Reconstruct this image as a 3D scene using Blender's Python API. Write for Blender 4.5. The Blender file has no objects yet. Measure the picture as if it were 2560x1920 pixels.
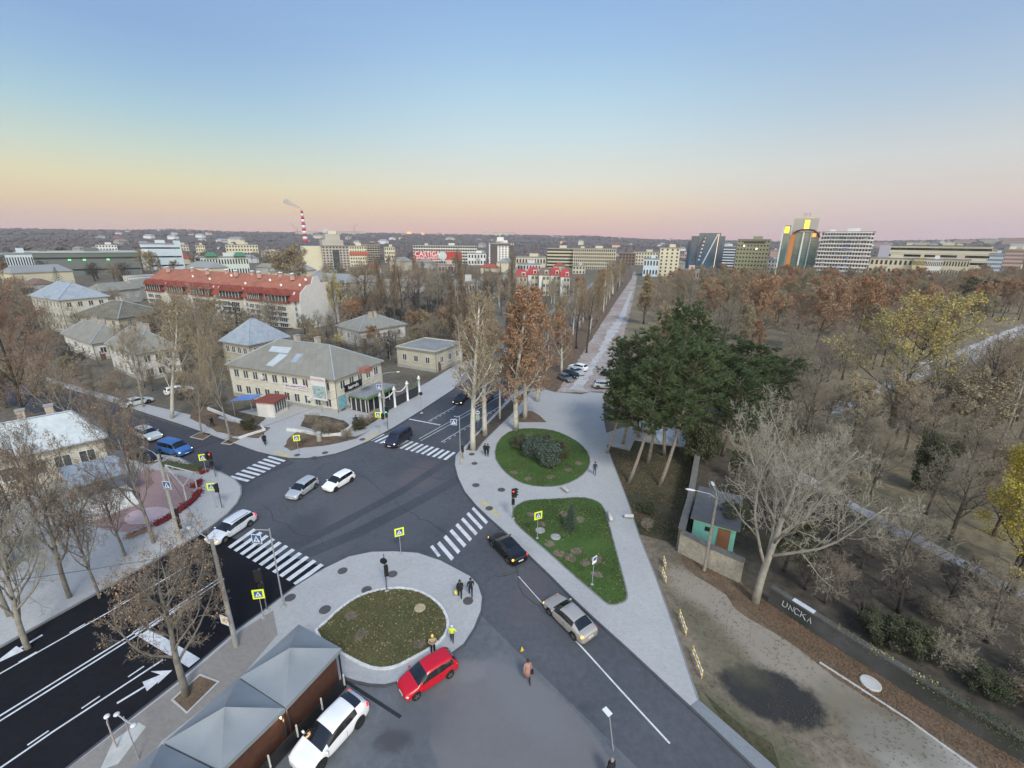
import bpy, bmesh, math, random
from mathutils import Vector, Matrix, geometry
R = math.radians
random.seed(7)
scene = bpy.context.scene
COL = scene.collection
# ------------------------------------------------------------------ camera
FPX, HZN, ROLL, CAMH = 1100.0, 604.0, R(0.7), 28.0
PITCH = math.atan((960 - HZN) / FPX)
K = 2560 / 2212.0
cr_, sr_ = math.cos(ROLL), math.sin(ROLL)
cp_, sp_ = math.cos(PITCH), math.sin(PITCH)
cam = bpy.data.cameras.new('camera'); camo = bpy.data.objects.new('camera', cam); COL.objects.link(camo)
def w_of(x, y, f):                       # image axes -> world axes
    X = x * cr_ + y * sr_; Y = -x * sr_ + y * cr_
    return Vector((X, f * cp_ - Y * sp_, -f * sp_ - Y * cp_))
rt, dn, fw = w_of(1, 0, 0), w_of(0, 1, 0), w_of(0, 0, 1)
m = Matrix(((rt.x, -dn.x, -fw.x, 0), (rt.y, -dn.y, -fw.y, 0), (rt.z, -dn.z, -fw.z, CAMH), (0, 0, 0, 1)))
camo.matrix_world = m
cam.sensor_width = 36; cam.lens = 36 * FPX / 2560; cam.clip_start = 0.2; cam.clip_end = 40000
scene.camera = camo
def ray(x, y): return w_of(x * K - 1280, y * K - 960, FPX)
def D(x, y, z=0.0):                      # where the sight line of a surveyed point meets the level z
    r = ray(x, y); t = (CAMH - z) / -r.z
    return Vector((r.x * t, r.y * t, z))
def at_dist(x, d):                       # ground point at distance d in the direction of column x (on the horizon)
    r = ray(x, 522); n = math.hypot(r.x, r.y); return Vector((r.x / n * d, r.y / n * d, 0))
def proj(P):
    q = Vector(P) - Vector((0, 0, CAMH)); d = q.dot(fw)
    return ((q.dot(rt) / d * FPX + 1280) / K, (q.dot(dn) / d * FPX + 960) / K)
def hgt(P, ytop, zmax=250):              # height of a vertical at P whose top is seen at row ytop
    lo, hi = 0, zmax
    for _ in range(40):
        mid = (lo + hi) / 2
        if (Vector((P[0], P[1], mid - CAMH))).dot(fw) > .2 and proj((P[0], P[1], mid))[1] > ytop: lo = mid
        else: hi = mid
    return lo
# ------------------------------------------------------------------ world
def lin(c):
    return tuple(((v / 255) / 12.92 if v / 255 <= 0.04045 else (((v / 255) + 0.055) / 1.055) ** 2.4) for v in c)
W = bpy.data.worlds.new("World"); scene.world = W; W.use_nodes = True
nt = W.node_tree; N = nt.nodes; Lk = nt.links
bg = N['Background']
tc = N.new('ShaderNodeTexCoord'); sx = N.new('ShaderNodeSeparateXYZ'); Lk.new(tc.outputs['Generated'], sx.inputs[0])
def ramp(stops):
    r = N.new('ShaderNodeValToRGB'); e = r.color_ramp.elements
    while len(e) > 1: e.remove(e[-1])
    e[0].position = stops[0][0]; e[0].color = (*lin(stops[0][1]), 1)
    for p, c in stops[1:]:
        q = e.new(p); q.color = (*lin(c), 1)
    Lk.new(sx.outputs['Z'], r.inputs[0]); return r
rl = ramp([(0, (210, 176, 166)), (.015, (216, 182, 166)), (.05, (224, 197, 160)), (.09, (220, 213, 176)), (.137, (196, 210, 198)), (.194, (166, 198, 210)), (.246, (148, 182, 212)), (.30, (136, 168, 209)), (.6, (112, 146, 198)), (1, (98, 130, 182))])
rc = ramp([(0, (210, 170, 168)), (.018, (219, 178, 168)), (.04, (228, 193, 168)), (.077, (230, 211, 180)), (.11, (222, 219, 202)), (.194, (196, 216, 221)), (.27, (172, 204, 224)), (.335, (153, 188, 222)), (.40, (140, 175, 217)), (.6, (116, 152, 205)), (1, (100, 134, 186))])
rr = ramp([(0, (204, 174, 180)), (.02, (210, 182, 182)), (.077, (213, 200, 191)), (.137, (203, 207, 205)), (.22, (172, 193, 211)), (.30, (150, 177, 209)), (.6, (118, 150, 199)), (1, (100, 134, 186))])
def mapr(src, a, b):
    q = N.new('ShaderNodeMapRange'); q.inputs[1].default_value = a; q.inputs[2].default_value = b; q.interpolation_type = 'SMOOTHSTEP'
    Lk.new(src, q.inputs[0]); return q.outputs[0]
def mix(f, a, b):
    q = N.new('ShaderNodeMix'); q.data_type = 'RGBA'; Lk.new(f, q.inputs[0]); Lk.new(a, q.inputs[6]); Lk.new(b, q.inputs[7]); return q.outputs[2]
c1 = mix(mapr(sx.outputs['X'], -.62, .0), rl.outputs[0], rc.outputs[0])
c2 = mix(mapr(sx.outputs['X'], .1, .68), c1, rr.outputs[0])
# the sun has just set behind the camera: warm bright western half of the sky
rb = ramp([(0, (255, 214, 165)), (.12, (255, 236, 205)), (.35, (232, 236, 236)), (1, (130, 160, 205))])
gl = N.new('ShaderNodeMix'); gl.data_type = 'RGBA'; gl.blend_type = 'MULTIPLY'; gl.inputs[0].default_value = 1
Lk.new(rb.outputs[0], gl.inputs[6]); gl.inputs[7].default_value = (2.35, 2.4, 2.35, 1)
c3 = mix(mapr(sx.outputs['Y'], .05, -.75), c2, gl.outputs[2])
Lk.new(c3, bg.inputs[0]); bg.inputs[1].default_value = .84
# ------------------------------------------------------------------ sun (afterglow, very soft)
sl = bpy.data.lights.new('sun', 'SUN'); sl.energy = 1.7; sl.angle = R(13); sl.color = (1, .96, .88)
so = bpy.data.objects.new('sun', sl); COL.objects.link(so)
so.rotation_euler = (R(42), 0, R(22))
vs = scene.view_settings; vs.view_transform = 'Standard'; vs.look = 'None'; vs.exposure = 0.4; vs.gamma = 1
scene.cycles.max_bounces = 6; scene.cycles.diffuse_bounces = 2; scene.cycles.glossy_bounces = 2
scene.cycles.transmission_bounces = 2; scene.cycles.volume_bounces = 0; scene.cycles.transparent_max_bounces = 8
# ------------------------------------------------------------------ materials
MATS = {}
def mat(name, col, rough=.85, var=.18, scale=.6, col2=None, metal=0, bump=0, emit=None, es=0, rnd=0, rcol=None, detail=6, fine=None, spec=None, thr=None):
    if name in MATS: return MATS[name]
    m = bpy.data.materials.new(name); m.use_nodes = True; t = m.node_tree; n = t.nodes; l = t.links
    b = n['Principled BSDF']; b.inputs['Roughness'].default_value = rough; b.inputs['Metallic'].default_value = metal
    if spec is not None: b.inputs['Specular IOR Level'].default_value = spec
    geo = n.new('ShaderNodeNewGeometry')
    nz = n.new('ShaderNodeTexNoise'); nz.inputs['Scale'].default_value = scale; nz.inputs['Detail'].default_value = detail
    nz.inputs['Roughness'].default_value = .62
    l.new(geo.outputs['Position'], nz.inputs['Vector'])
    c = Vector(col[:3]); c2 = Vector(col2[:3]) if col2 else c * (1 + var)
    c1_ = c if col2 else c * (1 - var)
    mr = n.new('ShaderNodeMapRange'); lo, hi = thr or (.32, .68); mr.inputs[1].default_value = lo; mr.inputs[2].default_value = hi
    l.new(nz.outputs[0], mr.inputs[0])
    mx = n.new('ShaderNodeMix'); mx.data_type = 'RGBA'; mx.inputs[6].default_value = (*c1_, 1); mx.inputs[7].default_value = (*c2, 1)
    l.new(mr.outputs[0], mx.inputs[0]); out = mx.outputs[2]
    if rnd or rcol:
        oi = n.new('ShaderNodeObjectInfo'); m2 = n.new('ShaderNodeMix'); m2.data_type = 'RGBA'
        m2.inputs[7].default_value = (*(rcol or tuple(c * .5)), 1); l.new(out, m2.inputs[6])
        mm = n.new('ShaderNodeMath'); mm.operation = 'MULTIPLY'; mm.inputs[1].default_value = rnd or 1
        l.new(oi.outputs['Random'], mm.inputs[0]); l.new(mm.outputs[0], m2.inputs[0]); out = m2.outputs[2]
    if fine:                                        # fine grain: (scale, amount)
        nf = n.new('ShaderNodeTexNoise'); nf.inputs['Scale'].default_value = fine[0]; nf.inputs['Detail'].default_value = 4
        nf.inputs['Roughness'].default_value = .7
        l.new(geo.outputs['Position'], nf.inputs['Vector'])
        mr2 = n.new('ShaderNodeMapRange'); mr2.inputs[1].default_value = .3; mr2.inputs[2].default_value = .7
        mr2.inputs[3].default_value = 1 - fine[1]; mr2.inputs[4].default_value = 1 + fine[1]; l.new(nf.outputs[0], mr2.inputs[0])
        vm = n.new('ShaderNodeVectorMath'); vm.operation = 'SCALE'; l.new(out, vm.inputs[0]); l.new(mr2.outputs[0], vm.inputs['Scale']); out = vm.outputs[0]
    l.new(out, b.inputs['Base Color'])
    if bump:
        bp = n.new('ShaderNodeBump'); bp.inputs['Strength'].default_value = bump; bp.inputs['Distance'].default_value = .05
        l.new(nz.outputs[0], bp.inputs['Height']); l.new(bp.outputs[0], b.inputs['Normal'])
    if emit:
        b.inputs['Emission Color'].default_value = (*emit, 1); b.inputs['Emission Strength'].default_value = es
    MATS[name] = m; return m
def brickmat(name, col, mortar, w, h, rot=0, rough=.85, var=.25, ms=.02, plane='XY', squash=1, dirt=None):
    """blocks / pavers / sheets laid in world space; plane says which two axes carry the pattern"""
    m = mat(name, col, rough, .1, .25, fine=(3, .12)); t = m.node_tree; n = t.nodes; l = t.links; b = n['Principled BSDF']
    geo = n.new('ShaderNodeNewGeometry'); mp = n.new('ShaderNodeMapping'); l.new(geo.outputs['Position'], mp.inputs[0])
    if plane == 'XY': mp.inputs['Rotation'].default_value = (0, 0, rot)
    br = n.new('ShaderNodeTexBrick')
    if plane == 'WALL':
        mp.inputs['Rotation'].default_value = (0, 0, rot); s = n.new('ShaderNodeSeparateXYZ'); cm = n.new('ShaderNodeCombineXYZ'); ad = n.new('ShaderNodeMath')
        l.new(mp.outputs[0], s.inputs[0]); l.new(s.outputs[0], ad.inputs[0]); l.new(s.outputs[1], ad.inputs[1]); l.new(ad.outputs[0], cm.inputs[0]); l.new(s.outputs[2], cm.inputs[1])
        l.new(cm.outputs[0], br.inputs['Vector'])
    else: l.new(mp.outputs[0], br.inputs['Vector'])
    c = Vector(col)
    br.inputs['Color1'].default_value = (*(c * (1 - var)), 1); br.inputs['Color2'].default_value = (*(c * (1 + var)), 1)
    br.inputs['Mortar'].default_value = (*mortar, 1); br.inputs['Scale'].default_value = 1; br.inputs['Mortar Size'].default_value = ms
    br.inputs['Brick Width'].default_value = w; br.inputs['Row Height'].default_value = h
    src = b.inputs['Base Color'].links[0].from_socket
    mx = n.new('ShaderNodeMix'); mx.data_type = 'RGBA'; mx.inputs[0].default_value = .5
    l.new(src, mx.inputs[6]); l.new(br.outputs[0], mx.inputs[7]); l.new(mx.outputs[2], b.inputs['Base Color'])
    return m
# ------------------------------------------------------------------ mesh builder
class MB:
    def __init__(s): s.v = []; s.f = []; s.mi = []; s.cur = 0
    def add(s, vs, fs):
        o = len(s.v); s.v += [tuple(p) for p in vs]
        for f in fs: s.f.append(tuple(i + o for i in f)); s.mi.append(s.cur)
    def box(s, c, d, rz=0, M=None):
        hx, hy, hz = d[0] / 2, d[1] / 2, d[2] / 2; ca, sa = math.cos(rz), math.sin(rz); vs = []
        for z in (-hz, hz):
            for x, y in ((-hx, -hy), (hx, -hy), (hx, hy), (-hx, hy)):
                p = Vector((c[0] + x * ca - y * sa, c[1] + x * sa + y * ca, c[2] + z)); vs.append(M @ p if M else p)
        s.add(vs, [(3, 2, 1, 0), (4, 5, 6, 7), (0, 1, 5, 4), (1, 2, 6, 5), (2, 3, 7, 6), (3, 0, 4, 7)]); return s
    def prism(s, pts, z0, z1, bottom=True):
        pts = [Vector((p[0], p[1], 0)) for p in pts]
        ar = sum(a.x * b.y - b.x * a.y for a, b in zip(pts, pts[1:] + pts[:1]))
        if ar < 0: pts.reverse()
        n = len(pts); tr = geometry.tessellate_polygon([pts])
        vs = [(p.x, p.y, z1) for p in pts] + [(p.x, p.y, z0) for p in pts]
        fs = []
        for t in tr:
            a, b, c = [pts[i] for i in t]
            up = (b.x - a.x) * (c.y - a.y) - (b.y - a.y) * (c.x - a.x) > 0
            t = tuple(t) if up else tuple(reversed(t)); fs.append(t)
        for i in range(n):
            j = (i + 1) % n; fs.append((i, i + n, j + n, j))
        s.add(vs, fs); return s
    def sheet(s, pts, z):
        pts = [Vector((p[0], p[1], 0)) for p in pts]; fs = []
        for t in geometry.tessellate_polygon([pts]):
            a, b, c = [pts[i] for i in t]
            up = (b.x - a.x) * (c.y - a.y) - (b.y - a.y) * (c.x - a.x) > 0
            fs.append(tuple(t) if up else tuple(reversed(t)))
        s.add([(p.x, p.y, z) for p in pts], fs); return s
    def tube(s, p0, p1, r0, r1=None, n=8, cap=True):
        p0 = Vector(p0); p1 = Vector(p1); r1 = r0 if r1 is None else r1; d = (p1 - p0)
        if d.length < 1e-6: return s
        d.normalize(); a = d.orthogonal().normalized(); b = d.cross(a); vs = []
        for p, r in ((p0, r0), (p1, r1)):
            for k in range(n):
                q = 2 * math.pi * k / n; vs.append(p + (a * math.cos(q) + b * math.sin(q)) * r)
        fs = [(k, (k + 1) % n, (k + 1) % n + n, k + n) for k in range(n)]
        if cap: fs += [tuple(reversed(range(n))), tuple(range(n, 2 * n))]
        s.add(vs, fs); return s
    def path(s, pts, rs, n=6):
        if not hasattr(rs, '__len__'): rs = [rs] * len(pts)
        o = len(s.v); pts = [Vector(p) for p in pts]
        a = (pts[1] - pts[0]).orthogonal().normalized()
        for i, p in enumerate(pts):
            d = (pts[min(i + 1, len(pts) - 1)] - pts[max(i - 1, 0)]).normalized()
            a = (a - d * a.dot(d))
            a = a.normalized() if a.length > 1e-5 else d.orthogonal().normalized()
            b = d.cross(a)
            for k in range(n):
                q = 2 * math.pi * k / n; s.v.append(tuple(p + (a * math.cos(q) + b * math.sin(q)) * rs[i]))
        for i in range(len(pts) - 1):
            for k in range(n):
                s.f.append((o + i * n + k, o + i * n + (k + 1) % n, o + (i + 1) * n + (k + 1) % n, o + (i + 1) * n + k)); s.mi.append(s.cur)
        s.f.append(tuple(o + k for k in reversed(range(n)))); s.mi.append(s.cur)
        s.f.append(tuple(o + (len(pts) - 1) * n + k for k in range(n))); s.mi.append(s.cur)
        return s
    def lathe(s, c, prof, n=12, axis='Z'):
        vs = []
        for r, h in prof:
            for k in range(n):
                q = 2 * math.pi * k / n; x, y = r * math.cos(q), r * math.sin(q)
                if axis == 'Z': vs.append((c[0] + x, c[1] + y, c[2] + h))
                elif axis == 'Y': vs.append((c[0] + x, c[1] + h, c[2] + y))
                else: vs.append((c[0] + h, c[1] + x, c[2] + y))
        fs = []
        for i in range(len(prof) - 1):
            for k in range(n): fs.append((i * n + k, i * n + (k + 1) % n, (i + 1) * n + (k + 1) % n, (i + 1) * n + k))
        fs += [tuple(reversed(range(n))), tuple(range((len(prof) - 1) * n, len(prof) * n))]
        s.add(vs, fs); return s
    def ball(s, c, r, n=8, m=5, sq=(1, 1, 1)):
        vs = [(c[0], c[1], c[2] - r * sq[2])]
        for i in range(1, m):
            a = math.pi * i / m
            for k in range(n):
                q = 2 * math.pi * k / n
                vs.append((c[0] + r * math.sin(a) * math.cos(q) * sq[0], c[1] + r * math.sin(a) * math.sin(q) * sq[1], c[2] - r * math.cos(a) * sq[2]))
        vs.append((c[0], c[1], c[2] + r * sq[2])); fs = []
        for k in range(n):
            fs.append((0, 1 + (k + 1) % n, 1 + k)); t = len(vs) - 1
            fs.append((t, 1 + (m - 2) * n + k, 1 + (m - 2) * n + (k + 1) % n))
            for i in range(m - 2): fs.append((1 + i * n + k, 1 + i * n + (k + 1) % n, 1 + (i + 1) * n + (k + 1) % n, 1 + (i + 1) * n + k))
        s.add(vs, fs); return s
    def strip(s, pts, w, z0, z1, closed=False):
        """a kerb: ribbon of width w standing from z0 to z1 along pts"""
        n = len(pts); P = [Vector((p[0], p[1], 0)) for p in pts]; L = []; Rr = []
        for i in range(n):
            a = P[i - 1] if (i or closed) else P[i]; b = P[(i + 1) % n] if (i < n - 1 or closed) else P[i]
            d = (b - a).normalized(); q = Vector((-d.y, d.x, 0)) * w / 2; L.append(P[i] + q); Rr.append(P[i] - q)
        for i in range(n if closed else n - 1):
            j = (i + 1) % n; a, b, c, d = L[i], L[j], Rr[j], Rr[i]
            s.add([(q.x, q.y, z) for z in (z0, z1) for q in (a, b, c, d)], [(4, 7, 6, 5), (0, 1, 5, 4), (2, 3, 7, 6)] + ([(3, 0, 4, 7)] if i == 0 and not closed else []) + ([(1, 2, 6, 5)] if i == n - 2 and not closed else []))
        return s
    def mesh(s, name, mats, smooth=False):
        me = bpy.data.meshes.new(name); me.from_pydata(s.v, [], s.f)
        for m_ in (mats if isinstance(mats, (list, tuple)) else [mats]): me.materials.append(m_)
        me.polygons.foreach_set('material_index', s.mi)
        if smooth: me.polygons.foreach_set('use_smooth', [True] * len(s.f))
        me.update(); return me
    def build(s, name, mats, parent=None, smooth=False, loc=(0, 0, 0), rz=0):
        return link(name, s.mesh(name, mats, smooth), parent, loc, rz)
def link(name, me, parent=None, loc=(0, 0, 0), rz=0, sc=None):
    o = bpy.data.objects.new(name, me); COL.objects.link(o); o.location = loc; o.rotation_euler = (0, 0, rz)
    if sc: o.scale = sc
    if parent: o.parent = parent
    return o
def tag(o, label=None, cat=None, group=None, kind=None):
    if label: o['label'] = label
    if cat: o['category'] = cat
    if group: o['group'] = group
    if kind: o['kind'] = kind
    return o
def thing(name, label, cat, loc=(0, 0, 0), rz=0, group=None, sc=None):
    return tag(link(name, None, None, loc, rz, sc), label, cat, group)
def struct(o): o['kind'] = 'structure'; return o
def kids(o): return [c for c in COL.objects if c.parent == o]
TREEKIDS = {}
def stain(m, P, rad, col, soft=1.0, sq=(1, 1), rz=0, nz=1.5, f=.9, sc=.6):
    """a real stain with its own ragged outline round the ground point P"""
    t = m.node_tree; n = t.nodes; l = t.links; b = n['Principled BSDF']; src = b.inputs['Base Color'].links[0].from_socket
    geo = n.new('ShaderNodeNewGeometry'); mp = n.new('ShaderNodeMapping'); mp.vector_type = 'TEXTURE'; mp.inputs['Location'].default_value = (P[0], P[1], 0); mp.inputs['Rotation'].default_value = (0, 0, rz); mp.inputs['Scale'].default_value = (sq[0], sq[1], 1000)
    l.new(geo.outputs['Position'], mp.inputs[0]); ln = n.new('ShaderNodeVectorMath'); ln.operation = 'LENGTH'; l.new(mp.outputs[0], ln.inputs[0])
    q = n.new('ShaderNodeTexNoise'); q.inputs['Scale'].default_value = sc; q.inputs['Detail'].default_value = 7; q.inputs['Roughness'].default_value = .65; l.new(geo.outputs['Position'], q.inputs['Vector'])
    a = n.new('ShaderNodeMath'); a.operation = 'MULTIPLY_ADD'; a.inputs[1].default_value = nz * 2; a.inputs[2].default_value = -nz; l.new(q.outputs[0], a.inputs[0])
    c = n.new('ShaderNodeMath'); c.operation = 'ADD'; l.new(ln.outputs['Value'], c.inputs[0]); l.new(a.outputs[0], c.inputs[1])
    mr = n.new('ShaderNodeMapRange'); mr.interpolation_type = 'SMOOTHSTEP'; mr.inputs[1].default_value = rad - soft; mr.inputs[2].default_value = rad + soft; mr.inputs[3].default_value = f; mr.inputs[4].default_value = 0; l.new(c.outputs[0], mr.inputs[0])
    mx = n.new('ShaderNodeMix'); mx.data_type = 'RGBA'; mx.inputs[7].default_value = (*col, 1); l.new(mr.outputs[0], mx.inputs[0]); l.new(src, mx.inputs[6]); l.new(mx.outputs[2], b.inputs['Base Color'])
def copy_tree(o, parent=None):
    c = o.copy(); COL.objects.link(c)
    if parent: c.parent = parent
    for ch in TREEKIDS.setdefault(o.name, kids(o)): copy_tree(ch, c)
    return c
def text_mesh(s, size, depth=.02, sx=1.0):
    cu = bpy.data.curves.new('txt', 'FONT'); cu.body = s; cu.size = size; cu.extrude = depth; cu.align_x = 'CENTER'; cu.align_y = 'CENTER'
    o = bpy.data.objects.new('txt', cu); COL.objects.link(o); dg = bpy.context.evaluated_depsgraph_get()
    me = bpy.data.meshes.new_from_object(o.evaluated_get(dg)); bpy.data.objects.remove(o)
    me.transform(Matrix.Diagonal((sx, 1, 1, 1))); me.transform(Matrix.Rotation(R(90), 4, 'X')); return me   # stands in XZ, reads from -Y
# ================================================================== terrain
SKY = [(-200, 499), (0, 498), (130, 498), (260, 500), (370, 498), (500, 503), (640, 505), (760, 505), (900, 508), (1020, 509), (1100, 509), (1180, 511), (1290, 512),
       (1400, 519), (1500, 521), (1700, 524), (1900, 524), (2050, 522), (2212, 519), (2400, 518)]
_az = []
for x_, y_ in SKY:
    r_ = ray(x_, y_); _az.append((math.atan2(r_.x, r_.y), r_.z / math.hypot(r_.x, r_.y)))
from mathutils import noise as mn
def ridge(a):
    if a <= _az[0][0]: return _az[0][1]
    for (a0, t0), (a1, t1) in zip(_az, _az[1:]):
        if a <= a1: return t0 + (t1 - t0) * (a - a0) / (a1 - a0)
    return _az[-1][1]
RR = 4300.0
def gz(x, y):
    r = math.hypot(x, y)
    if r < 1100: return 0.0
    a = math.atan2(x, y); top = CAMH + ridge(a) * RR
    t = min(1, (r - 1100) / (RR - 1100)); s = t * t * (3 - 2 * t)
    nz_ = mn.noise(Vector((x / 700, y / 700, 3))) * 16 * math.sin(math.pi * min(1, t)) + mn.noise(Vector((x / 260, y / 260, 8))) * 7 * math.sin(math.pi * t)
    h = (top * (s * .75 + .25 * t ** .7) + nz_)
    if r > RR: h = top - (r - RR) * .012
    return max(0, h)
mb = MB(); NA, rad = 170, [0.1, 30, 60, 100, 160, 250, 400, 600, 850, 1100]
q = 1100
while q < RR: q += 85; rad.append(min(q, RR))
rad += [RR + 300, RR + 1200, 9500]
for r in rad:
    for k in range(NA):
        a = -math.pi + 2 * math.pi * k / NA; mb.v.append((r * math.sin(a), r * math.cos(a), gz(r * math.sin(a), r * math.cos(a)) if abs(a) < 1.5 else 0))
for i in range(len(rad) - 1):
    for k in range(NA):
        j = (k + 1) % NA; mb.f.append((i * NA + j, i * NA + k, (i + 1) * NA + k, (i + 1) * NA + j)); mb.mi.append(0)
def ground_mat():
    m = mat('ground', (.085, .072, .048), .95, col2=(.16, .14, .105), scale=.08, fine=(1.2, .35)); t = m.node_tree; n = t.nodes; l = t.links; b = n['Principled BSDF']
    src = b.inputs['Base Color'].links[0].from_socket
    geo = n.new('ShaderNodeNewGeometry'); sep = n.new('ShaderNodeSeparateXYZ'); l.new(geo.outputs['Position'], sep.inputs[0])
    cmb = n.new('ShaderNodeCombineXYZ'); l.new(sep.outputs[0], cmb.inputs[0]); l.new(sep.outputs[1], cmb.inputs[1])
    ln = n.new('ShaderNodeVectorMath'); ln.operation = 'LENGTH'; l.new(cmb.outputs[0], ln.inputs[0])
    mr = n.new('ShaderNodeMapRange'); mr.inputs[1].default_value = 700; mr.inputs[2].default_value = 1500; l.new(ln.outputs['Value'], mr.inputs[0])
    nz = n.new('ShaderNodeTexNoise'); nz.inputs['Scale'].default_value = .006; nz.inputs['Detail'].default_value = 9; nz.inputs['Roughness'].default_value = .7
    l.new(geo.outputs['Position'], nz.inputs['Vector'])
    cr = n.new('ShaderNodeValToRGB'); e = cr.color_ramp.elements; e[0].position = .35; e[0].color = (.055, .05, .05, 1); e[1].position = .62; e[1].color = (.095, .085, .078, 1)
    q = e.new(.72); q.color = (.2, .17, .13, 1)
    l.new(nz.outputs[0], cr.inputs[0])
    mx = n.new('ShaderNodeMix'); mx.data_type = 'RGBA'; l.new(mr.outputs[0], mx.inputs[0]); l.new(src, mx.inputs[6]); l.new(cr.outputs[0], mx.inputs[7]); l.new(mx.outputs[2], b.inputs['Base Color'])
    return m
struct(mb.build('ground', ground_mat(), smooth=True))
# ================================================================== materials of the ground
GA = R(73.5)                                   # direction of the boulevard
ug = Vector((math.cos(GA), math.sin(GA), 0)); vg = Vector((-ug.y, ug.x, 0))
def asphalt(name, c, worn, patch=.06):
    m = mat(name, c, .82, col2=worn, scale=patch, fine=(2.2, .16), detail=8, spec=.35); return m
A_OLD = asphalt('asphalt_old', (.052, .058, .07), (.10, .105, .115))
A_FAR = asphalt('asphalt_far', (.05, .054, .064), (.085, .086, .094))
A_NEW = asphalt('asphalt_new', (.009, .010, .013), (.016, .016, .020), .1); A_NEW.node_tree.nodes['Principled BSDF'].inputs['Specular IOR Level'].default_value = .12; A_NEW.node_tree.nodes['Principled BSDF'].inputs['Roughness'].default_value = .95
A_SIDE = asphalt('asphalt_side', (.045, .048, .058), (.075, .075, .085))
A_YARD = asphalt('asphalt_yard', (.085, .095, .105), (.145, .155, .165), .12)
PAVE = brickmat('pavers', (.385, .385, .38), (.29, .29, .285), .2, .1, R(20), .85, .12, .008)
KERB = mat('kerb_stone', (.2, .205, .21), .85, .12, 1.5)
KERBD = mat('kerb_dark', (.07, .075, .082), .85, .12, 1.5)
KERBW = mat('kerb_white', (.62, .62, .6), .8, .15, 2)
WHITE = mat('road_paint', (.62, .64, .66), .7, .12, 1.2, col2=(.40, .41, .43), fine=(6, .12), thr=(.45, .75))
SOIL = mat('soil', (.05, .042, .034), .95, .3, 1.2, col2=(.10, .075, .05), fine=(5, .3))
LITTER = mat('leaf_litter', (.085, .060, .040), .95, col2=(.17, .115, .07), scale=.8, fine=(7, .4))
DIRT = mat('dirt', (.225, .182, .135), .95, col2=(.12, .10, .068), scale=.22, fine=(1.8, .3), detail=9)
GRASS = mat('lawn', (.034, .085, .010), .95, col2=(.062, .105, .020), scale=.35, fine=(6, .35))
GRASSB = mat('lawn_brownish', (.065, .078, .024), .95, col2=(.125, .105, .042), scale=.3, fine=(6, .4))
GRASSD = mat('verge_grass', (.03, .038, .012), .95, col2=(.08, .066, .035), scale=.3, fine=(3, .4))
PINKP = brickmat('pink_pavers', (.33, .22, .205), (.2, .15, .14), .3, .15, R(10), .85, .15, .012)
PINKC = mat('pink_stone', (.50, .38, .38), .8, .15, 1)
GRAVEL = mat('gravel', (.26, .185, .145), .95, col2=(.40, .37, .35), scale=.11, fine=(1.1, .3), detail=9, bump=.4)
GRAVELW = mat('crushed_stone', (.36, .345, .33), .95, col2=(.5, .49, .48), scale=.3, fine=(1.5, .25))
CONC = mat('concrete', (.30, .30, .29), .85, .2, 1.2, fine=(5, .15))
CONCL = mat('concrete_light', (.45, .45, .43), .85, .15, 1.2)
TACT = mat('tactile_yellow', (.46, .40, .24), .8, .12, 2)
IRON = mat('iron_cover', (.085, .078, .075), .7, .25, 4)
def DP(pts, z=0): return [D(x, y, z) for x, y in pts]
def rough(pts, amp=.5, step=1.2, seed=0):
    P = DP(pts); out = []; n = len(P)
    for i in range(n):
        a, b = P[i], P[(i + 1) % n]; k = max(1, int((b - a).length / step))
        for j in range(k):
            q = a.lerp(b, j / k); nn = Vector((mn.noise(q * .45 + Vector((seed, 0, 0))), mn.noise(q * .45 + Vector((0, seed, 5))), 0)) * amp * 2 + Vector((mn.noise(q * 1.9), mn.noise(q * 1.9 + Vector((9, 9, 9))), 0)) * amp * .7
            out.append(q + nn)
    return out
def w2(x, y): return Vector((x, y, 0))
# ------------------------------------------------------------------ park ground and paths on the right
av0, av1 = D(1306, 850), D(1372, 640)
struct(MB().sheet(DP([(1310, 905), (1400, 1250), (1700, 1700), (2600, 1900), (2900, 1300), (2900, 760), (2500, 640), (1500, 615), (1374, 615), (1366, 650)]), .004).build('park_ground', mat('park_ground', (.125, .105, .06), .95, col2=(.23, .185, .115), scale=.06, fine=(1.1, .35), detail=8)))
struct(MB().sheet(rough([(1500, 965), (1520, 950), (1690, 1012), (1790, 1082), (2005, 1200), (2110, 1254), (2260, 1325), (2600, 1480), (2600, 1880), (2212, 1640), (1900, 1452), (1650, 1296), (1600, 1250), (1590, 1190), (1500, 1150)]), .006).build('thicket_floor', mat('thicket_floor', (.048, .040, .030), .95, col2=(.10, .082, .058), scale=.25, fine=(1.6, .4))))  # brown thicket floor, with the slope's shade painted in as a darker sheet
mb = MB(); mb.sheet(rough([(1180, 858), (1200, 846), (1240, 848), (1300, 846), (1312, 852), (1330, 800), (1369, 640), (1376, 600), (1371, 585), (1362, 600), (1330, 650), (1270, 745), (1205, 845)]), .008)
struct(mb.build('avenue_gravel', GRAVEL))
mb = MB(); mb.sheet(rough([(1230, 842), (1258, 842), (1300, 770), (1330, 720), (1352, 680), (1366, 630), (1362, 628), (1340, 680), (1310, 720), (1290, 765)]), .012)
struct(mb.build('avenue_track', GRAVELW))
mb = MB(); mb.sheet(rough([(1798, 893), (1850, 885), (1905, 848), (2000, 812), (2040, 806), (2090, 790), (2260, 720), (2400, 650), (2380, 640), (2212, 700), (2060, 760), (1990, 785), (1900, 832), (1820, 862)]), .008)
struct(mb.build('park_path', mat('pale_gravel', (.40, .39, .38), .9, .2, .5, fine=(2, .2))))
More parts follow.
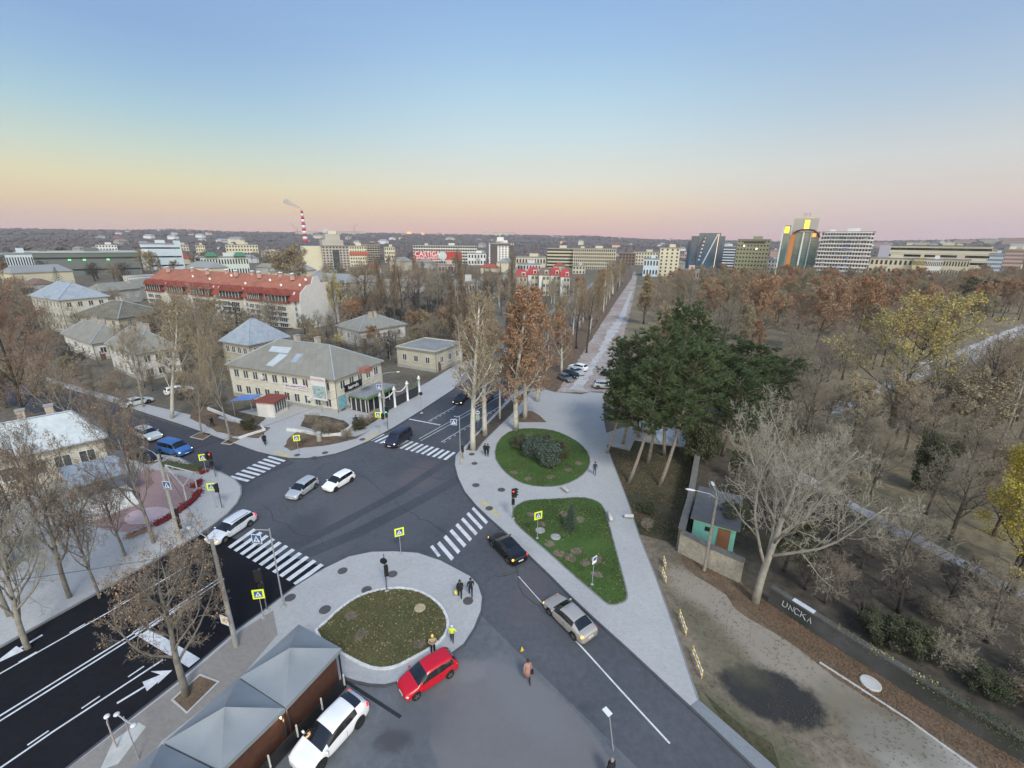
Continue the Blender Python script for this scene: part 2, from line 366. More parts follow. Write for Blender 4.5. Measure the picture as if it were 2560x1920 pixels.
mb = MB(); mb.sheet(rough([(1680, 1008), (1790, 1072), (2005, 1192), (2110, 1247), (2260, 1318), (2260, 1290), (2120, 1225), (2020, 1178), (1800, 1058), (1700, 1002)]), .008)
struct(mb.build('park_path', MATS['pale_gravel']))
mb = MB(); mb.sheet(DP([(1650, 800), (1720, 760), (1900, 720), (1905, 727), (1730, 775), (1665, 815)]), .008)
struct(mb.build('park_path', MATS['park_ground']))
# ------------------------------------------------------------------ carriageways
struct(MB().sheet(DP([(420, 1165), (520, 1050), (540, 985), (700, 975), (900, 880), (985, 835), (1115, 845), (1010, 960), (1000, 1010), (1120, 1150), (1500, 1500), (1650, 1640), (1960, 1980), (500, 1980), (560, 1650), (620, 1290), (500, 1250)]), .020).build('road', A_OLD))
e0 = D(985, 840); e1 = D(1113, 846)
wv = (e1 - e0); wid = abs(wv.dot(vg)); base = e0
struct(MB().sheet([e0 - ug * 9.0, e0 + ug * 620, e0 + ug * 620 - vg * (wid), e0 - ug * 9.0 - vg * (wid + 0)], .024).build('boulevard', A_FAR))
struct(MB().sheet(DP([(462, 1150), (700, 1225), (640, 1268), (560, 1335), (380, 1480), (150, 1660), (-200, 1930), (-800, 1900), (-500, 1640), (0, 1390), (252, 1250), (425, 1155)]), .028).build('boulevard', A_NEW))
struct(MB().sheet(DP([(640, 1000), (560, 970), (400, 925), (200, 860), (0, 810), (-40, 850), (150, 920), (300, 985), (440, 1015), (530, 1050), (560, 1030)]), .032).build('side_street', A_SIDE))
struct(MB().sheet(DP([(745, 1470), (870, 1478), (1000, 1400), (1040, 1330), (1100, 1390), (1420, 1700), (1640, 1950), (520, 1950), (560, 1700)]), .024).build('yard', A_YARD))
# tyre-darkened lanes across the junction
def lane(pts, w, z, m):
    struct(MB().strip(DP(pts), w, z - .003, z).build('tyre_mark', m))
DK = mat('asphalt_rubber', (.042, .046, .056), .8, col2=(.065, .07, .082), scale=.12, fine=(2.5, .12))
lane([(655, 1270 - 70), (780, 1148), (900, 1085), (1000, 1030)], 1.5, .029, DK)
lane([(600, 1200), (740, 1130), (870, 1060), (985, 985)], 1.2, .029, DK)
# ------------------------------------------------------------------ pavements (raised)
def pave(name, pts, m=PAVE, z=.14, kerb=KERB, kw=.16, kpts=None):
    P = DP(pts, z); struct(MB().prism(P, 0, z).build(name, m))
    if kerb:
        kp = DP(kpts, z) if kpts else P
        struct(MB().strip(kp, kw, 0.0, z + .012, closed=not kpts).build('kerb', kerb))
nw = [(978, 842), (908, 888), (853, 922), (798, 952), (753, 970.8), (725, 980), (693, 986), (660, 990), (625, 989.6), (590, 984), (553, 975), (450, 938), (390, 917), (250, 872), (100, 826)]
pave('pavement', nw + [(100, 815), (250, 858), (400, 893), (462, 908), (478, 896), (560, 880), (700, 868), (740, 880), (800, 872), (868, 855), (925, 825), (985, 788), (1030, 770)], kpts=[(1060, 790)] + nw, kerb=KERBD)
pz = [(1106, 851), (1000.6, 966), (988, 978), (983, 984.5), (981.8, 1004.5), (988, 1029.5), (1003, 1062), (1028, 1092), (1053, 1116), (1106, 1163), (1147, 1204), (1188.5, 1244), (1226, 1281.8), (1281, 1334), (1356, 1401.8), (1431, 1471.8), (1489, 1525.6)]
pave('plaza', pz + [(1508.6, 1510.6), (1496, 1474), (1456, 1354), (1416, 1244), (1381, 1157), (1356, 1082), (1331, 1017), (1310, 960.8), (1361, 972), (1371, 949.5), (1420, 958), (1498, 968), (1510, 925), (1400, 905), (1310, 935), (1303, 900), (1306, 849), (1273.6, 847), (1256, 852), (1198.6, 847), (1165, 838), (1130, 840)], kpts=pz, kerb=KERBD)
struct(MB().strip(DP([(1508.6, 1510.6), (1496, 1474), (1456, 1354), (1416, 1244), (1381, 1157), (1356, 1082), (1331, 1017), (1310, 960.8), (1361, 972)], .15), .12, 0, .16).build('kerb', KERB))
pb = [(1489.8, 1525.6), (1628.7, 1658), (1760, 1800)]
pave('pavement', pb + [(1820, 1790), (1659, 1642), (1509, 1511)], m=brickmat('pavers_dull', (.20, .215, .23), (.15, .16, .17), .2, .1, R(20), .85, .12, .008), kpts=pb, kerb=KERBD)
isl = [(150, 1654), (380, 1474), (515, 1357), (560, 1325), (640, 1264), (678, 1240), (703, 1225), (753, 1201), (803, 1190.6), (853, 1189.6), (903, 1193), (953, 1209.6), (990.6, 1229.6), (1016, 1243), (1034, 1262), (1043, 1289), (1040.5, 1319), (1025.6, 1356.8), (1003, 1391.8), (973, 1414), (915, 1446), (865.5, 1471.8), (830.6, 1480.6), (798, 1479), (765.6, 1471.8), (743, 1464)]
pave('pavement', isl + [(705, 1500), (600, 1640), (520, 1800), (380, 2100), (-300, 2100), (-100, 1860)], kpts=[(-60, 1830)] + isl, kerb=KERBD)
sw = [(380, 985), (415, 1003), (475, 1019), (507, 1035), (520, 1050), (521, 1067), (511, 1087), (490, 1110), (462, 1132), (425, 1157), (252, 1256), (0, 1396), (-300, 1570)]
pave('pavement', sw + [(-700, 1500), (-500, 1200), (0, 1000), (150, 960), (300, 978)], kpts=sw, kerb=KERB)
# warm dusty tint on the lower left sidewalk
struct(MB().sheet(DP([(150, 1658), (385, 1478), (520, 1362), (590, 1318), (600, 1370), (515, 1470), (350, 1600), (200, 1800), (-60, 1830)], .14), .144).build('sidewalk', brickmat('pavers_warm', (.245, .225, .205), (.2, .19, .18), .3, .15, R(20), .85, .12, .008)))
struct(MB().sheet(DP([(245, 1600), (300, 1560), (315, 1570), (255, 1650), (215, 1665)], .144), .148).build('sidewalk_patch', CONCL))
# ------------------------------------------------------------------ planted islands
def bed(name, pts, m, z=.165, kerb=KERB, kw=.12, zk=.175, tufts=None):
    P = DP(pts, z); struct(MB().prism(P, .1, z).build(name, m))
    if kerb: struct(MB().strip(P, kw, .1, zk, closed=True).build('kerb', kerb))
    return P
def smooth_closed(pts, it=1):
    for _ in range(it):
        q = []
        for a, b in zip(pts, pts[1:] + pts[:1]): q += [(a[0] * .75 + b[0] * .25, a[1] * .75 + b[1] * .25), (a[0] * .25 + b[0] * .75, a[1] * .25 + b[1] * .75)]
        pts = q
    return pts
OV1 = bed('lawn', smooth_closed([(675.6, 1367), (703, 1344), (728, 1319), (765.6, 1291.8), (803, 1276.8), (853, 1268.6), (900.6, 1274), (940.6, 1295.6), (963, 1324), (969, 1351.8), (958, 1379), (928, 1401.8), (890.6, 1421.8), (855.6, 1440.6), (823, 1445.6), (793, 1440.6), (738, 1411.8)]), GRASSB, kerb=KERBW, kw=.2, zk=.22)
OV2 = bed('lawn', smooth_closed([(1067, 984.5), (1081, 1009.6), (1106, 1033), (1138.6, 1048), (1181, 1052), (1218.6, 1048), (1256, 1029.6), (1275, 1006), (1273.6, 982), (1253.5, 957), (1218.5, 937), (1186, 927), (1143.5, 924.5), (1106, 928), (1075, 950)]), GRASS)
OV3 = bed('lawn', smooth_closed([(1107, 1102), (1116, 1091), (1138.6, 1079.6), (1206, 1077), (1256, 1073), (1286, 1079.6), (1303.5, 1092), (1313.5, 1124.6), (1331, 1189.6), (1346, 1244.6), (1357, 1289), (1348.6, 1301), (1326, 1307), (1311, 1304), (1278.5, 1276), (1241, 1244), (1181, 1189.6), (1131, 1147), (1108.5, 1124.6)]), GRASS)
struct(MB().sheet(DP([(1310, 962), (1361, 973), (1371, 950), (1500, 970), (1470, 1190), (1400, 1165), (1381, 1157), (1356, 1082), (1331, 1017)]), .024).build('verge', GRASSD))
struct(MB().sheet(DP([(1381, 1155), (1440, 1170), (1470, 1190), (1595, 1255), (1650, 1300), (1900, 1450), (2212, 1640), (2500, 1830), (2400, 1990), (1960, 1980), (1659, 1643), (1508, 1511), (1416, 1244)]), .028).build('dirt_verge', DIRT))
struct(MB().sheet(rough([(1470, 1192), (1595, 1258), (1650, 1300), (1900, 1452), (2212, 1640), (2212, 1705), (2100, 1655), (1880, 1520), (1760, 1430), (1620, 1330), (1480, 1222)]), .032).build('leaf_litter', LITTER))
struct(MB().sheet(rough([(1505, 1508), (1590, 1548), (1660, 1610), (1760, 1740), (1700, 1700), (1659, 1641)]), .040).build('verge', GRASSD))
struct(MB().strip(DP([(1770, 1432), (1860, 1490), (1960, 1555), (2110, 1665), (2200, 1730)]), .14, 0, .10).build('kerb', CONCL))
BP = D(1665, 1500)
stain(DIRT, D(1540, 1290), 4.2, (.28, .245, .20), 1.6, (1, .45), R(-48), 2.2, .75)
stain(DIRT, D(1700, 1420), 5.0, (.275, .24, .195), 1.6, (1, .45), R(-42), 2.2, .8)
stain(DIRT, D(2010, 1650), 3.6, (.32, .30, .27), 1.2, (1, .6), R(-35), 1.6, .9)
stain(DIRT, D(1880, 1560), 3.4, (.12, .105, .07), 1.4, (1, .6), R(-35), 2.2, .6)
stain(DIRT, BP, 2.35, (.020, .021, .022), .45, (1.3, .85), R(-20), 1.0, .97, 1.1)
stain(DIRT, D(1540, 1380), 2.6, (.10, .095, .055), 1.4, (.6, 1.4), R(20), 2.2, .6)
stain(DIRT, D(1560, 1560), 2.0, (.07, .085, .035), 1.4, (2.2, .6), R(-40), 2.0, .8)
for k, (x, y, r_, c_) in enumerate([(760, 1090, 5, (.10, .095, .105)), (640, 1150, 4, (.045, .05, .06)), (900, 1030, 4, (.12, .10, .105)), (700, 1190, 3, (.095, .098, .108)), (890, 1130, 5, (.088, .095, .105)), (600, 1060, 3.5, (.10, .10, .11)), (1000, 1150, 3, (.11, .10, .105)), (1150, 1280, 3, (.105, .09, .095)), (1240, 1330, 3, (.07, .072, .08))]):
    stain(A_OLD, D(x, y), r_, c_, 2.0, (1, .5), GA, 3.5, .55, .3)
stain(A_YARD, D(1130, 1640), 6.0, (.168, .158, .162), .25, (1.25, .7), R(-50), .8, .7, .4); stain(A_YARD, D(1130, 1500), 3.5, (.165, .17, .18), 1.5, (1, .4), R(-50), 2, .6, .5); stain(A_YARD, D(900, 1560), 2.5, (.10, .105, .115), 1.5, (1, .6), R(30), 2, .7, .5); stain(A_YARD, D(1010, 1450), 1.2, (.19, .19, .195), .6, (1, .6), 0, 1, .6, 1); stain(A_YARD, D(850, 1600), 1.0, (.05, .05, .055), .5, (1, .6), 0, .8, .7, 1.5)
# tree strip with bare earth between carriageway and plaza, and the leaf covered median behind
struct(MB().sheet(DP([(1005.6, 972), (1029, 974), (1043, 955), (1106, 893), (1150, 838), (1106, 862), (1020, 950)], .15), .152).build('tree_strip', SOIL))
struct(MB().strip(DP([(1029, 974), (1043, 955), (1106, 893), (1150, 840)], .152), .12, .1, .17).build('kerb', KERB))
struct(MB().sheet(DP([(1110, 912), (1181, 912), (1165, 897), (1150, 888), (1130, 886)], .15), .152).build('tree_strip', LITTER))
mp = [e0 - vg * (wid + .1) + ug * 8, e0 - vg * (wid + .1) + ug * 560, D(1366, 600), D(1330, 652), D(1203, 846)]
struct(MB().sheet([Vector((p.x, p.y, 0)) for p in mp], .016).build('median_ground', LITTER))
struct(MB().sheet([e0 + vg * .2 + ug * 2, e0 + vg * .2 + ug * 500, e0 + vg * 4 + ug * 500, e0 + vg * 4 + ug * 2], .03).build('pavement', MATS['pavers_dull']))
# ------------------------------------------------------------------ the little square on the left
zz = .14
struct(MB().sheet(DP([(312, 1010), (362, 1020), (400, 1030), (428, 1042), (405, 1080), (375, 1110), (325, 1132), (275, 1150), (225, 1145), (178, 1122), (215, 1100), (270, 1060)], zz), zz + .004).build('square', PINKP))
struct(MB().prism([D(318, 1113, .18) + Vector((math.cos(a) * 2.2, math.sin(a) * 1.5, 0)) for a in [i * .3927 for i in range(16)]], .14, .22).build('stone_ellipse', PINKC))
for pts in ([(430, 1036), (416, 1066), (404, 1084)], [(400, 1088), (385, 1106), (360, 1122), (337, 1134)], [(330, 1140), (300, 1153), (275, 1163)], [(420, 1022), (446, 1018)]):
    pass
# ------------------------------------------------------------------ painted markings
def zebra(n, a0, a1, b0, b1, z=.036, fill=.5, skip=()):
    """stripes run from line a0-b0 side to a1-b1; a0,a1 ends of the first stripe, b0,b1 of the last"""
    A0, A1, B0, B1 = [D(*p, z) for p in (a0, a1, b0, b1)]
    for i in range(n):
        if i in skip: continue
        t = i / (n - 1); P = A0.lerp(B0, t); Q = A1.lerp(B1, t); w = (B0 - A0).normalized()
        d = (Q - P); wq = w * ((B0 - A0).length / (n - 1) * fill / 2)
        struct(MB().sheet([P - wq, P + wq, Q + wq, Q - wq], z).build('crossing_stripe', WHITE))
zebra(11, (637, 1262), (696, 1219), (495, 1183), (551, 1143), fill=.5)
zebra(15, (800, 952), (829, 938), (960, 993), (982, 977), fill=.5)
zebra(8, (580, 986), (615, 996), (498, 1029), (537, 1039), fill=.5)
zebra(7, (947, 1172), (978, 1208), (1021, 1097), (1052, 1130), fill=.42)
struct(MB().sheet(DP([(929, 1181), (935, 1177), (952, 1200), (946, 1203)], .036), .036).build('crossing_stripe', WHITE))
def line(pts, w, z=.036, name='lane_line', dash=None):
    P = DP(pts, z)
    if not dash: struct(MB().strip(P, w, z - .003, z).build(name, WHITE)); return
    L = (P[-1] - P[0]).length; u = (P[-1] - P[0]).normalized(); t = 0
    while t < L:
        a = P[0] + u * t; b = P[0] + u * min(L, t + dash[0]); struct(MB().strip([a, b], w, z - .003, z).build(name, WHITE)); t += dash[0] + dash[1]
line([(-250, 1702), (0, 1546), (300, 1361)], .14); line([(-250, 1716), (0, 1557), (302, 1368), (400, 1302)], .14)
line([(302, 1362), (480, 1245)], .12); line([(306, 1368), (484, 1250)], .12)
line([(-250, 1830), (0, 1659), (118, 1578), (352, 1425)], .13)
line([(-240, 1812), (20, 1632), (342, 1418)], .11, dash=(.9, 1.5))
line([(-250, 1600), (0, 1455), (235, 1322), (400, 1225)], .12)
line([(-240, 1592), (0, 1445), (330, 1263)], .11, dash=(.9, 1.8))
line([(298, 1358), (420, 1432)], .75, name='stop_line')
line([(905, 948), (1048, 868), (1120, 826)], .12); line([(909, 952), (1053, 872), (1124, 829)], .12)
line([(883, 905), (951, 918)], .3, name='stop_line')
line([(925, 910), (975, 882), (985, 876)], .12); line([(930, 910), (985, 880)], .11, dash=(.5, .7))
line([(953, 955), (1010, 920), (1106, 862)], .12); line([(958, 956), (1108, 864)], .11, dash=(.5, .8))
line([(1447, 1606), (1340, 1490), (1268, 1410), (1242, 1382)], .12, z=.034)
line([(1212, 1348), (1160, 1290), (1120, 1245)], .07, z=.034)
# turn arrows on the new asphalt
def arrow(tail, head, w=.16, hw=.5, bend=0):
    a, b = D(*tail), D(*head); u = (b - a).normalized(); v = Vector((-u.y, u.x, 0)); m_ = b - u * 1.5
    mb = MB(); mb.sheet([a - v * w / 2, m_ - v * w / 2, m_ + v * w / 2, a + v * w / 2], .036)
    mb.sheet([m_ - v * hw, b, m_ + v * hw], .036); struct(mb.build('lane_arrow', WHITE))
arrow((253, 1520), (372, 1448)); arrow((92, 1372), (-20, 1440), w=.2)
struct(MB().sheet(DP([(325, 1450), (372, 1448), (340, 1478), (348, 1458)], .036), .038).build('lane_arrow', WHITE))
for pts in ([(870, 952), (905, 934), (911, 938), (877, 956)], ):
    pass
# tactile paving
for pts in ([(589, 978), (600, 973), (631, 984), (622, 989)], [(783, 950), (813, 932), (819, 935), (790, 953)], [(1035, 1084), (1043, 1078), (1081, 1112), (1073, 1117)], [(998, 975), (1003, 975), (1000, 1000), (994, 1000)]):
    struct(MB().sheet(DP(pts, .144), .146).build('tactile_strip', TACT))
TAR = mat('tar_seam', (.022, .023, .026), .6)
for k, (x0, y0, x1, y1) in enumerate([(760, 1010, 905, 1120), (560, 1095, 700, 1180), (1095, 1205, 1180, 1330), (850, 985, 960, 1040), (640, 1040, 720, 1000), (905, 1120, 985, 1165), (1060, 1245, 1110, 1225)]):
    a_, b_ = D(x0, y0), D(x1, y1); n_ = 26; pts_ = []
    for i in range(n_): q = a_.lerp(b_, i / (n_ - 1)); w_ = mn.noise(q * .35 + Vector((k * 7, 0, 0))) * 1.1 + mn.noise(q * 1.6) * .22; d_ = (b_ - a_).normalized(); pts_.append(q + Vector((-d_.y, d_.x, 0)) * w_)
    struct(MB().strip(pts_, .045, .030, .0325 + k * .0001).build('tar_seam', TAR))
# long drain cut in the yard
struct(MB().strip(DP([(743, 1470), (866, 1550)]), .22, .02, .030).build('drain_channel', mat('drain', (.018, .019, .022), .8, .2)))
# manhole covers: (x, y, radius, light?)
for i, (x, y, r_, l_) in enumerate([(740, 1233, .42, 'asphalt edge of the island'), (848, 1240, .42, 'pole with the round sign'), (792, 1274, .42, 'top edge of the oval lawn'), (702, 1317, .45, 'left of the oval lawn'), (627, 1291, .42, 'near the tall sign pole'), (1011, 1298, .42, 'beside the two people in black'), (702, 978, .42, 'in the curved pavement corner'), (738, 951, .42, 'by the walking person below the building'), (783, 949, .42, 'near the far crossing, above the yellow pad'), (642, 983, .4, 'by the sign on the corner'), (678, 988, .35, 'at the kerb of the corner'), (1019, 981, .4, 'below the tree strip'), (1025, 1001, .4, 'left end of the upper lawn'), (1028, 1048, .45, 'at the bend of the plaza kerb'), (1083, 1058, .45, 'between the two plaza lawns'), (1057, 1098, .42, 'on the yellow tactile strip'), (1092, 1236, .3, 'in the road behind the black sedan'), (1061, 1248, .3, 'in the road left of the black sedan')]):
    on = i < 16; z = .146 if on else .026; P = D(x, y, z); c = thing('manhole_cover', 'round dark iron manhole cover ' + l_, 'manhole cover', P, 0, 'manhole covers')
    MB().lathe((0, 0, 0), [(r_, 0), (r_, .012)], 20).build('cover_plate', IRON, c); q = MB()
    for a in range(3): q.strip([Vector((-r_ * .7, (a - 1) * r_ * .4, 0)), Vector((r_ * .7, (a - 1) * r_ * .4, 0))], .04, .012, .016)
    q.build('ribs', KERBD, c)
for x, y, r_, lb in ((907, 1314, .45, 'pale yellow round hatch on the oval lawn'), (1348 / 1.0, 0, 0, None), (1175 - 8, 1146, .5, 'pale concrete hatch nearest the sign on the triangular lawn'), (1200, 1160, .5, 'pale concrete hatch in the middle of the triangular lawn')):
    if lb: tag(MB().lathe((0, 0, 0), [(r_, 0), (r_, .05), (r_ * .9, .07)], 20).build('hatch', mat('hatch_yellow', (.45, .37, .22), .85) if 'yellow' in lb else CONC, loc=D(x, y, .165)), lb, 'hatch')
tag(MB().lathe((0, 0, 0), [(.6, 0), (.6, .1), (.55, .13)], 24).build('well_cover', CONCL, loc=D(1880, 1477, .03)), 'large pale round concrete well cover on the brown leaves', 'well cover')
# ================================================================== cars
GLASS = mat('car_glass', (.012, .015, .018), .08, .1, spec=.8); TYRE = mat('tyre', (.012, .012, .013), .8); RIM = mat('rim', (.42, .43, .45), .3, metal=.7)
RIMD = mat('rim_dark', (.03, .03, .032), .4); CHROME = mat('chrome', (.6, .6, .6), .25, metal=.9); BLKP = mat('black_plastic', (.015, .015, .016), .6)
HEADON = mat('headlight_on', (.9, .85, .7), .3, emit=(1, .82, .5), es=2.5); HEAD = mat('headlight', (.55, .57, .6), .15)
AMB = mat('lamp_amber', (.8, .3, .03), .3, emit=(1, .36, .03), es=2.2); REDON = mat('lamp_red_on', (.7, .01, .01), .3, emit=(1, .02, .02), es=1.8); RED = mat('lamp_red', (.45, .012, .015), .25)
PLATE = mat('plate', (.7, .7, .68), .5)
def paint(name, c, metal=.0): return mat('paint_' + name, c, .28, .03, .3, metal=metal, spec=.6)
#  stations: x, half width at sill, top half width, z bottom, belt z, top z, region ('b' body, 'w' windscreen, 'c' cabin, 'p' pillar, 'r' rear window)
def car_spec(kind):
    if kind == 'hatch':
        return 1.0, [(1.93, .60, .48, .30, .58, .60), (1.88, .74, .60, .22, .64, .68), (1.62, .80, .66, .20, .70, .80), (1.3, .82, .68, .20, .80, .88), (1.05, .83, .71, .20, .87, .94),
                     (.28, .83, .58, .20, .93, 1.42), (.12, .83, .58, .20, .93, 1.46), (-.45, .83, .57, .20, .94, 1.48), (-.53, .83, .57, .20, .94, 1.48), (-1.35, .82, .55, .20, .97, 1.44), (-1.55, .81, .54, .20, .98, 1.39), (-1.86, .77, .60, .22, .98, 1.02), (-1.93, .72, .62, .30, .80, .82)], (1.22, -1.22), .30, 4.0
    if kind == 'sedan':
        return 1.0, [(2.3, .60, .50, .30, .56, .58), (2.24, .78, .62, .20, .62, .66), (1.95, .86, .70, .18, .70, .78), (1.4, .88, .72, .18, .83, .90), (1.08, .89, .75, .18, .88, .95),
                     (.3, .89, .60, .18, .93, 1.36), (.12, .89, .60, .18, .93, 1.42), (-.30, .89, .58, .18, .94, 1.44), (-.38, .89, .58, .18, .94, 1.44), (-1.0, .89, .56, .18, .97, 1.39), (-1.12, .89, .56, .18, .97, 1.36), (-1.75, .87, .68, .18, .98, 1.02), (-2.2, .82, .68, .22, .95, .98), (-2.3, .74, .62, .32, .80, .82)], (1.38, -1.36), .32, 4.6
    if kind == 'wagon':
        return 1.0, [(2.3, .60, .50, .30, .56, .58), (2.24, .78, .62, .20, .62, .66), (1.95, .86, .70, .18, .70, .78), (1.4, .88, .72, .18, .83, .90), (1.08, .89, .75, .18, .88, .95),
                     (.3, .89, .61, .18, .93, 1.40), (.12, .89, .61, .18, .93, 1.46), (-.30, .89, .60, .18, .94, 1.47), (-.38, .89, .60, .18, .94, 1.47), (-1.1, .89, .60, .18, .97, 1.48), (-1.2, .89, .60, .18, .97, 1.48), (-1.9, .87, .57, .18, .98, 1.42), (-2.22, .83, .62, .22, .98, 1.03), (-2.3, .76, .64, .32, .80, .82)], (1.38, -1.36), .32, 4.6
    if kind == 'suv':
        return 1.0, [(2.3, .66, .55, .36, .70, .72), (2.24, .84, .68, .26, .78, .82), (1.9, .92, .76, .26, .88, .98), (1.3, .94, .78, .26, 1.0, 1.08), (1.0, .95, .79, .26, 1.06, 1.12),
                     (.3, .95, .65, .26, 1.10, 1.58), (.15, .95, .65, .26, 1.10, 1.63), (-.25, .95, .66, .26, 1.11, 1.68), (-.33, .95, .66, .26, 1.11, 1.68), (-1.1, .95, .65, .26, 1.13, 1.67), (-1.2, .95, .65, .26, 1.14, 1.66), (-1.85, .93, .62, .26, 1.16, 1.60), (-2.2, .88, .68, .30, 1.12, 1.16), (-2.3, .82, .68, .40, .90, .92)], (1.4, -1.4), .36, 4.6
    if kind == 'cross':
        return 1.0, [(2.12, .62, .50, .34, .64, .66), (2.05, .80, .66, .24, .72, .76), (1.8, .88, .74, .22, .80, .90), (1.35, .91, .78, .22, .90, .99), (1.12, .92, .81, .22, .96, 1.04),
                     (.25, .92, .64, .22, 1.02, 1.45), (.08, .92, .64, .22, 1.02, 1.51), (-.35, .92, .62, .22, 1.04, 1.54), (-.43, .92, .62, .22, 1.04, 1.54), (-1.1, .92, .60, .22, 1.08, 1.52), (-1.22, .92, .59, .22, 1.10, 1.50), (-1.72, .90, .55, .22, 1.14, 1.40), (-2.02, .84, .60, .26, 1.08, 1.10), (-2.12, .76, .60, .36, .86, .88)], (1.3, -1.28), .36, 4.25
    if kind == 'van':
        return 1.0, [(2.35, .70, .60, .36, .80, .82), (2.28, .86, .74, .26, .88, .92), (2.0, .92, .80, .26, .98, 1.08), (1.7, .94, .82, .26, 1.06, 1.18), (1.55, .95, .84, .26, 1.12, 1.24),
                     (.9, .95, .78, .26, 1.16, 1.82), (.75, .95, .78, .26, 1.16, 1.88), (.25, .95, .78, .26, 1.16, 1.92), (.15, .95, .78, .26, 1.16, 1.92), (-.9, .95, .78, .26, 1.16, 1.92), (-1.0, .95, .78, .26, 1.16, 1.92), (-2.0, .94, .77, .26, 1.16, 1.88), (-2.25, .92, .78, .30, 1.16, 1.22), (-2.3, .88, .8, .40, .95, 1.0)], (1.45, -1.45), .34, 4.7
CARPROTO = {}
def make_car(kind, label, cat, pm, rim=RIM, head=HEAD, tail=RED, amber=False, stripes=False, group=None, name=None, plate=True, tint=None):
    _, st, ax, wr, L = car_spec(kind); root = thing(name or 'parked_car', label, cat, group=group)
    # refine stations around the wheel arches
    S = []
    def interp(x):
        for a, b in zip(st, st[1:]):
            if a[0] >= x >= b[0]:
                t = (a[0] - x) / (a[0] - b[0]); return [x] + [a[i] + (b[i] - a[i]) * t for i in range(1, 6)]
    xs = {round(s[0], 3) for s in st}
    for a in ax:
        for k in (-1.12, -1.0, -.75, -.4, 0, .4, .75, 1.0, 1.12): xs.add(round(a + k * (wr + .05), 3))
    xs = sorted([x for x in xs if st[-1][0] <= x <= st[0][0]], reverse=True)
    rings = []
    for x in xs:
        s = interp(x); _, w, wt, z0, zb, zt = s; zl = z0
        for a in ax:
            d = abs(x - a)
            if d <= (wr + .05) * 1.0001: zl = max(z0, wr + math.sqrt(max(0, (wr + .06) ** 2 - d * d)) * .98)
        arch = zl > z0 + .05; zm = max((zl + zb) / 2, zl + .04); zs = max(zl + .03, z0 + .12 if not arch else zl + .03)
        zm = min(zm, zb - .02); zs = min(zs, zm - .01)
        rings.append([(x, 0, zl), (x, w * .93, zl), (x, w, zs), (x, w, zm), (x, w * .97, zb), (x, wt + (w * .97 - wt) * .12 if zt - zb > .2 else wt, zt - .045 if zt - zb > .2 else zt - .008), (x, wt * .86, zt), (x, wt * .5, zt + .022), (x, 0, zt + .03)])
    cage = MB(); GID = {}
    cab = [s for s in st if s[5] - s[4] > .3]; x_top_f = cab[0][0]; x_top_b = cab[-1][0]
    i_f = [s[0] for s in st].index(x_top_f); x_base_f = st[i_f - 1][0]; i_b = [s[0] for s in st].index(x_top_b); x_base_b = st[min(i_b + 1, len(st) - 1)][0]
    pill = [(cab[2][0], cab[3][0])]
    if len(cab) > 5: pill.append((cab[4][0], cab[5][0]))
    nv = len(rings[0]); nr = 2 * nv - 2
    for r in rings: cage.v += r + [(p[0], -p[1], p[2]) for p in r[-2:0:-1]]
    def reg(j, sgn, xm):
        inw = x_base_f > xm > x_top_f; inr = x_top_b > xm > x_base_b; inc = x_top_f >= xm >= x_top_b
        if j == 0: return ('underbody',)
        if j >= 5 and inw: return ('windscreen',)
        if j >= 5 and inr: return ('rear_window',)
        if j == 4 and inc:
            for n_, (a, b) in enumerate(pill):
                if a >= xm >= b: return ('pillar', sgn, n_)
        if j == 4 and (inc or (inw and xm < (x_base_f + x_top_f) / 2)): return ('side_window', sgn, sum(xm < b for a, b in pill))
        return ('body',)
    for i, (r0, r1) in enumerate(zip(rings, rings[1:])):
        xm = (r0[0][0] + r1[0][0]) / 2
        for k in range(nr):
            j = k if k < nv - 1 else nr - 1 - k; g = GID.setdefault(reg(j, 1 if k < nv - 1 else -1, xm), len(GID)); k2 = (k + 1) % nr
            cage.f.append((i * nr + k, (i + 1) * nr + k, (i + 1) * nr + k2, i * nr + k2)); cage.mi.append(g)
    g = GID.setdefault(('body',), len(GID)); o_ = (len(rings) - 1) * nr
    for base_, rev in ((0, False), (o_, True)):
        for k in range(nv - 1):
            q = (base_ + k, base_ + k + 1, base_ + (nr - k - 1) % nr, base_ + (nr - k) % nr)
            q = tuple(dict.fromkeys(q)); cage.f.append(q if not rev else tuple(reversed(q))); cage.mi.append(g)
    me = cage.mesh('cage', [BLKP] * max(1, len(GID))); ob = bpy.data.objects.new('tmp', me); COL.objects.link(ob); md = ob.modifiers.new('s', 'SUBSURF'); md.levels = 1; md.render_levels = 1
    try:
        ca = me.attributes.new('crease_edge', 'FLOAT', 'EDGE'); xe = (rings[0][0][0], rings[-1][0][0])
        for e_ in me.edges:
            v0, v1 = me.vertices[e_.vertices[0]].co, me.vertices[e_.vertices[1]].co
            ca.data[e_.index].value = .55 if abs(v0.x - v1.x) < .001 and any(abs(v0.x - x_) < .001 for x_ in xe) else (.75 if min(v0.z, v1.z) < .7 and abs(abs(v0.y) - abs(v1.y)) < .12 and any(abs(v0.x - a_) <= wr + .07 and abs(v1.x - a_) <= wr + .07 for a_ in ax) and v0.z > .3 and False else 0)
    except Exception: pass
    dg = bpy.context.evaluated_depsgraph_get(); sm_ = bpy.data.meshes.new_from_object(ob.evaluated_get(dg)); bpy.data.objects.remove(ob)
    inv = {v_: k_ for k_, v_ in GID.items()}; fs = {}
    for p in sm_.polygons: fs.setdefault(inv[p.material_index], []).append(p)
    co = [tuple(v_.co) for v_ in sm_.vertices]
    bb_ = bmesh.new(); bb_.from_mesh(sm_); bb_.normal_update(); flip = sum((f.normal.dot(f.calc_center_median() - Vector((0, 0, .7)))) for f in bb_.faces) < 0; bb_.free()
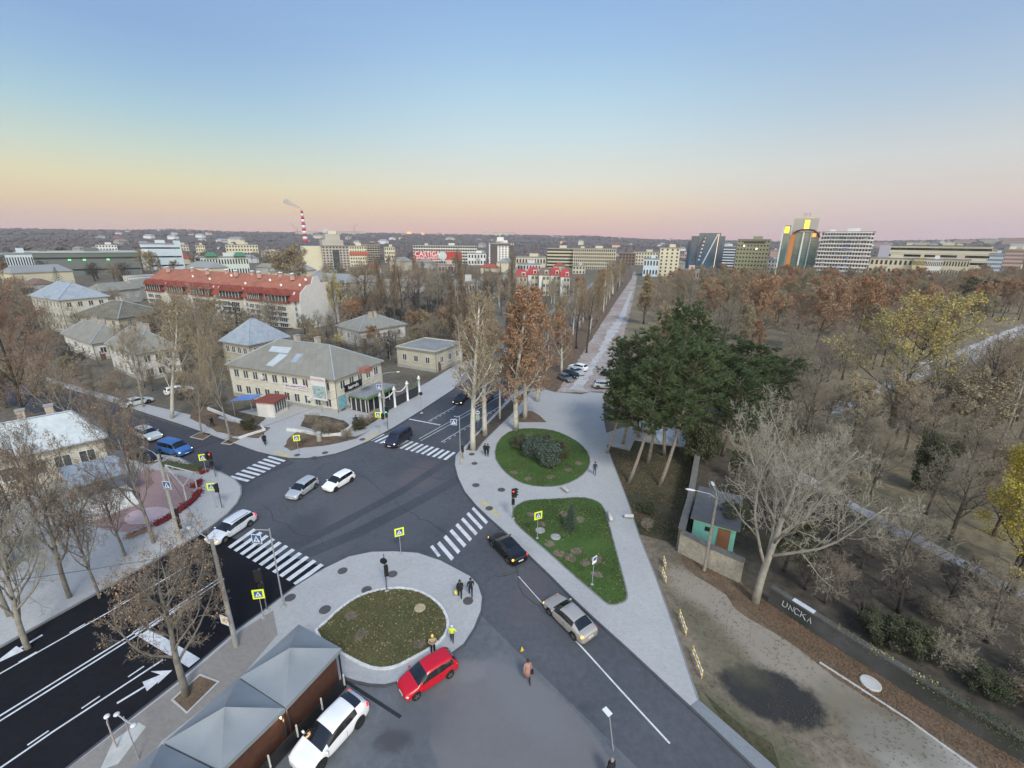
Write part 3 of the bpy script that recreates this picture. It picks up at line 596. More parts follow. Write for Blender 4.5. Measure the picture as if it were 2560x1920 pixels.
    for key, pl_ in fs.items():
        q = MB(); idx = {}
        for p in pl_:
            t_ = []
            for vi in p.vertices:
                if vi not in idx: idx[vi] = len(q.v); q.v.append(co[vi])
                t_.append(idx[vi])
            q.f.append(tuple(reversed(t_)) if flip else tuple(t_)); q.mi.append(0)
        q.build(key[0], {'body': pm, 'underbody': BLKP, 'pillar': BLKP}.get(key[0], GLASS), root, True)
    for a in ax:
        for s_ in (1, -1):
            w = interp(a)[1]; y = s_ * (w - .10); t = MB().lathe((0, 0, 0), [(wr * .72, -.1), (wr * .96, -.1), (wr, -.06), (wr, .06), (wr * .96, .1), (wr * .68, .1)], 18, 'Y').build('wheel', TYRE, root, loc=(a, y, wr))
            f = .105 * s_; q = MB(); q.lathe((0, f * .75, 0), [(wr * .66, -.01), (wr * .66, .01)], 16, 'Y')
            for k in range(5):
                an = k * 1.2566; c_, s2 = math.cos(an), math.sin(an); q.add([(c_ * .05 - s2 * .035, f, s2 * .05 + c_ * .035), (c_ * .05 + s2 * .035, f, s2 * .05 - c_ * .035), (c_ * wr * .62 + s2 * .02, f, s2 * wr * .62 - c_ * .02), (c_ * wr * .62 - s2 * .02, f, s2 * wr * .62 + c_ * .02)], [(0, 1, 2, 3)])
            q.build('rim', rim, t)
    fx = st[1][0]; bx = st[-2][0]; w = st[1][1]; zf = st[1][4]; wb = st[-2][1]; zb2 = st[-2][4]
    for s_ in (1, -1):
        MB().ball((fx - .10, s_ * (w - .13), zf - .06), 1, 8, 5, (.13, .19, .075)).build('headlight', head, root)
        MB().ball((bx + .08, s_ * (wb - .10), zb2 - .12), 1, 8, 5, (.12, .15, .12 if kind != 'wagon' else .18)).build('taillight', tail if not (amber and s_ > 0) else AMB, root)
        MB().ball((x_base_f - .16, s_ * (st[i_f][1] + .08), st[i_f - 1][4] + .05), 1, 8, 5, (.07, .12, .08)).build('mirror', pm, root)
    MB().box((st[0][0] - .03, 0, st[0][3] + .14), (.05, st[0][1] * 1.3, .12)).build('grille', BLKP, root)
    if plate:
        MB().box((st[0][0] + .022, 0, st[0][3] + .10), (.02, .5, .11)).build('number_plate', PLATE, root); MB().box((st[-1][0] - .01, 0, zb2 - .26 if kind != 'sedan' else .62), (.03, .5, .11)).build('number_plate', PLATE, root)
    if stripes: MB().box((-.6, .62, cab[2][5] + .02), (1.9, .03, .04)).box((-.6, -.62, cab[2][5] + .02), (1.9, .03, .04)).build('roof_rails', CHROME, root)
    for a, b in pill[:1]:
        for x_ in ((a + b) / 2, ax[0] - wr - .12):
            for s_ in (1, -1): MB().box((x_, s_ * (interp(x_)[1] + .002), .62), (.014, .006, .5)).build('door_gap', BLKP, root)
    return root
def put_car(o, fwh, rwh, side='L', w=1.7):
    """fwh, rwh: ground contact points of the front and rear wheel on the visible side"""
    a, b = D(*fwh, .03), D(*rwh, .03); u = (a - b).normalized(); left = Vector((-u.y, u.x, 0))
    c = (a + b) / 2 - left * (w / 2 * (1 if side == 'L' else -1)); o.location = (c.x, c.y, .03); o.rotation_euler = (0, 0, math.atan2(u.y, u.x)); return o
P_RED = paint('red', (.50, .008, .022)); P_WHITE = paint('white', (.80, .81, .83)); P_SILV = paint('silver', (.50, .53, .56), .35); P_CHAMP = paint('champagne', (.46, .43, .39), .35)
P_BLACK = paint('black', (.008, .009, .011)); P_DBLUE = paint('dark_blue', (.022, .025, .05)); P_BLUE = paint('blue', (.04, .13, .36)); P_GREY = paint('grey', (.16, .17, .18), .3); P_PALE = paint('pale', (.55, .60, .60))
put_car(make_car('hatch', 'bright red five door hatchback in front of the oval lawn', 'car', P_RED, name='hatchback'), (903, 1513), (973, 1467))
o = make_car('cross', 'large white car beside the grey terrace roofs with a red tail light showing', 'car', P_WHITE, rim=RIMD, tail=REDON, name='white_suv'); put_car(o, (706, 1652), (770, 1580), w=1.8); o.scale = (1.04,) * 3
put_car(make_car('sedan', 'silver champagne sedan driving uphill with amber rear lamp along the plaza kerb', 'car', P_CHAMP, head=AMB, amber=True, name='sedan'), (1188.5, 1332), (1234.8, 1379))
put_car(make_car('sedan', 'black sedan with lit tail lights beside the short right hand crossing', 'car', P_BLACK, amber=True, tail=REDON, head=AMB, name='sedan'), (1063, 1182), (1095.6, 1217))
put_car(make_car('hatch', 'white hatchback in the middle of the junction right of the silver one', 'car', P_WHITE, rim=RIMD, head=HEADON, name='hatchback'), (728, 1062), (760.6, 1042)); 
put_car(make_car('hatch', 'silver hatchback in the middle of the junction left of the white one', 'car', P_SILV, name='hatchback'), (649.3, 1080), (685.5, 1054))
put_car(make_car('wagon', 'silver white estate car crossing the left zebra stripes with amber front lamp', 'car', paint('silverwhite', (.66, .69, .72), .15), head=AMB, tail=REDON, stripes=True, name='estate_car'), (488.8, 1172), (541.3, 1137))
put_car(make_car('van', 'dark blue boxy van with headlights on driving over the far crossing', 'van', P_DBLUE, head=HEADON, name='minivan'), (861, 966), (884, 950))
put_car(make_car('sedan', 'dark car with headlights on approaching on the boulevard behind the plane trees', 'car', P_BLACK, head=HEADON, name='sedan'), (1000, 874), (1012, 862))
put_car(make_car('sedan', 'dark car with glowing red tail lights driving away between the plane trunks', 'car', P_GREY, tail=REDON, name='sedan'), (1066, 858), (1053, 872), 'R')
put_car(make_car('van', 'bright blue van with headlights on in the side street on the left', 'van', P_BLUE, head=HEADON, name='minivan'), (388, 990), (343, 979), 'R')
put_car(make_car('sedan', 'black car with red tail lights in the side street left of the blue van', 'car', P_BLACK, tail=REDON, name='sedan'), (322, 1006), (278, 993), 'R')
put_car(make_car('suv', 'pale car with one headlight on behind the blue van, half hidden by branches', 'car', P_PALE, head=HEADON, name='sedan'), (322, 957), (292, 945), 'R')
put_car(make_car('wagon', 'white car parked alone on the yard drive under the brown tree', 'car', P_WHITE, name='parked_car'), (406, 848), (376, 854), 'R')
put_car(make_car('sedan', 'white car parked on the grass verge behind the bare trees, left of the yard drive', 'car', P_PALE, name='parked_car'), (318, 872), (288, 880), 'R')
put_car(make_car('suv', 'white car parked on the gravel avenue nearest the plane trees', 'car', P_WHITE, name='parked_car'), (1236, 799), (1252, 803))
put_car(make_car('suv', 'black car with pale roof parked on the right side of the gravel avenue', 'car', P_BLACK, name='parked_car'), (1306, 813), (1324, 817))
put_car(make_car('suv', 'silver grey car parked at the end of the gravel avenue by the pines', 'car', P_SILV, rim=RIM, name='parked_car'), (1316, 842), (1297, 841), 'R')
put_car(make_car('hatch', 'dark grey car, nearest of the three parked side by side on the gravel', 'car', P_GREY, name='parked_car'), (1222, 826), (1207, 820), 'R')
put_car(make_car('hatch', 'black car squeezed between two others on the gravel avenue', 'car', P_BLACK, name='parked_car'), (1234, 818), (1219, 813), 'R')
put_car(make_car('sedan', 'silver car, farthest of the row parked side by side on the gravel', 'car', P_SILV, name='parked_car'), (1245, 811), (1230, 806), 'R')
put_car(make_car('hatch', 'white car far along the boulevard behind the rusty tree crown', 'car', P_WHITE, head=HEADON, name='hatchback'), (1082, 812), (1092, 803))
# ================================================================== people
SKIN = mat('skin', (.42, .26, .19), .6); HAIR = mat('hair_dark', (.02, .015, .012), .7)
def cloth(n, c): return mat('cloth_' + n, c, .85, .15, 8)
C_BLK = cloth('black', (.010, .011, .014)); C_NAVY = cloth('navy', (.022, .032, .06)); C_BEIGE = cloth('beige', (.33, .25, .17)); C_PINK = cloth('dusty_pink', (.36, .20, .17)); C_YEL = cloth('hivis', (.62, .72, .06)); C_JEAN = cloth('jeans', (.05, .08, .13)); C_HAT = cloth('yellow_hat', (.72, .60, .06)); C_WHT = cloth('white', (.7, .72, .74))
def person(label, x, y, face, h=1.84, top=C_BLK, leg=C_BLK, stride=.22, arms=(0, 0), coat=0, hat=None, hair=HAIR, z=.145, lean=0, group=None, P=None):
    """face: screen point the person walks towards; one skinned body, clothes are material zones, hair or hat a child"""
    P = P or D(x, y, z); q = D(*face, z) - P; rz = math.atan2(q.y, q.x)
    root = thing('person', label, 'person', P, rz, group)
    s = h / 1.75; V, E, Rd = [], [], []
    def v(p, r, par=None):
        V.append(Vector(p) * s); Rd.append(r * s)
        if par is not None: E.append((par, len(V) - 1))
        return len(V) - 1
    pel = v((0, 0, .95), .145); bel = v((lean * .3, 0, 1.10), .135, pel); che = v((lean * .7, 0, 1.30), .155, bel); nk0 = v((lean, 0, 1.46), .075, che); nk1 = v((lean * 1.1 + .01, 0, 1.54), .055, nk0)
    hd = v((lean * 1.15 + .025, 0, 1.62), .088, nk1); hd2 = v((lean * 1.15 + .01, 0, 1.69), .075, hd)
    legs = []
    for sd, ph in ((1, 1), (-1, -1)):
        hp = v((0, sd * .09, .90), .105, pel); kn = v((ph * stride * .55 + .04, sd * .10, .50), .068, hp); an = v((ph * stride * (1.0 if ph > 0 else 1.25), sd * .10, .10 if ph > 0 else .14), .045, kn)
        toe = v((ph * stride * (1.0 if ph > 0 else 1.2) + .16, sd * .11, .035), .035, an)
    for sd, am in ((1, arms[0]), (-1, arms[1])):
        sh = v((lean * .9, sd * .19, 1.41), .065, che)
        if am == 0: el = v((-sd * stride * .35, sd * .25, 1.15), .048, sh); wr_ = v((-sd * stride * .2 + .06, sd * .25, .92), .032, el)
        elif am == 1: el = v((.06, sd * .27, 1.16), .05, sh); wr_ = v((.26, sd * .10, 1.22), .034, el)     # forearm bent up
        else: el = v((.10, sd * .34, 1.26), .05, sh); wr_ = v((.22, sd * .52, 1.34), .034, el)             # arm held out
        d = (V[wr_] - V[el]).normalized() / 1
        hn = v(tuple(V[wr_] / s + d * .07), .030, wr_); side = Vector((d.z, 0, -d.x)) if abs(d.y) < .9 else Vector((1, 0, 0))
        for k, ln in enumerate((.055, .065, .06, .05)):
            f1 = v(tuple(V[hn] / s + d * ln * .6 + side * (k - 1.5) * .018), .009, hn); v(tuple(V[hn] / s + d * ln * 1.2 + side * (k - 1.5) * .02 + Vector((0, -sd * .012, 0))), .008, f1)
        v(tuple(V[wr_] / s + d * .05 + side * .045), .010, hn)
    me = bpy.data.meshes.new('body'); me.from_pydata(V, E, []); ob = bpy.data.objects.new('tmp', me); COL.objects.link(ob)
    mo = ob.modifiers.new('s', 'SKIN'); 
    for i, r in enumerate(Rd): me.skin_vertices[0].data[i].radius = (r, r)
    me.skin_vertices[0].data[0].use_root = True
    sb = ob.modifiers.new('d', 'SUBSURF'); sb.levels = 1; sb.render_levels = 1
    dg = bpy.context.evaluated_depsgraph_get(); nm = bpy.data.meshes.new_from_object(ob.evaluated_get(dg)); bpy.data.objects.remove(ob); nm.name = 'body'
    nm.materials.clear()
    for m_ in (SKIN, top, leg, BLKP): nm.materials.append(m_)
    for p in nm.polygons:
        c = p.center / s; p.use_smooth = True
        if c.z > 1.5: p.material_index = 0
        elif c.z < .10: p.material_index = 3
        elif c.z < .98 and abs(c.y) < .21: p.material_index = 2
        elif min((c - V[i] / s).length for i in range(len(V)) if Rd[i] / s < .031 or abs(Rd[i] / s - .032) < .0001) < .06 and abs(c.y) > .08 and c.z > .7: p.material_index = 0
        else: p.material_index = 1
    link('body', nm, root)
    MB().ball((lean * s * 1.15 - .005, 0, 1.665 * s), .108 * s, 10, 7, (1, .92, 1.05)).build('hat' if hat else 'hair', hat or hair, root, True)
    q = MB(); q.ball((lean * 1.15 * s + .115 * s, 0, 1.625 * s), .02 * s, 6, 4); q.box((lean * 1.15 * s + .10 * s, 0, 1.58 * s), (.03, .05, .012)); q.build('face_features', SKIN, root, True)
    if coat:
        MB().lathe((lean * .3, 0, 0), [(.25 * s, (1.0 - coat) * s), (.215 * s, 1.0 * s), (.19 * s, 1.15 * s), (.205 * s, 1.3 * s), (.17 * s, 1.42 * s), (.09 * s, 1.47 * s)], 14).build('coat', top, root, True)
    return root
person('person in black seen from behind with a yellow bag in hand', 994, 1292, (985, 1200), top=C_BLK, coat=.12, z=.145, stride=.18)
person('person in a dark hooded jacket walking right of the one with the yellow bag', 1017, 1288, (1012, 1200), top=C_BLK, hat=C_BLK, stride=.22)
person('small person in a yellow high visibility jacket by the white kerb of the oval lawn', 977, 1386, (960, 1500), h=1.5, top=C_YEL, arms=(2, 0), hat=C_WHT, stride=.1)
person('person in a beige jacket and yellow hat standing behind the red hatchback', 936, 1414, (940, 1560), h=1.84, top=C_BEIGE, arms=(1, 1), hat=C_HAT, stride=.12, lean=.03)
person('woman in a long dusty pink coat walking across the grey yard', 1139, 1470, (1170, 1600), top=C_PINK, coat=.45, z=.03, stride=.24)
person('person in a dark blue jacket and jeans walking past the upper lawn', 1284, 1026, (1290, 900), top=C_NAVY, leg=C_JEAN, stride=.2)
person('person in black, left one of the close pair beside the tree strip', 1048, 984, (1080, 940), top=C_BLK, coat=.1)
person('person in black, right one of the close pair beside the tree strip', 1054, 985, (1086, 940), top=C_BLK, hat=C_BLK)
person('person in a long black coat standing near the corner flower bed below the kiosk', 573, 962, (600, 900), top=C_BLK, coat=.35)
person('person in dark clothes walking on the pavement in front of the stone building', 775, 925, (900, 860), top=C_NAVY, leg=C_JEAN)
person('person in dark jacket half hidden behind the one in front of the stone building', 770.5, 920, (900, 860), top=C_BLK, leg=C_BLK)
person('person in black on the left sidewalk between the bare street trees', 459, 921, (560, 960), top=C_BLK, coat=.3, h=1.7)
person('person in black with pale hair seen from above at the bottom edge', 1317, 1688, (1200, 1500), top=C_BLK, coat=.2, hair=mat('hair_grey', (.25, .22, .2), .8), z=.03)
for (x, y, lb, dx) in ((1385, 936, 'person in black sitting by the fountain slab under the pines', 0), (1377, 926, 'person in grey beside the fountain slab under the pines', 0)):
    person(lb, x, y, (1420, 940), top=C_BLK, stride=.05)
def bag(name, label, P, m, s=(.22, .12, .3)):
    q = MB(); q.box((0, 0, s[2] / 2), s); q.path([(-.07, 0, s[2]), (-.05, 0, s[2] + .12), (.05, 0, s[2] + .12), (.07, 0, s[2])], .008, 4); tag(q.build(name, m, loc=P), label, 'bag')
Pp = D(994, 1292, .145)
bag('carrier_bag', 'bright yellow carrier bag held by the person in black', Pp + Vector((-.34, .02, .42)), C_HAT)
Pp = D(1139, 1470, .03)
bag('shoulder_bag', 'black bag with white papers carried by the woman in pink', Pp + Vector((.28, -.1, .75)), C_BLK)
tag(MB().lathe((0, 0, 0), [(.16, 0), (.1, .18), (.02, .34)], 3).build('warning_cone', mat('yellow_plastic', (.6, .45, .05), .6), loc=D(1127, 1405, .03)), 'small yellow triangular marker lying on the yard near the woman in pink', 'marker')
# ================================================================== street furniture
GALV = mat('galvanised', (.36, .38, .40), .5, .1, 2, metal=.3); DARKM = mat('dark_metal', (.02, .022, .025), .5); YEL = mat('sign_yellow', (.72, .80, .02), .5, .04, emit=(.7, .8, .02), es=.12)
SBLUE = mat('sign_blue', (.03, .11, .30), .5, .04); SWHITE = mat('sign_white', (.78, .80, .82), .5, .04); POLEC = mat('pole_concrete', (.32, .32, .30), .85, .15, 3); SBLK = mat('sign_black', (.01, .01, .012), .6, .04)
def face_rz(P, toward=None):           # rotation so that local -Y looks towards a point
    t = toward or Vector((0, 0, 0)); d = t - P; return math.atan2(d.y, d.x) + math.pi / 2
def ped_symbol(root, w, y0, mb_par):
    MB().add([(-.40 * w, y0 - .012, -.36 * w), (.40 * w, y0 - .012, -.36 * w), (0, y0 - .012, .40 * w)], [(0, 1, 2)]) if False else None
    t = MB(); t.add([(-.40 * w, y0 - .012, -.36 * w), (.40 * w, y0 - .012, -.36 * w), (0, y0 - .012, .42 * w), (-.40 * w, y0, -.36 * w), (.40 * w, y0, -.36 * w), (0, y0, .42 * w)], [(0, 1, 2), (0, 3, 4, 1), (1, 4, 5, 2), (2, 5, 3, 0)])
    tr = t.build('triangle', SWHITE, root); f = MB()
    yy = y0 - .018
    f.ball((0, yy, .17 * w), .045 * w, 6, 4); f.path([(0, yy, .12 * w), (-.02 * w, yy, -.05 * w), (-.12 * w, yy, -.28 * w)], .035 * w, 5); f.path([(-.02 * w, yy, -.05 * w), (.08 * w, yy, -.16 * w), (.13 * w, yy, -.3 * w)], .03 * w, 5)
    f.path([(0, yy, .09 * w), (-.11 * w, yy, -.03 * w)], .022 * w, 4); f.path([(0, yy, .09 * w), (.11 * w, yy, -.02 * w)], .022 * w, 4); f.build('walking_figure', SBLK, root)
def sign_plate(root, kind, w, zc, y=-.05, par_name='sign_plate'):
    e = link(par_name, MB().box((0, 0, 0), (w, .02, w if kind != 'prio' else w)).mesh(par_name, YEL if kind == 'ped_y' else SWHITE), root, (0, y, zc))
    if kind in ('ped_y', 'ped_w'):
        link('blue_field', MB().box((0, -.014, 0), (w * (.68 if kind == 'ped_y' else .88), .01, w * (.68 if kind == 'ped_y' else .88))).mesh('blue_field', SBLUE), e)
        ped_symbol(e, w * (.66 if kind == 'ped_y' else .86), -.02, e)
    return e
def ped_sign(label, x, y, ytop, w=.85, z=.145, kind='ped_y', rz=None, tilt=0, flip=1):
    P = D(x, y, z); h = hgt(P, ytop) ; root = thing('crossing_sign', label, 'road sign', P, face_rz(P) if rz is None else R(rz), 'pedestrian crossing signs')
    MB().tube((0, 0, 0), (0, 0, max(1.5, h - .1)), .03, n=8).build('post', GALV, root); MB().lathe((0, 0, 0), [(.16, 0), (.12, .05), (.05, .07)], 8).build('foot', CONC, root)
    sign_plate(root, kind, w, max(1.5, h) - w / 2); return root
ped_sign('yellow edged crossing sign standing alone at the top of the round pavement island', 866, 1196, 1143, rz=25)
ped_sign('yellow edged crossing sign on the triangular lawn', 1160.5, 1162, 1108, rz=25, z=.17)
ped_sign('yellow edged crossing sign by the far crossing next to the green traffic light', 820, 935, 892, rz=0)
ped_sign('yellow edged crossing sign on the curved pavement corner below the kiosk', 645, 975, 942, rz=20)
ped_sign('yellow edged crossing sign beside the red traffic light at the side street', 446, 1022, 983, rz=20)
ped_sign('yellow edged crossing sign on the left square corner below the red traffic light', 467, 1096, 1046, rz=10)
ped_sign('yellow edged crossing sign behind the terrace roofs at the dark road', 569, 1334, 1276, rz=10)
# signals
def signal(root, z, on, yaw=0, y=-.18, off=(0, 0), back=False, n=3):
    hd = link('signal_head', MB().box((0, 0, 0), (.34, .22, .95 if n == 3 else .64)).mesh('signal_head', BLKP), root, (off[0], off[1] + y, z), R(yaw))
    cols = [('red', (.9, .04, .02)), ('amber', (.35, .2, .02)), ('green', (.04, .9, .45))] if n == 3 else [('red', (.9, .04, .02)), ('green', (.04, .9, .45))]
    for k, (c, rgb) in enumerate(cols):
        lit = c == on; m_ = mat('lens_%s_%s' % (c, lit), rgb if lit else tuple(v * .08 for v in rgb), .3, emit=rgb if lit else None, es=3 if lit else 0)
        zz_ = (.31 if n == 3 else .15) - k * .30; MB().lathe((0, -.125, zz_), [(.105, -.01), (.105, .02)], 14, 'Y').build('lens', m_, hd)
        MB().box((0, -.19, zz_ + .115), (.24, .16, .02)).build('visor', BLKP, hd)
    return hd
def light_pole(label, x, y, ytop, heads, z=.145, rz=0, extra=None):
    P = D(x, y, z); h = hgt(P, ytop); root = thing('traffic_light', label, 'traffic light', P, R(rz), 'traffic lights')
    MB().tube((0, 0, 0), (0, 0, h), .06, .05, 8).build('pole', mat('pole_dark_grey', (.12, .13, .14), .5), root); MB().lathe((0, 0, 0), [(.2, 0), (.2, .05), (.1, .1)], 8).build('foot', CONC, root)
    for a in heads: signal(root, h - a[0], a[1], a[2], n=a[3] if len(a) > 3 else 3, off=a[4] if len(a) > 4 else (0, 0))
    return root, h
light_pole('traffic light showing red beside the triangular lawn', 1108, 1120, 1057, [(.5, 'red', 10), (.45, None, 80, 3, (.25, 0)), (1.5, None, 0, 2)])
r_, h_ = light_pole('traffic light showing red at the left side street corner', 466, 1030, 978, [(.5, 'red', 0), (.45, None, -100, 3, (-.35, 0)), (1.5, None, 0, 2)])
light_pole('dark traffic light seen from behind on the left square corner', 480, 1098, 1046, [(.5, None, 180, 3)])
light_pole('traffic light showing green near the colonnade', 838, 928, 880, [(.5, 'green', -10), (1.4, None, 170, 2), (.4, None, 90, 3, (.2, .1))])
light_pole('dark traffic light seen from behind near the terrace roofs', 577, 1318, 1232, [(.5, None, 180), (1.6, None, 180, 2), (.6, None, 250, 3, (-.2, .1))])
light_pole('dark traffic light at the plaza end of the far crossing', 1000, 990, 963, [(.5, None, 180)])
r_, h_ = light_pole('slim pole with round black sign and signal box at the oval lawn edge', 836, 1276, 1200, [(1.5, None, 200, 3, (.15, .0))])
MB().lathe((-.02, -.1, h_ - .6), [(.3, -.012), (.3, .012)], 16, 'Y').build('round_sign', SBLK, r_)
# tall poles with plates on an arm
def arm_sign(label, x, y, ytop, arm, zf=1.0, w=.8, pole=.06, pm=GALV, z=.145):
    P = D(x, y, z); h = hgt(P, ytop); root = thing('overhead_sign_pole', label, 'road sign', P, 0, 'tall poles with blue crossing signs')
    MB().tube((0, 0, 0), (0, 0, h), pole, pole * .8, 8).build('pole', pm, root); MB().lathe((0, 0, 0), [(.22, 0), (.22, .05), (.12, .1)], 8).build('foot', CONC, root)
    MB().tube((0, 0, h - .15), (arm, -.1, h - .05), .03, n=6).build('arm', pm, root)
    e = link('sign_holder', MB().tube((0, 0, -.1), (0, 0, .4), .02, n=6).mesh('sign_holder', pm), root, (arm, -.1, h - .45 - w / 2), R(-8)); sign_plate(e, 'ped_w', w, 0, -.04); return root, h
arm_sign('tall slim pole with blue crossing sign above the left zebra crossing', 613, 1310, 1145, -1.0)
arm_sign('tall slim pole with blue crossing sign at the far crossing', 995, 1003, 900, -.7)
# lamps
LHEAD = mat('lamp_head', (.62, .64, .66), .4); LGLASS = mat('lamp_glass', (.75, .78, .8), .2)
def street_lamp(label, x, y, ytop, arms, z=.145, r=.16, pm=POLEC, head=.55, group='street lamps', lean=(0, 0), cat='street lamp', up=.4, nm='street_lamp'):
    P = D(x, y, z); h = hgt(P, ytop); root = thing(nm, label, cat, P, 0, group)
    MB().tube((0, 0, 0), (lean[0], lean[1], h), r, r * .62, 12).build('pole', pm, root)
    for (dx, dy) in arms:
        L = math.hypot(dx, dy); ux, uy = dx / L, dy / L; top = Vector((lean[0], lean[1], h - .25)); e = top + Vector((dx, dy, up))
        MB().path([top, top + Vector((dx * .35, dy * .35, up * .8)), e], [.05, .04, .035], 6).build('arm', GALV, root)
        b = MB(); an = math.atan2(uy, ux); M_ = Matrix.Translation(e) @ Matrix.Rotation(an, 4, 'Z')
        b.ball((0, 0, 0), 1, 10, 6, (head / 2, .15, .09)); b.v = [tuple(M_ @ (Vector(v_) + Vector((head / 2, 0, 0)))) for v_ in b.v]; hd = b.build('lamp_head', LHEAD, root, True)
        b = MB(); b.ball((0, 0, 0), 1, 8, 5, (head / 2.6, .11, .06)); b.v = [tuple(M_ @ (Vector(v_) + Vector((head / 2, 0, -.05)))) for v_ in b.v]; b.build('lamp_glass', LGLASS, hd, True)
    return root, h
r_, h_ = street_lamp('tall grey concrete lamp pole with yellow priority sign behind the terrace roofs', 511, 1396, 1170, [(-1.9, .9)], r=.17)
e = link('priority_sign', MB().box((0, 0, 0), (.75, .03, .75)).mesh('priority_sign', SWHITE), r_, (-.25, -.22, 2.6), R(-20)); MB().box((0, -.02, 0), (.3, .02, .3), M=Matrix.Rotation(0, 4, 'Y')).build('amber_diamond', mat('sign_amber', (.8, .42, .03), .5), e)
r_, h_ = street_lamp('grey concrete lamp pole with black banner on the left square, beside the triangular pergola', 389, 1165, 985, [(-2.0, 1.0)], r=.19)
MB().box((.32, 0, 2.3), (.3, .06, 2.2)).build('banner', SBLK, r_)
e = link('sign_holder', MB().tube((0, 0, -.1), (0, 0, .4), .02, n=6).mesh('sign_holder', GALV), r_, (.3, -.2, 6.1), R(-8)); sign_plate(e, 'ped_w', .8, 0, -.04)
street_lamp('leaning concrete pole with two white lamp heads at the stone wall of the teal hut', 1521, 1232, 1072, [(-1.6, .55), (.25, 1.3)], r=.15, z=.03, head=.9, pm=mat('pole_wood_grey', (.27, .24, .21), .85, .2, 3))
r_, h_ = street_lamp('tall white concrete lamp pole next to the colonnade entrance', 832, 905, 808, [(2.3, .3)], r=.18)
e = link('sign_holder', MB().tube((0, 0, -.1), (0, 0, .4), .02, n=6).mesh('sign_holder', GALV), r_, (-.45, -.2, 5.6), R(-8)); sign_plate(e, 'ped_w', .85, 0, -.04)
street_lamp('small lamp on a wooden pole in the yard behind the stone building', 740, 765, 727, [(-1.2, .2)], r=.1, z=.02)
street_lamp('lamp pole among the dark bushes left of the flat roofed house', 843, 778, 740, [(-1.3, .4)], r=.1, z=.02)
street_lamp('white twin headed lamp on the boulevard median behind the rusty crown', 1234, 700, 655, [(-1.5, 0), (1.5, 0)], r=.1, z=.02)
street_lamp('white topped lamp far behind the small grey roofed house', 845, 700, 673, [(-1.6, .2)], r=.12, z=.02)
r_, h_ = street_lamp('short post with a white crossed bracket on the lower left sidewalk', 300, 1640, 1552, [(-.5, .2), (.6, -.25)], r=.035, pm=GALV, head=.3, up=.05, group=None, cat='post', nm='bracket_post')
street_lamp('short pinkish post with a small lamp at the dark road edge, bottom left', 252, 1615, 1562, [(-.3, .3)], r=.05, pm=mat('pole_pink', (.38, .32, .33), .8), head=.35, up=.02, group=None, cat='post', nm='short_post')
# flat panel lamp at bottom
P = D(1325, 1622, .03); root = thing('panel_lamp', 'white tilted rectangular panel on a thin post at the bottom kerb of the yard', 'street lamp', P)
hh = 1.2; MB().tube((0, 0, 0), (-.35, .35, hh * 2.0), .03, n=6).build('post', GALV, root); MB().box((-.45, .48, hh * 2.05), (.32, .5, .05), R(35)).build('panel', LGLASS, root)
# white-blue sign with arrow on the lawn
P = D(1279, 1262, .17); h_ = hgt(P, 1205); root = thing('direction_sign', 'white and blue tilted direction sign on the triangular lawn', 'road sign', P, R(40)); MB().tube((0, 0, 0), (0, 0, h_ - .1), .03, n=8).build('post', GALV, root); MB().lathe((0, 0, 0), [(.16, 0), (.12, .05), (.05, .07)], 8).build('foot', CONC, root)
e = link('sign_plate', MB().box((0, 0, 0), (.55, .02, .7)).mesh('sign_plate', SWHITE), root, (0, -.05, h_ - .35)); MB().box((.02, -.014, .1), (.4, .01, .3)).build('blue_field', SBLUE, e)
P = D(911, 892, .145); root = thing('round_sign', 'small dark round sign on a slim post beside the boulevard kerb', 'road sign', P, face_rz(P)); MB().tube((0, 0, 0), (0, 0, hgt(P, 848)), .03, n=8).build('post', GALV, root); MB().lathe((0, -.04, hgt(P, 852)), [(.32, -.012), (.32, .012)], 16, 'Y').build('disc', SBLK, root); MB().lathe((0, 0, 0), [(.3, 0), (.2, .05)], 8).build('foot', CONCL, root)
P = D(1032, 925, .145); root = thing('bus_stop_sign', 'white round and square signs on a post between the plane tree trunks', 'road sign', P, face_rz(P)); hq = hgt(P, 893); MB().tube((0, 0, 0), (0, 0, hq), .03, n=8).build('post', GALV, root); MB().lathe((0, -.05, hq), [(.36, -.012), (.36, .012)], 16, 'Y').build('disc', SWHITE, root); MB().box((0, -.065, hq), (.5, .012, .12)).build('bar', SBLK, root); MB().box((0, -.04, hq - .85), (.6, .02, .8)).build('square_plate', mat('pale_green', (.5, .62, .55), .6), root)
# concrete bollards lying across the plaza
for (a, b, lb) in (((1214, 1056), (1227, 1066), 'grey round concrete bar lying on the path above the triangular lawn'), ((1314, 1110), (1320, 1128), 'grey round concrete bar at the right edge of the triangular lawn'), ((1348, 1119), (1368, 1120), 'pale round concrete bar across the right edge of the plaza')):
    A_, B_ = D(*a, .145), D(*b, .145); m_ = (A_ + B_) / 2; dq = B_ - A_; root = thing('concrete_bar', lb, 'bench', m_, math.atan2(dq.y, dq.x), 'round concrete bars on the plaza'); L = dq.length
    MB().lathe((0, 0, .3), [(.17, -L / 2), (.2, -L / 2 + .05), (.2, L / 2 - .05), (.17, L / 2)], 12, 'X').build('bar', CONCL, root, True); MB().box((-L * .3, 0, .06), (.15, .3, .13)).build('foot', CONC, root); MB().box((L * .3, 0, .06), (.15, .3, .13)).build('foot', CONC, root)
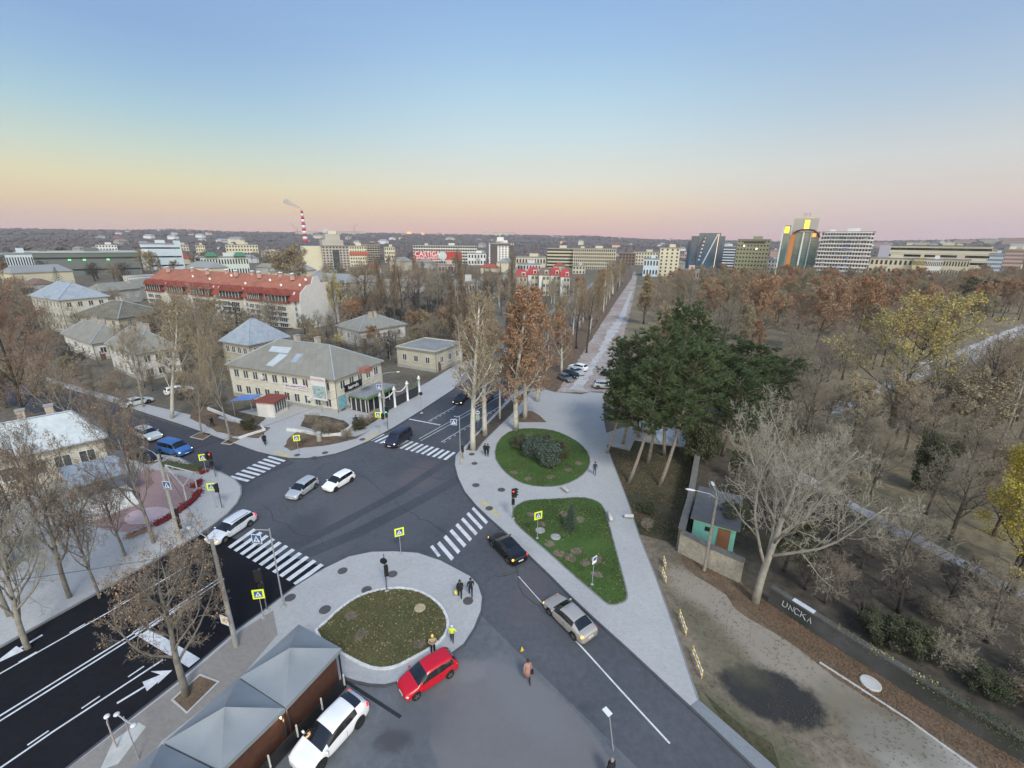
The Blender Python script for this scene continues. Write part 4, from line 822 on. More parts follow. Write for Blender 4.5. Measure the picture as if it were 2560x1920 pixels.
# striped yellow barrier rails in the verge
STRY = mat('barrier_yellow', (.62, .42, .10), .6); STRW = mat('barrier_white', (.75, .74, .7), .6)
for (a, b, lb) in (((1466, 1332), (1480, 1374), 'yellow and white striped low barrier nearest the dusty track'), ((1494, 1412), (1514, 1466), 'yellow and white striped low barrier nearest the bottom tip of the plaza'), ((1429, 1240), (1437, 1262), 'yellow and white striped low barrier farthest up beside the plaza'), ((1432, 1215), (1436, 1230), 'short striped low barrier at the top of the dirt verge')):
    A_, B_ = D(*a, .03), D(*b, .03); dq = B_ - A_; root = thing('striped_barrier', lb, 'barrier', (A_ + B_) / 2, math.atan2(dq.y, dq.x), 'striped barriers beside the plaza'); L = dq.length
    for zc in (.35, .7):
        rail = MB(); n_ = max(6, int(L / .22))
        for k in range(n_): rail.cur = k % 2; rail.box((-L / 2 + (k + .5) * L / n_, 0, zc), (L / n_, .06, .09))
        rail.build('rail', [STRY, STRW], root)
    for k in (-.48, 0, .48): MB().box((L * k, .05, .38), (.06, .05, .78)).build('post', STRY, root)
# ================================================================== trees
BARK = mat('bark_brown', (.115, .095, .075), .95, .3, 3); BARKG = mat('bark_grey', (.25, .235, .20), .95, .25, 2); BARKW = mat('bark_plane', (.52, .50, .43), .9, col2=(.30, .28, .21), scale=1.6, thr=(.55, .68))
BARKD = mat('bark_dark', (.06, .05, .045), .95, .3, 3); BARKP = mat('bark_pine', (.24, .20, .165), .95, .25, 3)
TW_G = mat('twigs_grey', (.30, .265, .195), .95, .2, .2, rcol=(.21, .17, .13)); TW_T = mat('twigs_street', (.17, .15, .12), .95, .2, .2); BARKT = mat('bark_street', (.19, .175, .15), .95, .3, 2); TW_B = mat('twigs_brown', (.30, .235, .16), .95, .2, .2, rcol=(.24, .18, .13)); TW_D = mat('twigs_dark', (.10, .088, .075), .95, .25, .2, rcol=(.06, .056, .05))
TW_P = mat('twigs_pale', (.30, .28, .23), .95, .2, .3)
def leafm(n, a, b, r): return mat('leaves_' + n, a, .8, col2=b, scale=.9, rcol=r, rnd=.8)
L_RUST = leafm('rust', (.29, .155, .09), (.42, .25, .14), (.30, .20, .13)); L_YEL = leafm('yellow', (.38, .33, .10), (.52, .44, .14), (.34, .28, .10)); L_YELB = leafm('bright_yellow', (.42, .34, .045), (.56, .45, .08), (.4, .33, .05))
L_OCH = leafm('ochre', (.27, .215, .125), (.36, .275, .155), (.24, .22, .15)); L_GRN = leafm('dull_green', (.055, .07, .03), (.09, .10, .045), (.07, .07, .035)); L_PINE = leafm('pine', (.030, .056, .018), (.068, .098, .030), (.045, .065, .022))
L_BLUE = leafm('blue_spruce', (.055, .085, .065), (.09, .125, .10), (.05, .08, .05)); L_RED = leafm('reddish', (.24, .135, .10), (.33, .20, .14), (.20, .13, .10))
L_HEDR = leafm('red_hedge', (.20, .02, .022), (.12, .015, .018), (.16, .02, .02)); L_OLV = leafm('olive', (.12, .115, .05), (.16, .15, .065), (.1, .095, .05))
rng = random.Random(11)
def rv():
    while True:
        v = Vector((rng.uniform(-1, 1), rng.uniform(-1, 1), rng.uniform(-1, 1)))
        if .05 < v.length < 1: return v.normalized()
def spike(mb, p, d, L, r, bend=.25):
    a = d.orthogonal().normalized(); b = d.cross(a); k = rv() * bend * L; m_ = p + d * L * .5 + k * .4; t = p + d * L + k
    o = len(mb.v)
    for i in range(3):
        an = i * 2.0944; mb.v.append(tuple(p + (a * math.cos(an) + b * math.sin(an)) * r))
    for i in range(3):
        an = i * 2.0944; mb.v.append(tuple(m_ + (a * math.cos(an) + b * math.sin(an)) * r * .6))
    mb.v.append(tuple(t))
    for i in range(3):
        j = (i + 1) % 3; mb.f.append((o + i, o + j, o + 3 + j, o + 3 + i)); mb.f.append((o + 3 + i, o + 3 + j, o + 6)); mb.mi += [0, 0]
    return t
def leaf(mb, p, s, curl=.35):
    a = rv(); b = a.orthogonal().normalized(); c = a.cross(b); s2 = s * rng.uniform(.6, 1.25)
    o = len(mb.v); mb.v += [tuple(p - b * s2), tuple(p + c * s2 * .7 + a * s2 * curl), tuple(p + b * s2), tuple(p - c * s2 * .7 + a * s2 * curl)]
    mb.f += [(o, o + 1, o + 2), (o, o + 2, o + 3)]; mb.mi += [0, 0]
def grow(cfg, wood, twig, leaves, p, d, L, r, lvl):
    nseg = cfg['seg'][lvl]; pts = [p]; rs = [r]; dd = d.copy(); tip_r = r * cfg['tip'][lvl]
    for i in range(nseg):
        dd = (dd + rv() * cfg['wig'][lvl] + Vector((0, 0, cfg['up'][lvl])) / nseg).normalized(); p = p + dd * L / nseg; pts.append(p); rs.append(r + (tip_r - r) * (i + 1) / nseg)
    (wood if lvl < cfg.get('woodl', 3) else twig).path(pts, rs, (9, 6, 4, 3, 3)[lvl])
    def at(t):
        f = t * nseg; i = min(nseg - 1, int(f)); return pts[i].lerp(pts[i + 1], f - i), (pts[i + 1] - pts[i]).normalized(), rs[i] + (rs[i + 1] - rs[i]) * (f - i)
    last = lvl == cfg['levels'] - 1; nch = cfg['n'][lvl]; 
    for k in range(nch):
        t = cfg['t0'][lvl] + (1 - cfg['t0'][lvl]) * ((k + rng.random() * .8) / nch); q, ax, rq = at(min(t, .999))
        an = k * 2.4 + rng.uniform(-.5, .5) + lvl; o1 = ax.orthogonal().normalized(); o2 = ax.cross(o1); side = o1 * math.cos(an) + o2 * math.sin(an)
        if lvl == 0 and abs(ax.z) > .5: side = Vector((math.cos(an), math.sin(an), 0))
        ang = R(cfg['ang'][lvl] * rng.uniform(.75, 1.25)); nd = (ax * math.cos(ang) + side * math.sin(ang)).normalized()
        prof = cfg['prof'](t) if lvl == 0 else 1 - .45 * t
        cl = L * cfg['len'][lvl] * prof * rng.uniform(.75, 1.2)
        if last:
            e = spike(twig, q, nd, cl, cfg['tw'], .3)
            for _ in range(cfg.get('leafn', 0)):
                if rng.random() < cfg.get('leafp', 1): leaf(leaves, q.lerp(e, rng.uniform(.3, 1.15)) + rv() * cfg.get('lsp', .15), cfg['leafs'])
        else: grow(cfg, wood, twig, leaves, q, nd, cl, rq * cfg['rr'][lvl], lvl + 1)
    if last and cfg.get('tipn', 2):
        for _ in range(cfg.get('tipn', 2)): spike(twig, pts[-1], (dd + rv() * .5).normalized(), L * cfg['len'][lvl] * .8, cfg['tw'], .3)
PROTO = {}
def proto(name, cfg, H, mats, trunk_dir=Vector((0, 0, 1))):
    w, t, l = MB(), MB(), MB(); grow(cfg, w, t, l, Vector((0, 0, -.05)), trunk_dir.normalized(), H * cfg.get('trunk', .7), cfg['r0'], 0)
    zm = max(v[2] for v in (t.v or w.v)); xm = sorted(math.hypot(v[0], v[1]) for v in t.v)[int(len(t.v) * .97)]
    PROTO[name] = dict(wood=w.mesh('trunk', mats[0], True), twig=t.mesh('crown', mats[1]), leaf=l.mesh('leaves', mats[2]) if l.f else None, h=zm, r=xm)
base = dict(levels=4, seg=(7, 5, 4, 3), tip=(.25, .3, .35, .4), wig=(.06, .14, .2, .25), up=(.1, .5, .3, .2), n=(13, 8, 7, 8), t0=(.24, .2, .2, .15), ang=(55, 45, 42, 40), len=(.56, .5, .5, .42), rr=(.42, .55, .6, .6), r0=.22, tw=.017, prof=lambda t: 1.15 - .65 * t, trunk=.8)
def C(**k): c = dict(base); c.update(k); return c
proto('bareA', C(), 13, (BARK, TW_G, None)); proto('bareB', C(n=(14, 8, 7, 8), ang=(48, 48, 45, 40), t0=(.22, .2, .2, .1), trunk=.75), 12, (BARK, TW_G, None))
proto('bareC', C(n=(12, 7, 7, 8), ang=(42, 40, 40, 40), t0=(.35, .2, .2, .1), up=(.1, .7, .4, .2)), 15, (BARKD, TW_B, None))
proto('bareD', C(n=(14, 8, 7, 8), t0=(.12, .2, .2, .1), trunk=.7), 8, (BARKD, TW_D, None))
P5 = dict(levels=5, seg=(8, 7, 5, 4, 3), tip=(.3, .3, .3, .35, .4), wig=(.08, .2, .26, .3, .3), up=(.1, .6, .4, .3, .2), t0=(.22, .22, .2, .15, .1), ang=(52, 48, 46, 44, 42), len=(.74, .5, .5, .45, .42), rr=(.52, .5, .5, .5, .5))
proto('pale', C(**{**P5, 'n': (14, 8, 6, 5, 5), 'r0': .36, 'tw': .013, 'trunk': .58, 'len': (.85, .52, .52, .5, .5), 'rr': (.48, .5, .5, .5, .5), 'wig': (.08, .2, .3, .35, .35)}), 17, (BARKG, TW_P, None))
proto('tangle', C(**{**P5, 'n': (12, 7, 6, 6, 5), 'r0': .19, 'tw': .009, 'trunk': .58, 't0': (.3, .22, .2, .15, .1), 'len': (.82, .52, .52, .52, .55), 'rr': (.5, .5, .5, .5, .5), 'leafn': 1, 'leafp': .12, 'leafs': .05}), 11, (BARKT, TW_T, L_RUST))
proto('pale2', C(levels=4, n=(6, 5, 5, 5), seg=(7, 6, 5, 4), wig=(.12, .22, .28, .3), t0=(.35, .25, .2, .1), ang=(45, 48, 48, 45), len=(.75, .5, .5, .45), rr=(.68, .6, .6, .6), r0=.26, tw=.014, trunk=.65, up=(.1, .6, .4, .3)), 12, (BARKG, TW_G, L_OCH) ) if False else None
proto('street', C(levels=4, n=(11, 8, 8, 8), seg=(7, 6, 5, 4), wig=(.12, .2, .26, .3), t0=(.35, .2, .2, .1), ang=(45, 48, 48, 45), len=(.72, .5, .5, .42), rr=(.5, .55, .6, .6), r0=.22, tw=.012, trunk=.65, up=(.1, .6, .4, .3), leafn=1, leafp=.22, leafs=.08), 12, (BARKG, TW_B, L_OCH))
proto('plane', C(levels=4, n=(18, 7, 7, 7), seg=(10, 5, 4, 3), wig=(.04, .15, .2, .25), t0=(.28, .2, .2, .1), ang=(42, 42, 42, 40), len=(.27, .5, .5, .5), rr=(.42, .6, .6, .6), r0=.42, tw=.016, trunk=.93, up=(.05, .6, .4, .2), prof=lambda t: 1.1 - .55 * t, leafn=2, leafp=.25, leafs=.12), 22, (BARKW, TW_B, L_OCH))
proto('planerust', C(levels=4, n=(19, 7, 6, 7), seg=(10, 5, 4, 3), wig=(.05, .15, .2, .25), t0=(.2, .2, .2, .1), ang=(45, 42, 42, 40), len=(.28, .5, .5, .5), rr=(.42, .6, .6, .6), r0=.40, tw=.016, trunk=.92, up=(.05, .5, .4, .2), prof=lambda t: 1.1 - .6 * t, leafn=3, leafp=.5, leafs=.15, lsp=.25), 21, (BARKW, TW_B, L_RUST))
proto('rust', C(n=(14, 8, 6, 6), t0=(.2, .2, .2, .1), leafn=3, leafp=.55, leafs=.15, lsp=.25), 14, (BARK, TW_B, L_RUST))
proto('rustcol', C(n=(18, 7, 6, 6), t0=(.18, .2, .2, .1), ang=(32, 38, 40, 40), len=(.36, .5, .5, .5), leafn=3, leafp=.5, leafs=.14, lsp=.25, trunk=.9, up=(.05, .6, .4, .2)), 16, (BARK, TW_B, L_OCH))
proto('redhead', C(n=(16, 9, 8, 8), t0=(.12, .2, .2, .1), leafn=2, leafp=.55, leafs=.07, lsp=.2, tw=.012), 15, (BARKD, TW_B, L_RED))
proto('ochre', C(n=(13, 8, 7, 7), t0=(.2, .2, .2, .1), leafn=2, leafp=.5, leafs=.16, lsp=.3), 13, (BARK, TW_G, L_OCH))
proto('yellow', C(n=(14, 8, 6, 6), t0=(.2, .2, .2, .1), leafn=3, leafp=.62, leafs=.095, lsp=.25), 14, (BARKD, TW_G, L_YEL))
proto('byellow', C(n=(14, 8, 6, 6), t0=(.12, .2, .2, .1), leafn=5, leafp=.75, leafs=.09, lsp=.3), 13, (BARKD, TW_G, L_YELB))
proto('green', C(n=(12, 6, 6, 5), t0=(.15, .2, .2, .1), leafn=3, leafp=.8, leafs=.16, lsp=.3), 12, (BARKD, TW_D, L_GRN))
proto('poplar', C(levels=4, n=(28, 7, 6, 7), seg=(9, 5, 4, 3), wig=(.03, .08, .12, .2), t0=(.12, .2, .2, .1), ang=(20, 24, 28, 32), len=(.30, .5, .5, .5), rr=(.4, .6, .6, .6), r0=.34, tw=.018, trunk=.93, up=(.05, 1.1, .8, .5), prof=lambda t: 1.15 - .8 * t), 22, (BARK, TW_B, None))
proto('birch', C(levels=4, n=(19, 7, 6, 6), seg=(9, 5, 4, 3), wig=(.05, .1, .2, .25), t0=(.25, .2, .2, .1), ang=(35, 36, 36, 40), len=(.32, .5, .5, .5), rr=(.36, .6, .6, .6), r0=.24, tw=.014, trunk=.92, up=(.05, .8, .4, .2), prof=lambda t: 1.1 - .6 * t, leafn=1, leafp=.3, leafs=.12), 17, (BARKW, TW_B, L_OCH))
proto('bush', C(levels=3, n=(20, 9, 9), seg=(3, 4, 3), t0=(.02, .1, .1), ang=(60, 45, 42), len=(1.1, .5, .5), r0=.07, rr=(.5, .6, .6), tw=.014, trunk=.5, prof=lambda t: 1 - .2 * t, leafn=1, leafp=.3, leafs=.05, woodl=2), 2.6, (BARK, TW_G, L_OCH))
proto('gbush', C(levels=3, n=(20, 9, 9), seg=(3, 4, 3), t0=(.02, .1, .1), ang=(60, 45, 42), len=(1.1, .5, .5), r0=.07, rr=(.5, .6, .6), tw=.012, trunk=.5, prof=lambda t: 1 - .2 * t, leafn=5, leafp=.9, leafs=.06, woodl=2), 2.4, (BARKD, TW_D, L_GRN))
proto('bbush', C(levels=3, n=(20, 9, 9), seg=(3, 4, 3), t0=(.02, .1, .1), ang=(60, 45, 42), len=(1.1, .5, .5), r0=.07, rr=(.5, .6, .6), tw=.012, trunk=.5, prof=lambda t: 1 - .2 * t, leafn=4, leafp=.9, leafs=.08, woodl=2), 2.0, (BARKD, TW_D, L_BLUE))
def pine(name, H, lean, lm=L_PINE, dense=1.0, t0=.42, rad=.30):
    w, t, l = MB(), MB(), MB(); pts = [Vector((0, 0, -.1))]; n = 9
    for i in range(1, n + 1):
        f = i / n; pts.append(Vector((lean[0] * f ** .9 + .12 * math.sin(f * 5), lean[1] * f ** .9, H * f)))
    w.path(pts, [.24 * (1 - .75 * i / n) for i in range(n + 1)], 9)
    def at(f): i = min(n - 1, int(f * n)); return pts[i].lerp(pts[i + 1], f * n - i)
    for k in range(int(46 * dense)):
        f = t0 + (1 - t0) * (k + rng.random()) / (46 * dense); g = (f - t0) / (1 - t0); an = k * 2.4 + rng.uniform(-.4, .4); L = H * rad * (math.sin(math.pi * (.20 + .66 * g)) ** .7) * rng.uniform(.65, 1.15)
        d = Vector((math.cos(an), math.sin(an), .15 + .5 * g)).normalized(); p0 = at(f); q = [p0]
        for j in range(4): d = (d + rv() * .16 + Vector((0, 0, .06))).normalized(); q.append(q[-1] + d * L / 4)
        w.path(q, [.07, .055, .04, .03, .015], 4)
        for j in range(int(9 + L * 4.2)):
            u = rng.uniform(.3, 1.0); i = min(3, int(u * 4)); c = q[i].lerp(q[i + 1], u * 4 - i) + Vector((rng.uniform(-1, 1), rng.uniform(-1, 1), rng.uniform(-.3, .5))) * L * .17
            up = (Vector((0, 0, .8)) + d * .5 + rv() * .5).normalized()
            for _ in range(14):
                dd = (up + rv() * 1.0).normalized(); s0 = rng.uniform(.32, .56); a = dd.orthogonal().normalized() * .045; e = c + dd * s0; o = len(l.v)
                b2 = dd.cross(a.normalized()) * .02
                l.v += [tuple(c - a + b2), tuple(c + a + b2), tuple(c - b2 * 2), tuple(e)]; l.f += [(o, o + 1, o + 3), (o + 1, o + 2, o + 3), (o + 2, o, o + 3)]; l.mi += [0, 0, 0]
    PROTO[name] = dict(wood=w.mesh('trunk', BARKP, True), twig=l.mesh('crown', lm), leaf=None, h=max(v[2] for v in l.v), r=H * rad)
pine('pineA', 15, (3.2, .6)); pine('pineB', 14, (2.2, -1.2)); pine('pineC', 16, (.8, .5), t0=.35)
def spruce(name, H, lm, rad=.26):
    w, l = MB(), MB(); w.path([(0, 0, -.05), (0, 0, H * .5), (0, 0, H)], [.09, .05, .01], 6)
    for k in range(90):
        f = .05 + .93 * k / 90; L = H * rad * (1 - f) + .08; an = k * 2.4; d = Vector((math.cos(an), math.sin(an), -.15 + .5 * f)); p = Vector((0, 0, H * f)); w.path([p, p + d * L], [.015, .006], 3)
        for j in range(int(6 + L * 12)):
            c = p + d * L * rng.uniform(.15, 1.05) + rv() * .05
            for _ in range(5):
                dd = (d * .8 + rv()).normalized(); a = dd.orthogonal().normalized() * .018; o = len(l.v); e = c + dd * .16
                l.v += [tuple(c - a), tuple(c + a), tuple(c + dd.cross(a)), tuple(e)]; l.f += [(o, o + 1, o + 3), (o + 1, o + 2, o + 3), (o + 2, o, o + 3)]; l.mi += [0, 0, 0]
    PROTO[name] = dict(wood=w.mesh('trunk', BARKD), twig=l.mesh('crown', lm), leaf=None, h=H, r=H * rad)
spruce('spruce', 3.2, L_BLUE); spruce('dspruce', 9, L_PINE, .3)
EXC = []
NT = [0]
KN = dict(bareA='bare_tree', bareB='bushy_tree', bareC='upright_tree', bareD='dark_tree', street='bare_tree', tangle='bare_tree', pale='bare_tree', rust='rusty_tree', planerust='rusty_tree', rustcol='ochre_tree', ochre='ochre_tree', redhead='reddish_tree', yellow='yellow_tree', byellow='yellow_tree', green='green_tree', poplar='poplar', birch='birch_tree', bush='bush', gbush='bush', dspruce='spruce', spruce='spruce', pineC='pine_tree', plane='plane_tree')
NK = {}; AUTO = []
def plant(kind, P, h, label, group=None, wf=1.0, rz=None, cat='tree', name=None, tilt=None, leaves=True):
    if not name or name == 'tree': name = KN.get(kind, 'tree')
    if name == 'bush': cat = 'bush'
    if cat == 'tree' and name in ('bare_tree', 'rusty_tree', 'ochre_tree', 'birch_tree', 'poplar'): cat = name.replace('_', ' ')
    NK[name] = NK.get(name, 0) + 1
    p = PROTO[kind]; s = h / p['h']; o = thing(name or 'tree', label, cat, P, rng.uniform(0, 6.28) if rz is None else R(rz), group, (s * wf, s * wf, s))
    if tilt: o.rotation_euler = (R(tilt[0]), R(tilt[1]), o.rotation_euler[2])
    link('trunk', p['wood'], o); c = link('crown', p['twig'], o)
    if p['leaf'] and leaves: link('leaves', p['leaf'], c)
    NT[0] += 1; return o
def tree(kind, x, y, ytop, label, wpx=None, group=None, z=.02, **k):
    P = D(x, y, z); h = hgt(P, ytop, 60); p = PROTO[kind]; wf = 1.0
    if wpx: # visible half width in columns -> crown radius
        dist = (Vector((P.x, P.y, h * .6 - CAMH))).dot(fw); rr_ = wpx * K / FPX * dist; wf = rr_ / (p['r'] * h / p['h'])
    EXC.append((P.x, P.y, 2.0)); return plant(kind, P, h, label, group, wf, **k)
# ---- named trees near the junction
G1 = 'plane trees in the strip between road and plaza'
tree('plane', 1022, 972, 618, 'thick white plane tree trunk nearest the crossing in the bare earth strip', 55, z=.15, name='plane_tree')
tree('plane', 1048, 940, 640, 'second white plane tree up the bare earth strip', 48, z=.15, name='plane_tree')
tree('birch', 1080, 905, 700, 'thin young tree at the upper end of the earth strip', 26, z=.15, name='plane_tree')
tree('planerust', 1115, 930, 632, 'rusty leaved plane tree at the upper left edge of the upper lawn', 58, z=.15, name='plane_tree', leaves=True)
tree('planerust', 1134, 905, 660, 'rusty leaved plane tree standing in the small leaf triangle of the plaza', 50, z=.15, name='plane_tree')
tree('planerust', 1160, 868, 615, 'tall rusty plane tree at the head of the median row', 50, z=.03, name='plane_tree')
# median and roadside rows going away: along the boulevard
gmed = 'plane trees in rows along the boulevard and gravel avenue'
rows = []
for k in range(24):
    t = 14 + k * 11.5
    rows.append((e0 - vg * (wid + 2.2) + ug * t, 'in the median row beside the boulevard'))
    if k % 2 == 0: rows.append((e0 - vg * (wid + 5.8) + ug * (t + 5), 'in the median row beside the gravel avenue'))
for i, (P, lb) in enumerate(rows):
    kd = ['birch', 'planerust', 'birch', 'rustcol', 'bareC', 'birch', 'plane'][i % 7]; d_ = P.length; far = 'nearer' if d_ < 150 else ('middle' if d_ < 240 else 'far')
    P = P + Vector((rng.uniform(-1, 1), rng.uniform(-1.5, 1.5), .02)); hh = rng.uniform(13, 18)
    if 1: AUTO.append((plant(kd, P, hh, 'x', None, 1.0), kd)); continue
    plant(kd, P, hh, {'birch': 'white stemmed bare tree', 'planerust': 'rusty leaved tree', 'rustcol': 'ochre leaved tree', 'bareC': 'dark stemmed bare tree', 'plane': 'pale trunked tree'}[kd] + ' at the ' + far + ' part ' + lb, gmed, .9)
for k in range(12):
    P = e0 + vg * 3 + ug * (10 + k * 17); kd = ['birch', 'bareA', 'poplar'][k % 3]; AUTO.append((plant(kd, P + Vector((0, 0, .02)), rng.uniform(10, 15), 'x', None, .9), kd)); continue; plant(0, 0, 0, ['white stemmed bare tree', 'spreading bare tree', 'slender bare poplar'][k % 3] + ' on the left pavement of the boulevard' + (' far away' if k > 5 else ' near the colonnade'), 'trees on the left pavement of the boulevard', .8)
tree('bareC', 1267, 762, 595, 'tall dark bare tree standing alone on the left edge of the gravel avenue', 32)
tree('rustcol', 1390, 700, 592, 'ochre leaved tree on the right edge of the gravel avenue', 26); tree('bareC', 1420, 725, 610, 'dark bare tree right of the ochre tree by the gravel avenue', 26)
tree('birch', 1323, 640, 560, 'bright white birch at the far left of the gravel avenue', 22)
# poplars and tall trees over the low houses
tree('poplar', 1005, 770, 535, 'tall bare poplar standing highest above the low houses, left of the white tower', 26, name='poplar')
tree('poplar', 1106, 740, 540, 'tall bare poplar just right of the white and black tower', 16, name='poplar')
tree('poplar', 975, 765, 590, 'shorter bare poplar left of the tallest one', 22, name='poplar')
tree('bareC', 790, 700, 542, 'tall dark branched bare tree right of the grey high rise', 40); tree('bareC', 872, 690, 540, 'tall bare tree with two dark stems left of the red billboard', 34); tree('bareC', 905, 690, 560, 'tall bare tree in front of the red billboard', 26)
tree('poplar', 830, 700, 552, 'slim bare poplar behind the grey roofed house', 16, name='poplar'); tree('poplar', 853, 700, 548, 'second slim bare poplar behind the grey roofed house', 14, name='poplar')
tree('ochre', 632, 640, 522, 'large pale mistletoe crowned tree left of the grey high rise', 44); tree('ochre', 330, 600, 535, 'yellowish tree in front of the pale blue hall', 22)
tree('yellow', 728, 700, 588, 'dark yellow tree behind the white gable of the red roofed block', 24, name='yellow_tree')
tree('yellow', 735, 770, 720, 'small yellow green tree below the white gable', 18)
# big brownish trees before the red roofed building
tree('street', 440, 850, 600, 'brown twiggy tree crown rising in front of the red roofed block', 62, name='tree')
tree('street', 498, 948, 690, 'brown twiggy street tree in the right square pit on the left sidewalk', 42, z=.145)
tree('street', 437, 940, 770, 'bare street tree in the left square pit on the left sidewalk', 38, z=.145)
tree('birch', 372, 905, 640, 'leaning bare tree on the verge left of the street trees', 40, tilt=(0, -9)); tree('street', 310, 880, 690, 'bare grey tree before the grey roofed house on the left', 46)
tree('redhead', 60, 925, 565, 'large reddish brown tree at the left edge of the picture', 105, rz=40, name='reddish_tree'); tree('redhead', -40, 1000, 600, 'reddish brown tree cut by the left edge', 90)
tree('redhead', 45, 1160, 880, 'low rusty tree before the pale roof of the left corner house', 50)
tree('tangle', 332, 1172, 830, 'bare pale forked tree on the pink square', 74, z=.145, rz=200)
tree('tangle', 150, 1290, 930, 'bare tree on the left sidewalk before the corner house', 95, z=.145)
tree('pale', 60, 1400, 1060, 'pale branched bare tree by the dark road at the left edge', 110, z=.145)
tree('tangle', 215, 1290, 1040, 'twiggy bare street tree near the dark road', 60, z=.145)
tree('tangle', 403, 1502, 1168, 'large bare tree in the square earth pit beside the terrace roofs', 150, z=.145, rz=70)
tree('tangle', 80, 1120, 900, 'grey bare tree left of the corner house porch', 60); tree('bareD', 20, 1230, 1060, 'dark low tree below the corner house', 60); tree('tangle', 270, 1200, 1020, 'thin bare tree below the stone ellipse', 55, z=.145); tree('tangle', 20, 1330, 1000, 'tangled bare tree at the left edge above the dark road', 90, z=.145); tree('bareB', 130, 1170, 1020, 'bushy bare tree in front of the porch', 45)
tree('tangle', 250, 1000, 800, 'thin bare tree behind the corner house and the parked cars', 60); tree('street', 180, 960, 760, 'brown bare tree behind the corner house roof', 60); tree('street', 395, 800, 610, 'brown grey tree crown left of the one before the red roofed block', 45)
# ---- the right: pines, the great pale tree, park
for (x, y, yt, wpx, kd, rz, lb) in ((1288 + 70, 1043, 760, 78, 'pineA', 0, 'leaning pine with the longest bare trunk, left one of the pair'), (1425, 1050, 730, 85, 'pineA', 10, 'leaning pine with bare trunk rooted lowest near the wall'), (1310, 1005 - 25, 800, 55, 'pineB', 20, 'short thin trunked pine next to the plaza corner'),
                                (1400, 1000, 690, 80, 'pineC', 0, 'upright pine behind the two leaning ones'), (1460, 960, 640, 75, 'pineC', 90, 'tallest dark green pine in the middle of the group'), (1380, 945, 720, 70, 'pineB', 200, 'pine on the left of the group above the gravel avenue'),
                                (1520, 940, 760, 85, 'pineC', 30, 'broad pine to the right of the tallest one'), (1600, 960, 770, 80, 'pineB', 120, 'dark pine behind the pale bare tree'), (1345, 960, 770, 60, 'pineB', 300, 'pine whose low boughs hang over the plaza'), (1680, 900, 765, 60, 'pineC', 220, 'small dark pine at the right end of the group'),
                                (1500, 860, 690, 80, 'pineC', 170, 'pine behind the tallest one, towards the park'), (1560, 985, 790, 80, 'pineC', 250, 'broad pine behind the wall, left of the great pale tree'), (1650, 930, 775, 75, 'pineC', 100, 'dark pine above the great pale tree'), (1570, 900, 735, 75, 'pineB', 60, 'pine deep in the group towards the park'), (1435, 985, 745, 80, 'pineC', 140, 'pine filling the middle of the group over the fountain')):
    tree(kd, x, y, yt, lb, wpx, 'pines between plaza and park', rz=rz, name='pine_tree', z=.03)
tree('pale', 1632, 1300, 850, 'great pale bare tree with thick smooth trunk growing through the wall line', 175, rz=15, name='bare_tree', z=.03)
tree('yellow', 1928, 900, 622, 'large dull yellow tree in the park, the biggest one with thick forked stems', 115, name='yellow_tree')
tree('byellow', 2185, 1285, 905, 'bright yellow tree at the right edge of the picture', 125, name='yellow_tree'); tree('byellow', 2310, 1330, 950, 'bright yellow tree cut by the right edge', 110)
tree('rust', 1640, 740, 595, 'round orange brown tree in the park above the pines', 52); tree('rust', 1760, 760, 600, 'orange brown tree next to the dull yellow one', 58); tree('rust', 1850, 735, 596, 'brown leaved tree behind the dull yellow one', 50)
tree('street', 2160, 960, 650, 'tall reddish bare tree beside the pale park path on the right', 75); tree('bareC', 2110, 900, 690, 'dark stemmed tree between the dull yellow tree and the path', 60)
for (x, y, yt, w_, kd, lb) in ((1990, 1060, 930, 30, 'gbush', 'dark green bush alone in the brown park meadow'), (2040, 990, 955, 10, 'gbush', 'small round dark bush, left of the pair by the park meadow'), (2062, 990, 953, 12, 'gbush', 'small round dark bush, right of the pair by the park meadow'), (2100, 680, 600, 40, 'green', 'green tree high on the right beyond the park path'), (1505, 1000, 900, 40, 'gbush', 'green shrub behind the pine trunks')):
    tree(kd, x, y, yt, lb, w_, cat='bush' if kd == 'gbush' else 'tree', name='bush' if kd == 'gbush' else 'tree')
tree('spruce', 1232, 1145, 1092, 'small blue spruce on the triangular lawn', 16, z=.17, name='spruce')
for (x, y, yt, w_, kd, lb) in ((1150, 985, 946, 22, 'bbush', 'bluish spreading shrub, left one in the upper lawn'), (1183, 1003, 955, 26, 'bbush', 'bluish spreading shrub, middle one in the upper lawn'), (1200, 990, 952, 26, 'gbush', 'dark green shrub on the right in the upper lawn'), (1125, 965, 943, 22, 'gbush', 'dark green shrub at the left of the upper lawn'), (1170, 975, 940, 30, 'gbush', 'dark shrub behind the bluish shrubs of the upper lawn')):
    tree(kd, x, y, yt, lb, w_, z=.17, cat='shrub', name='shrub')
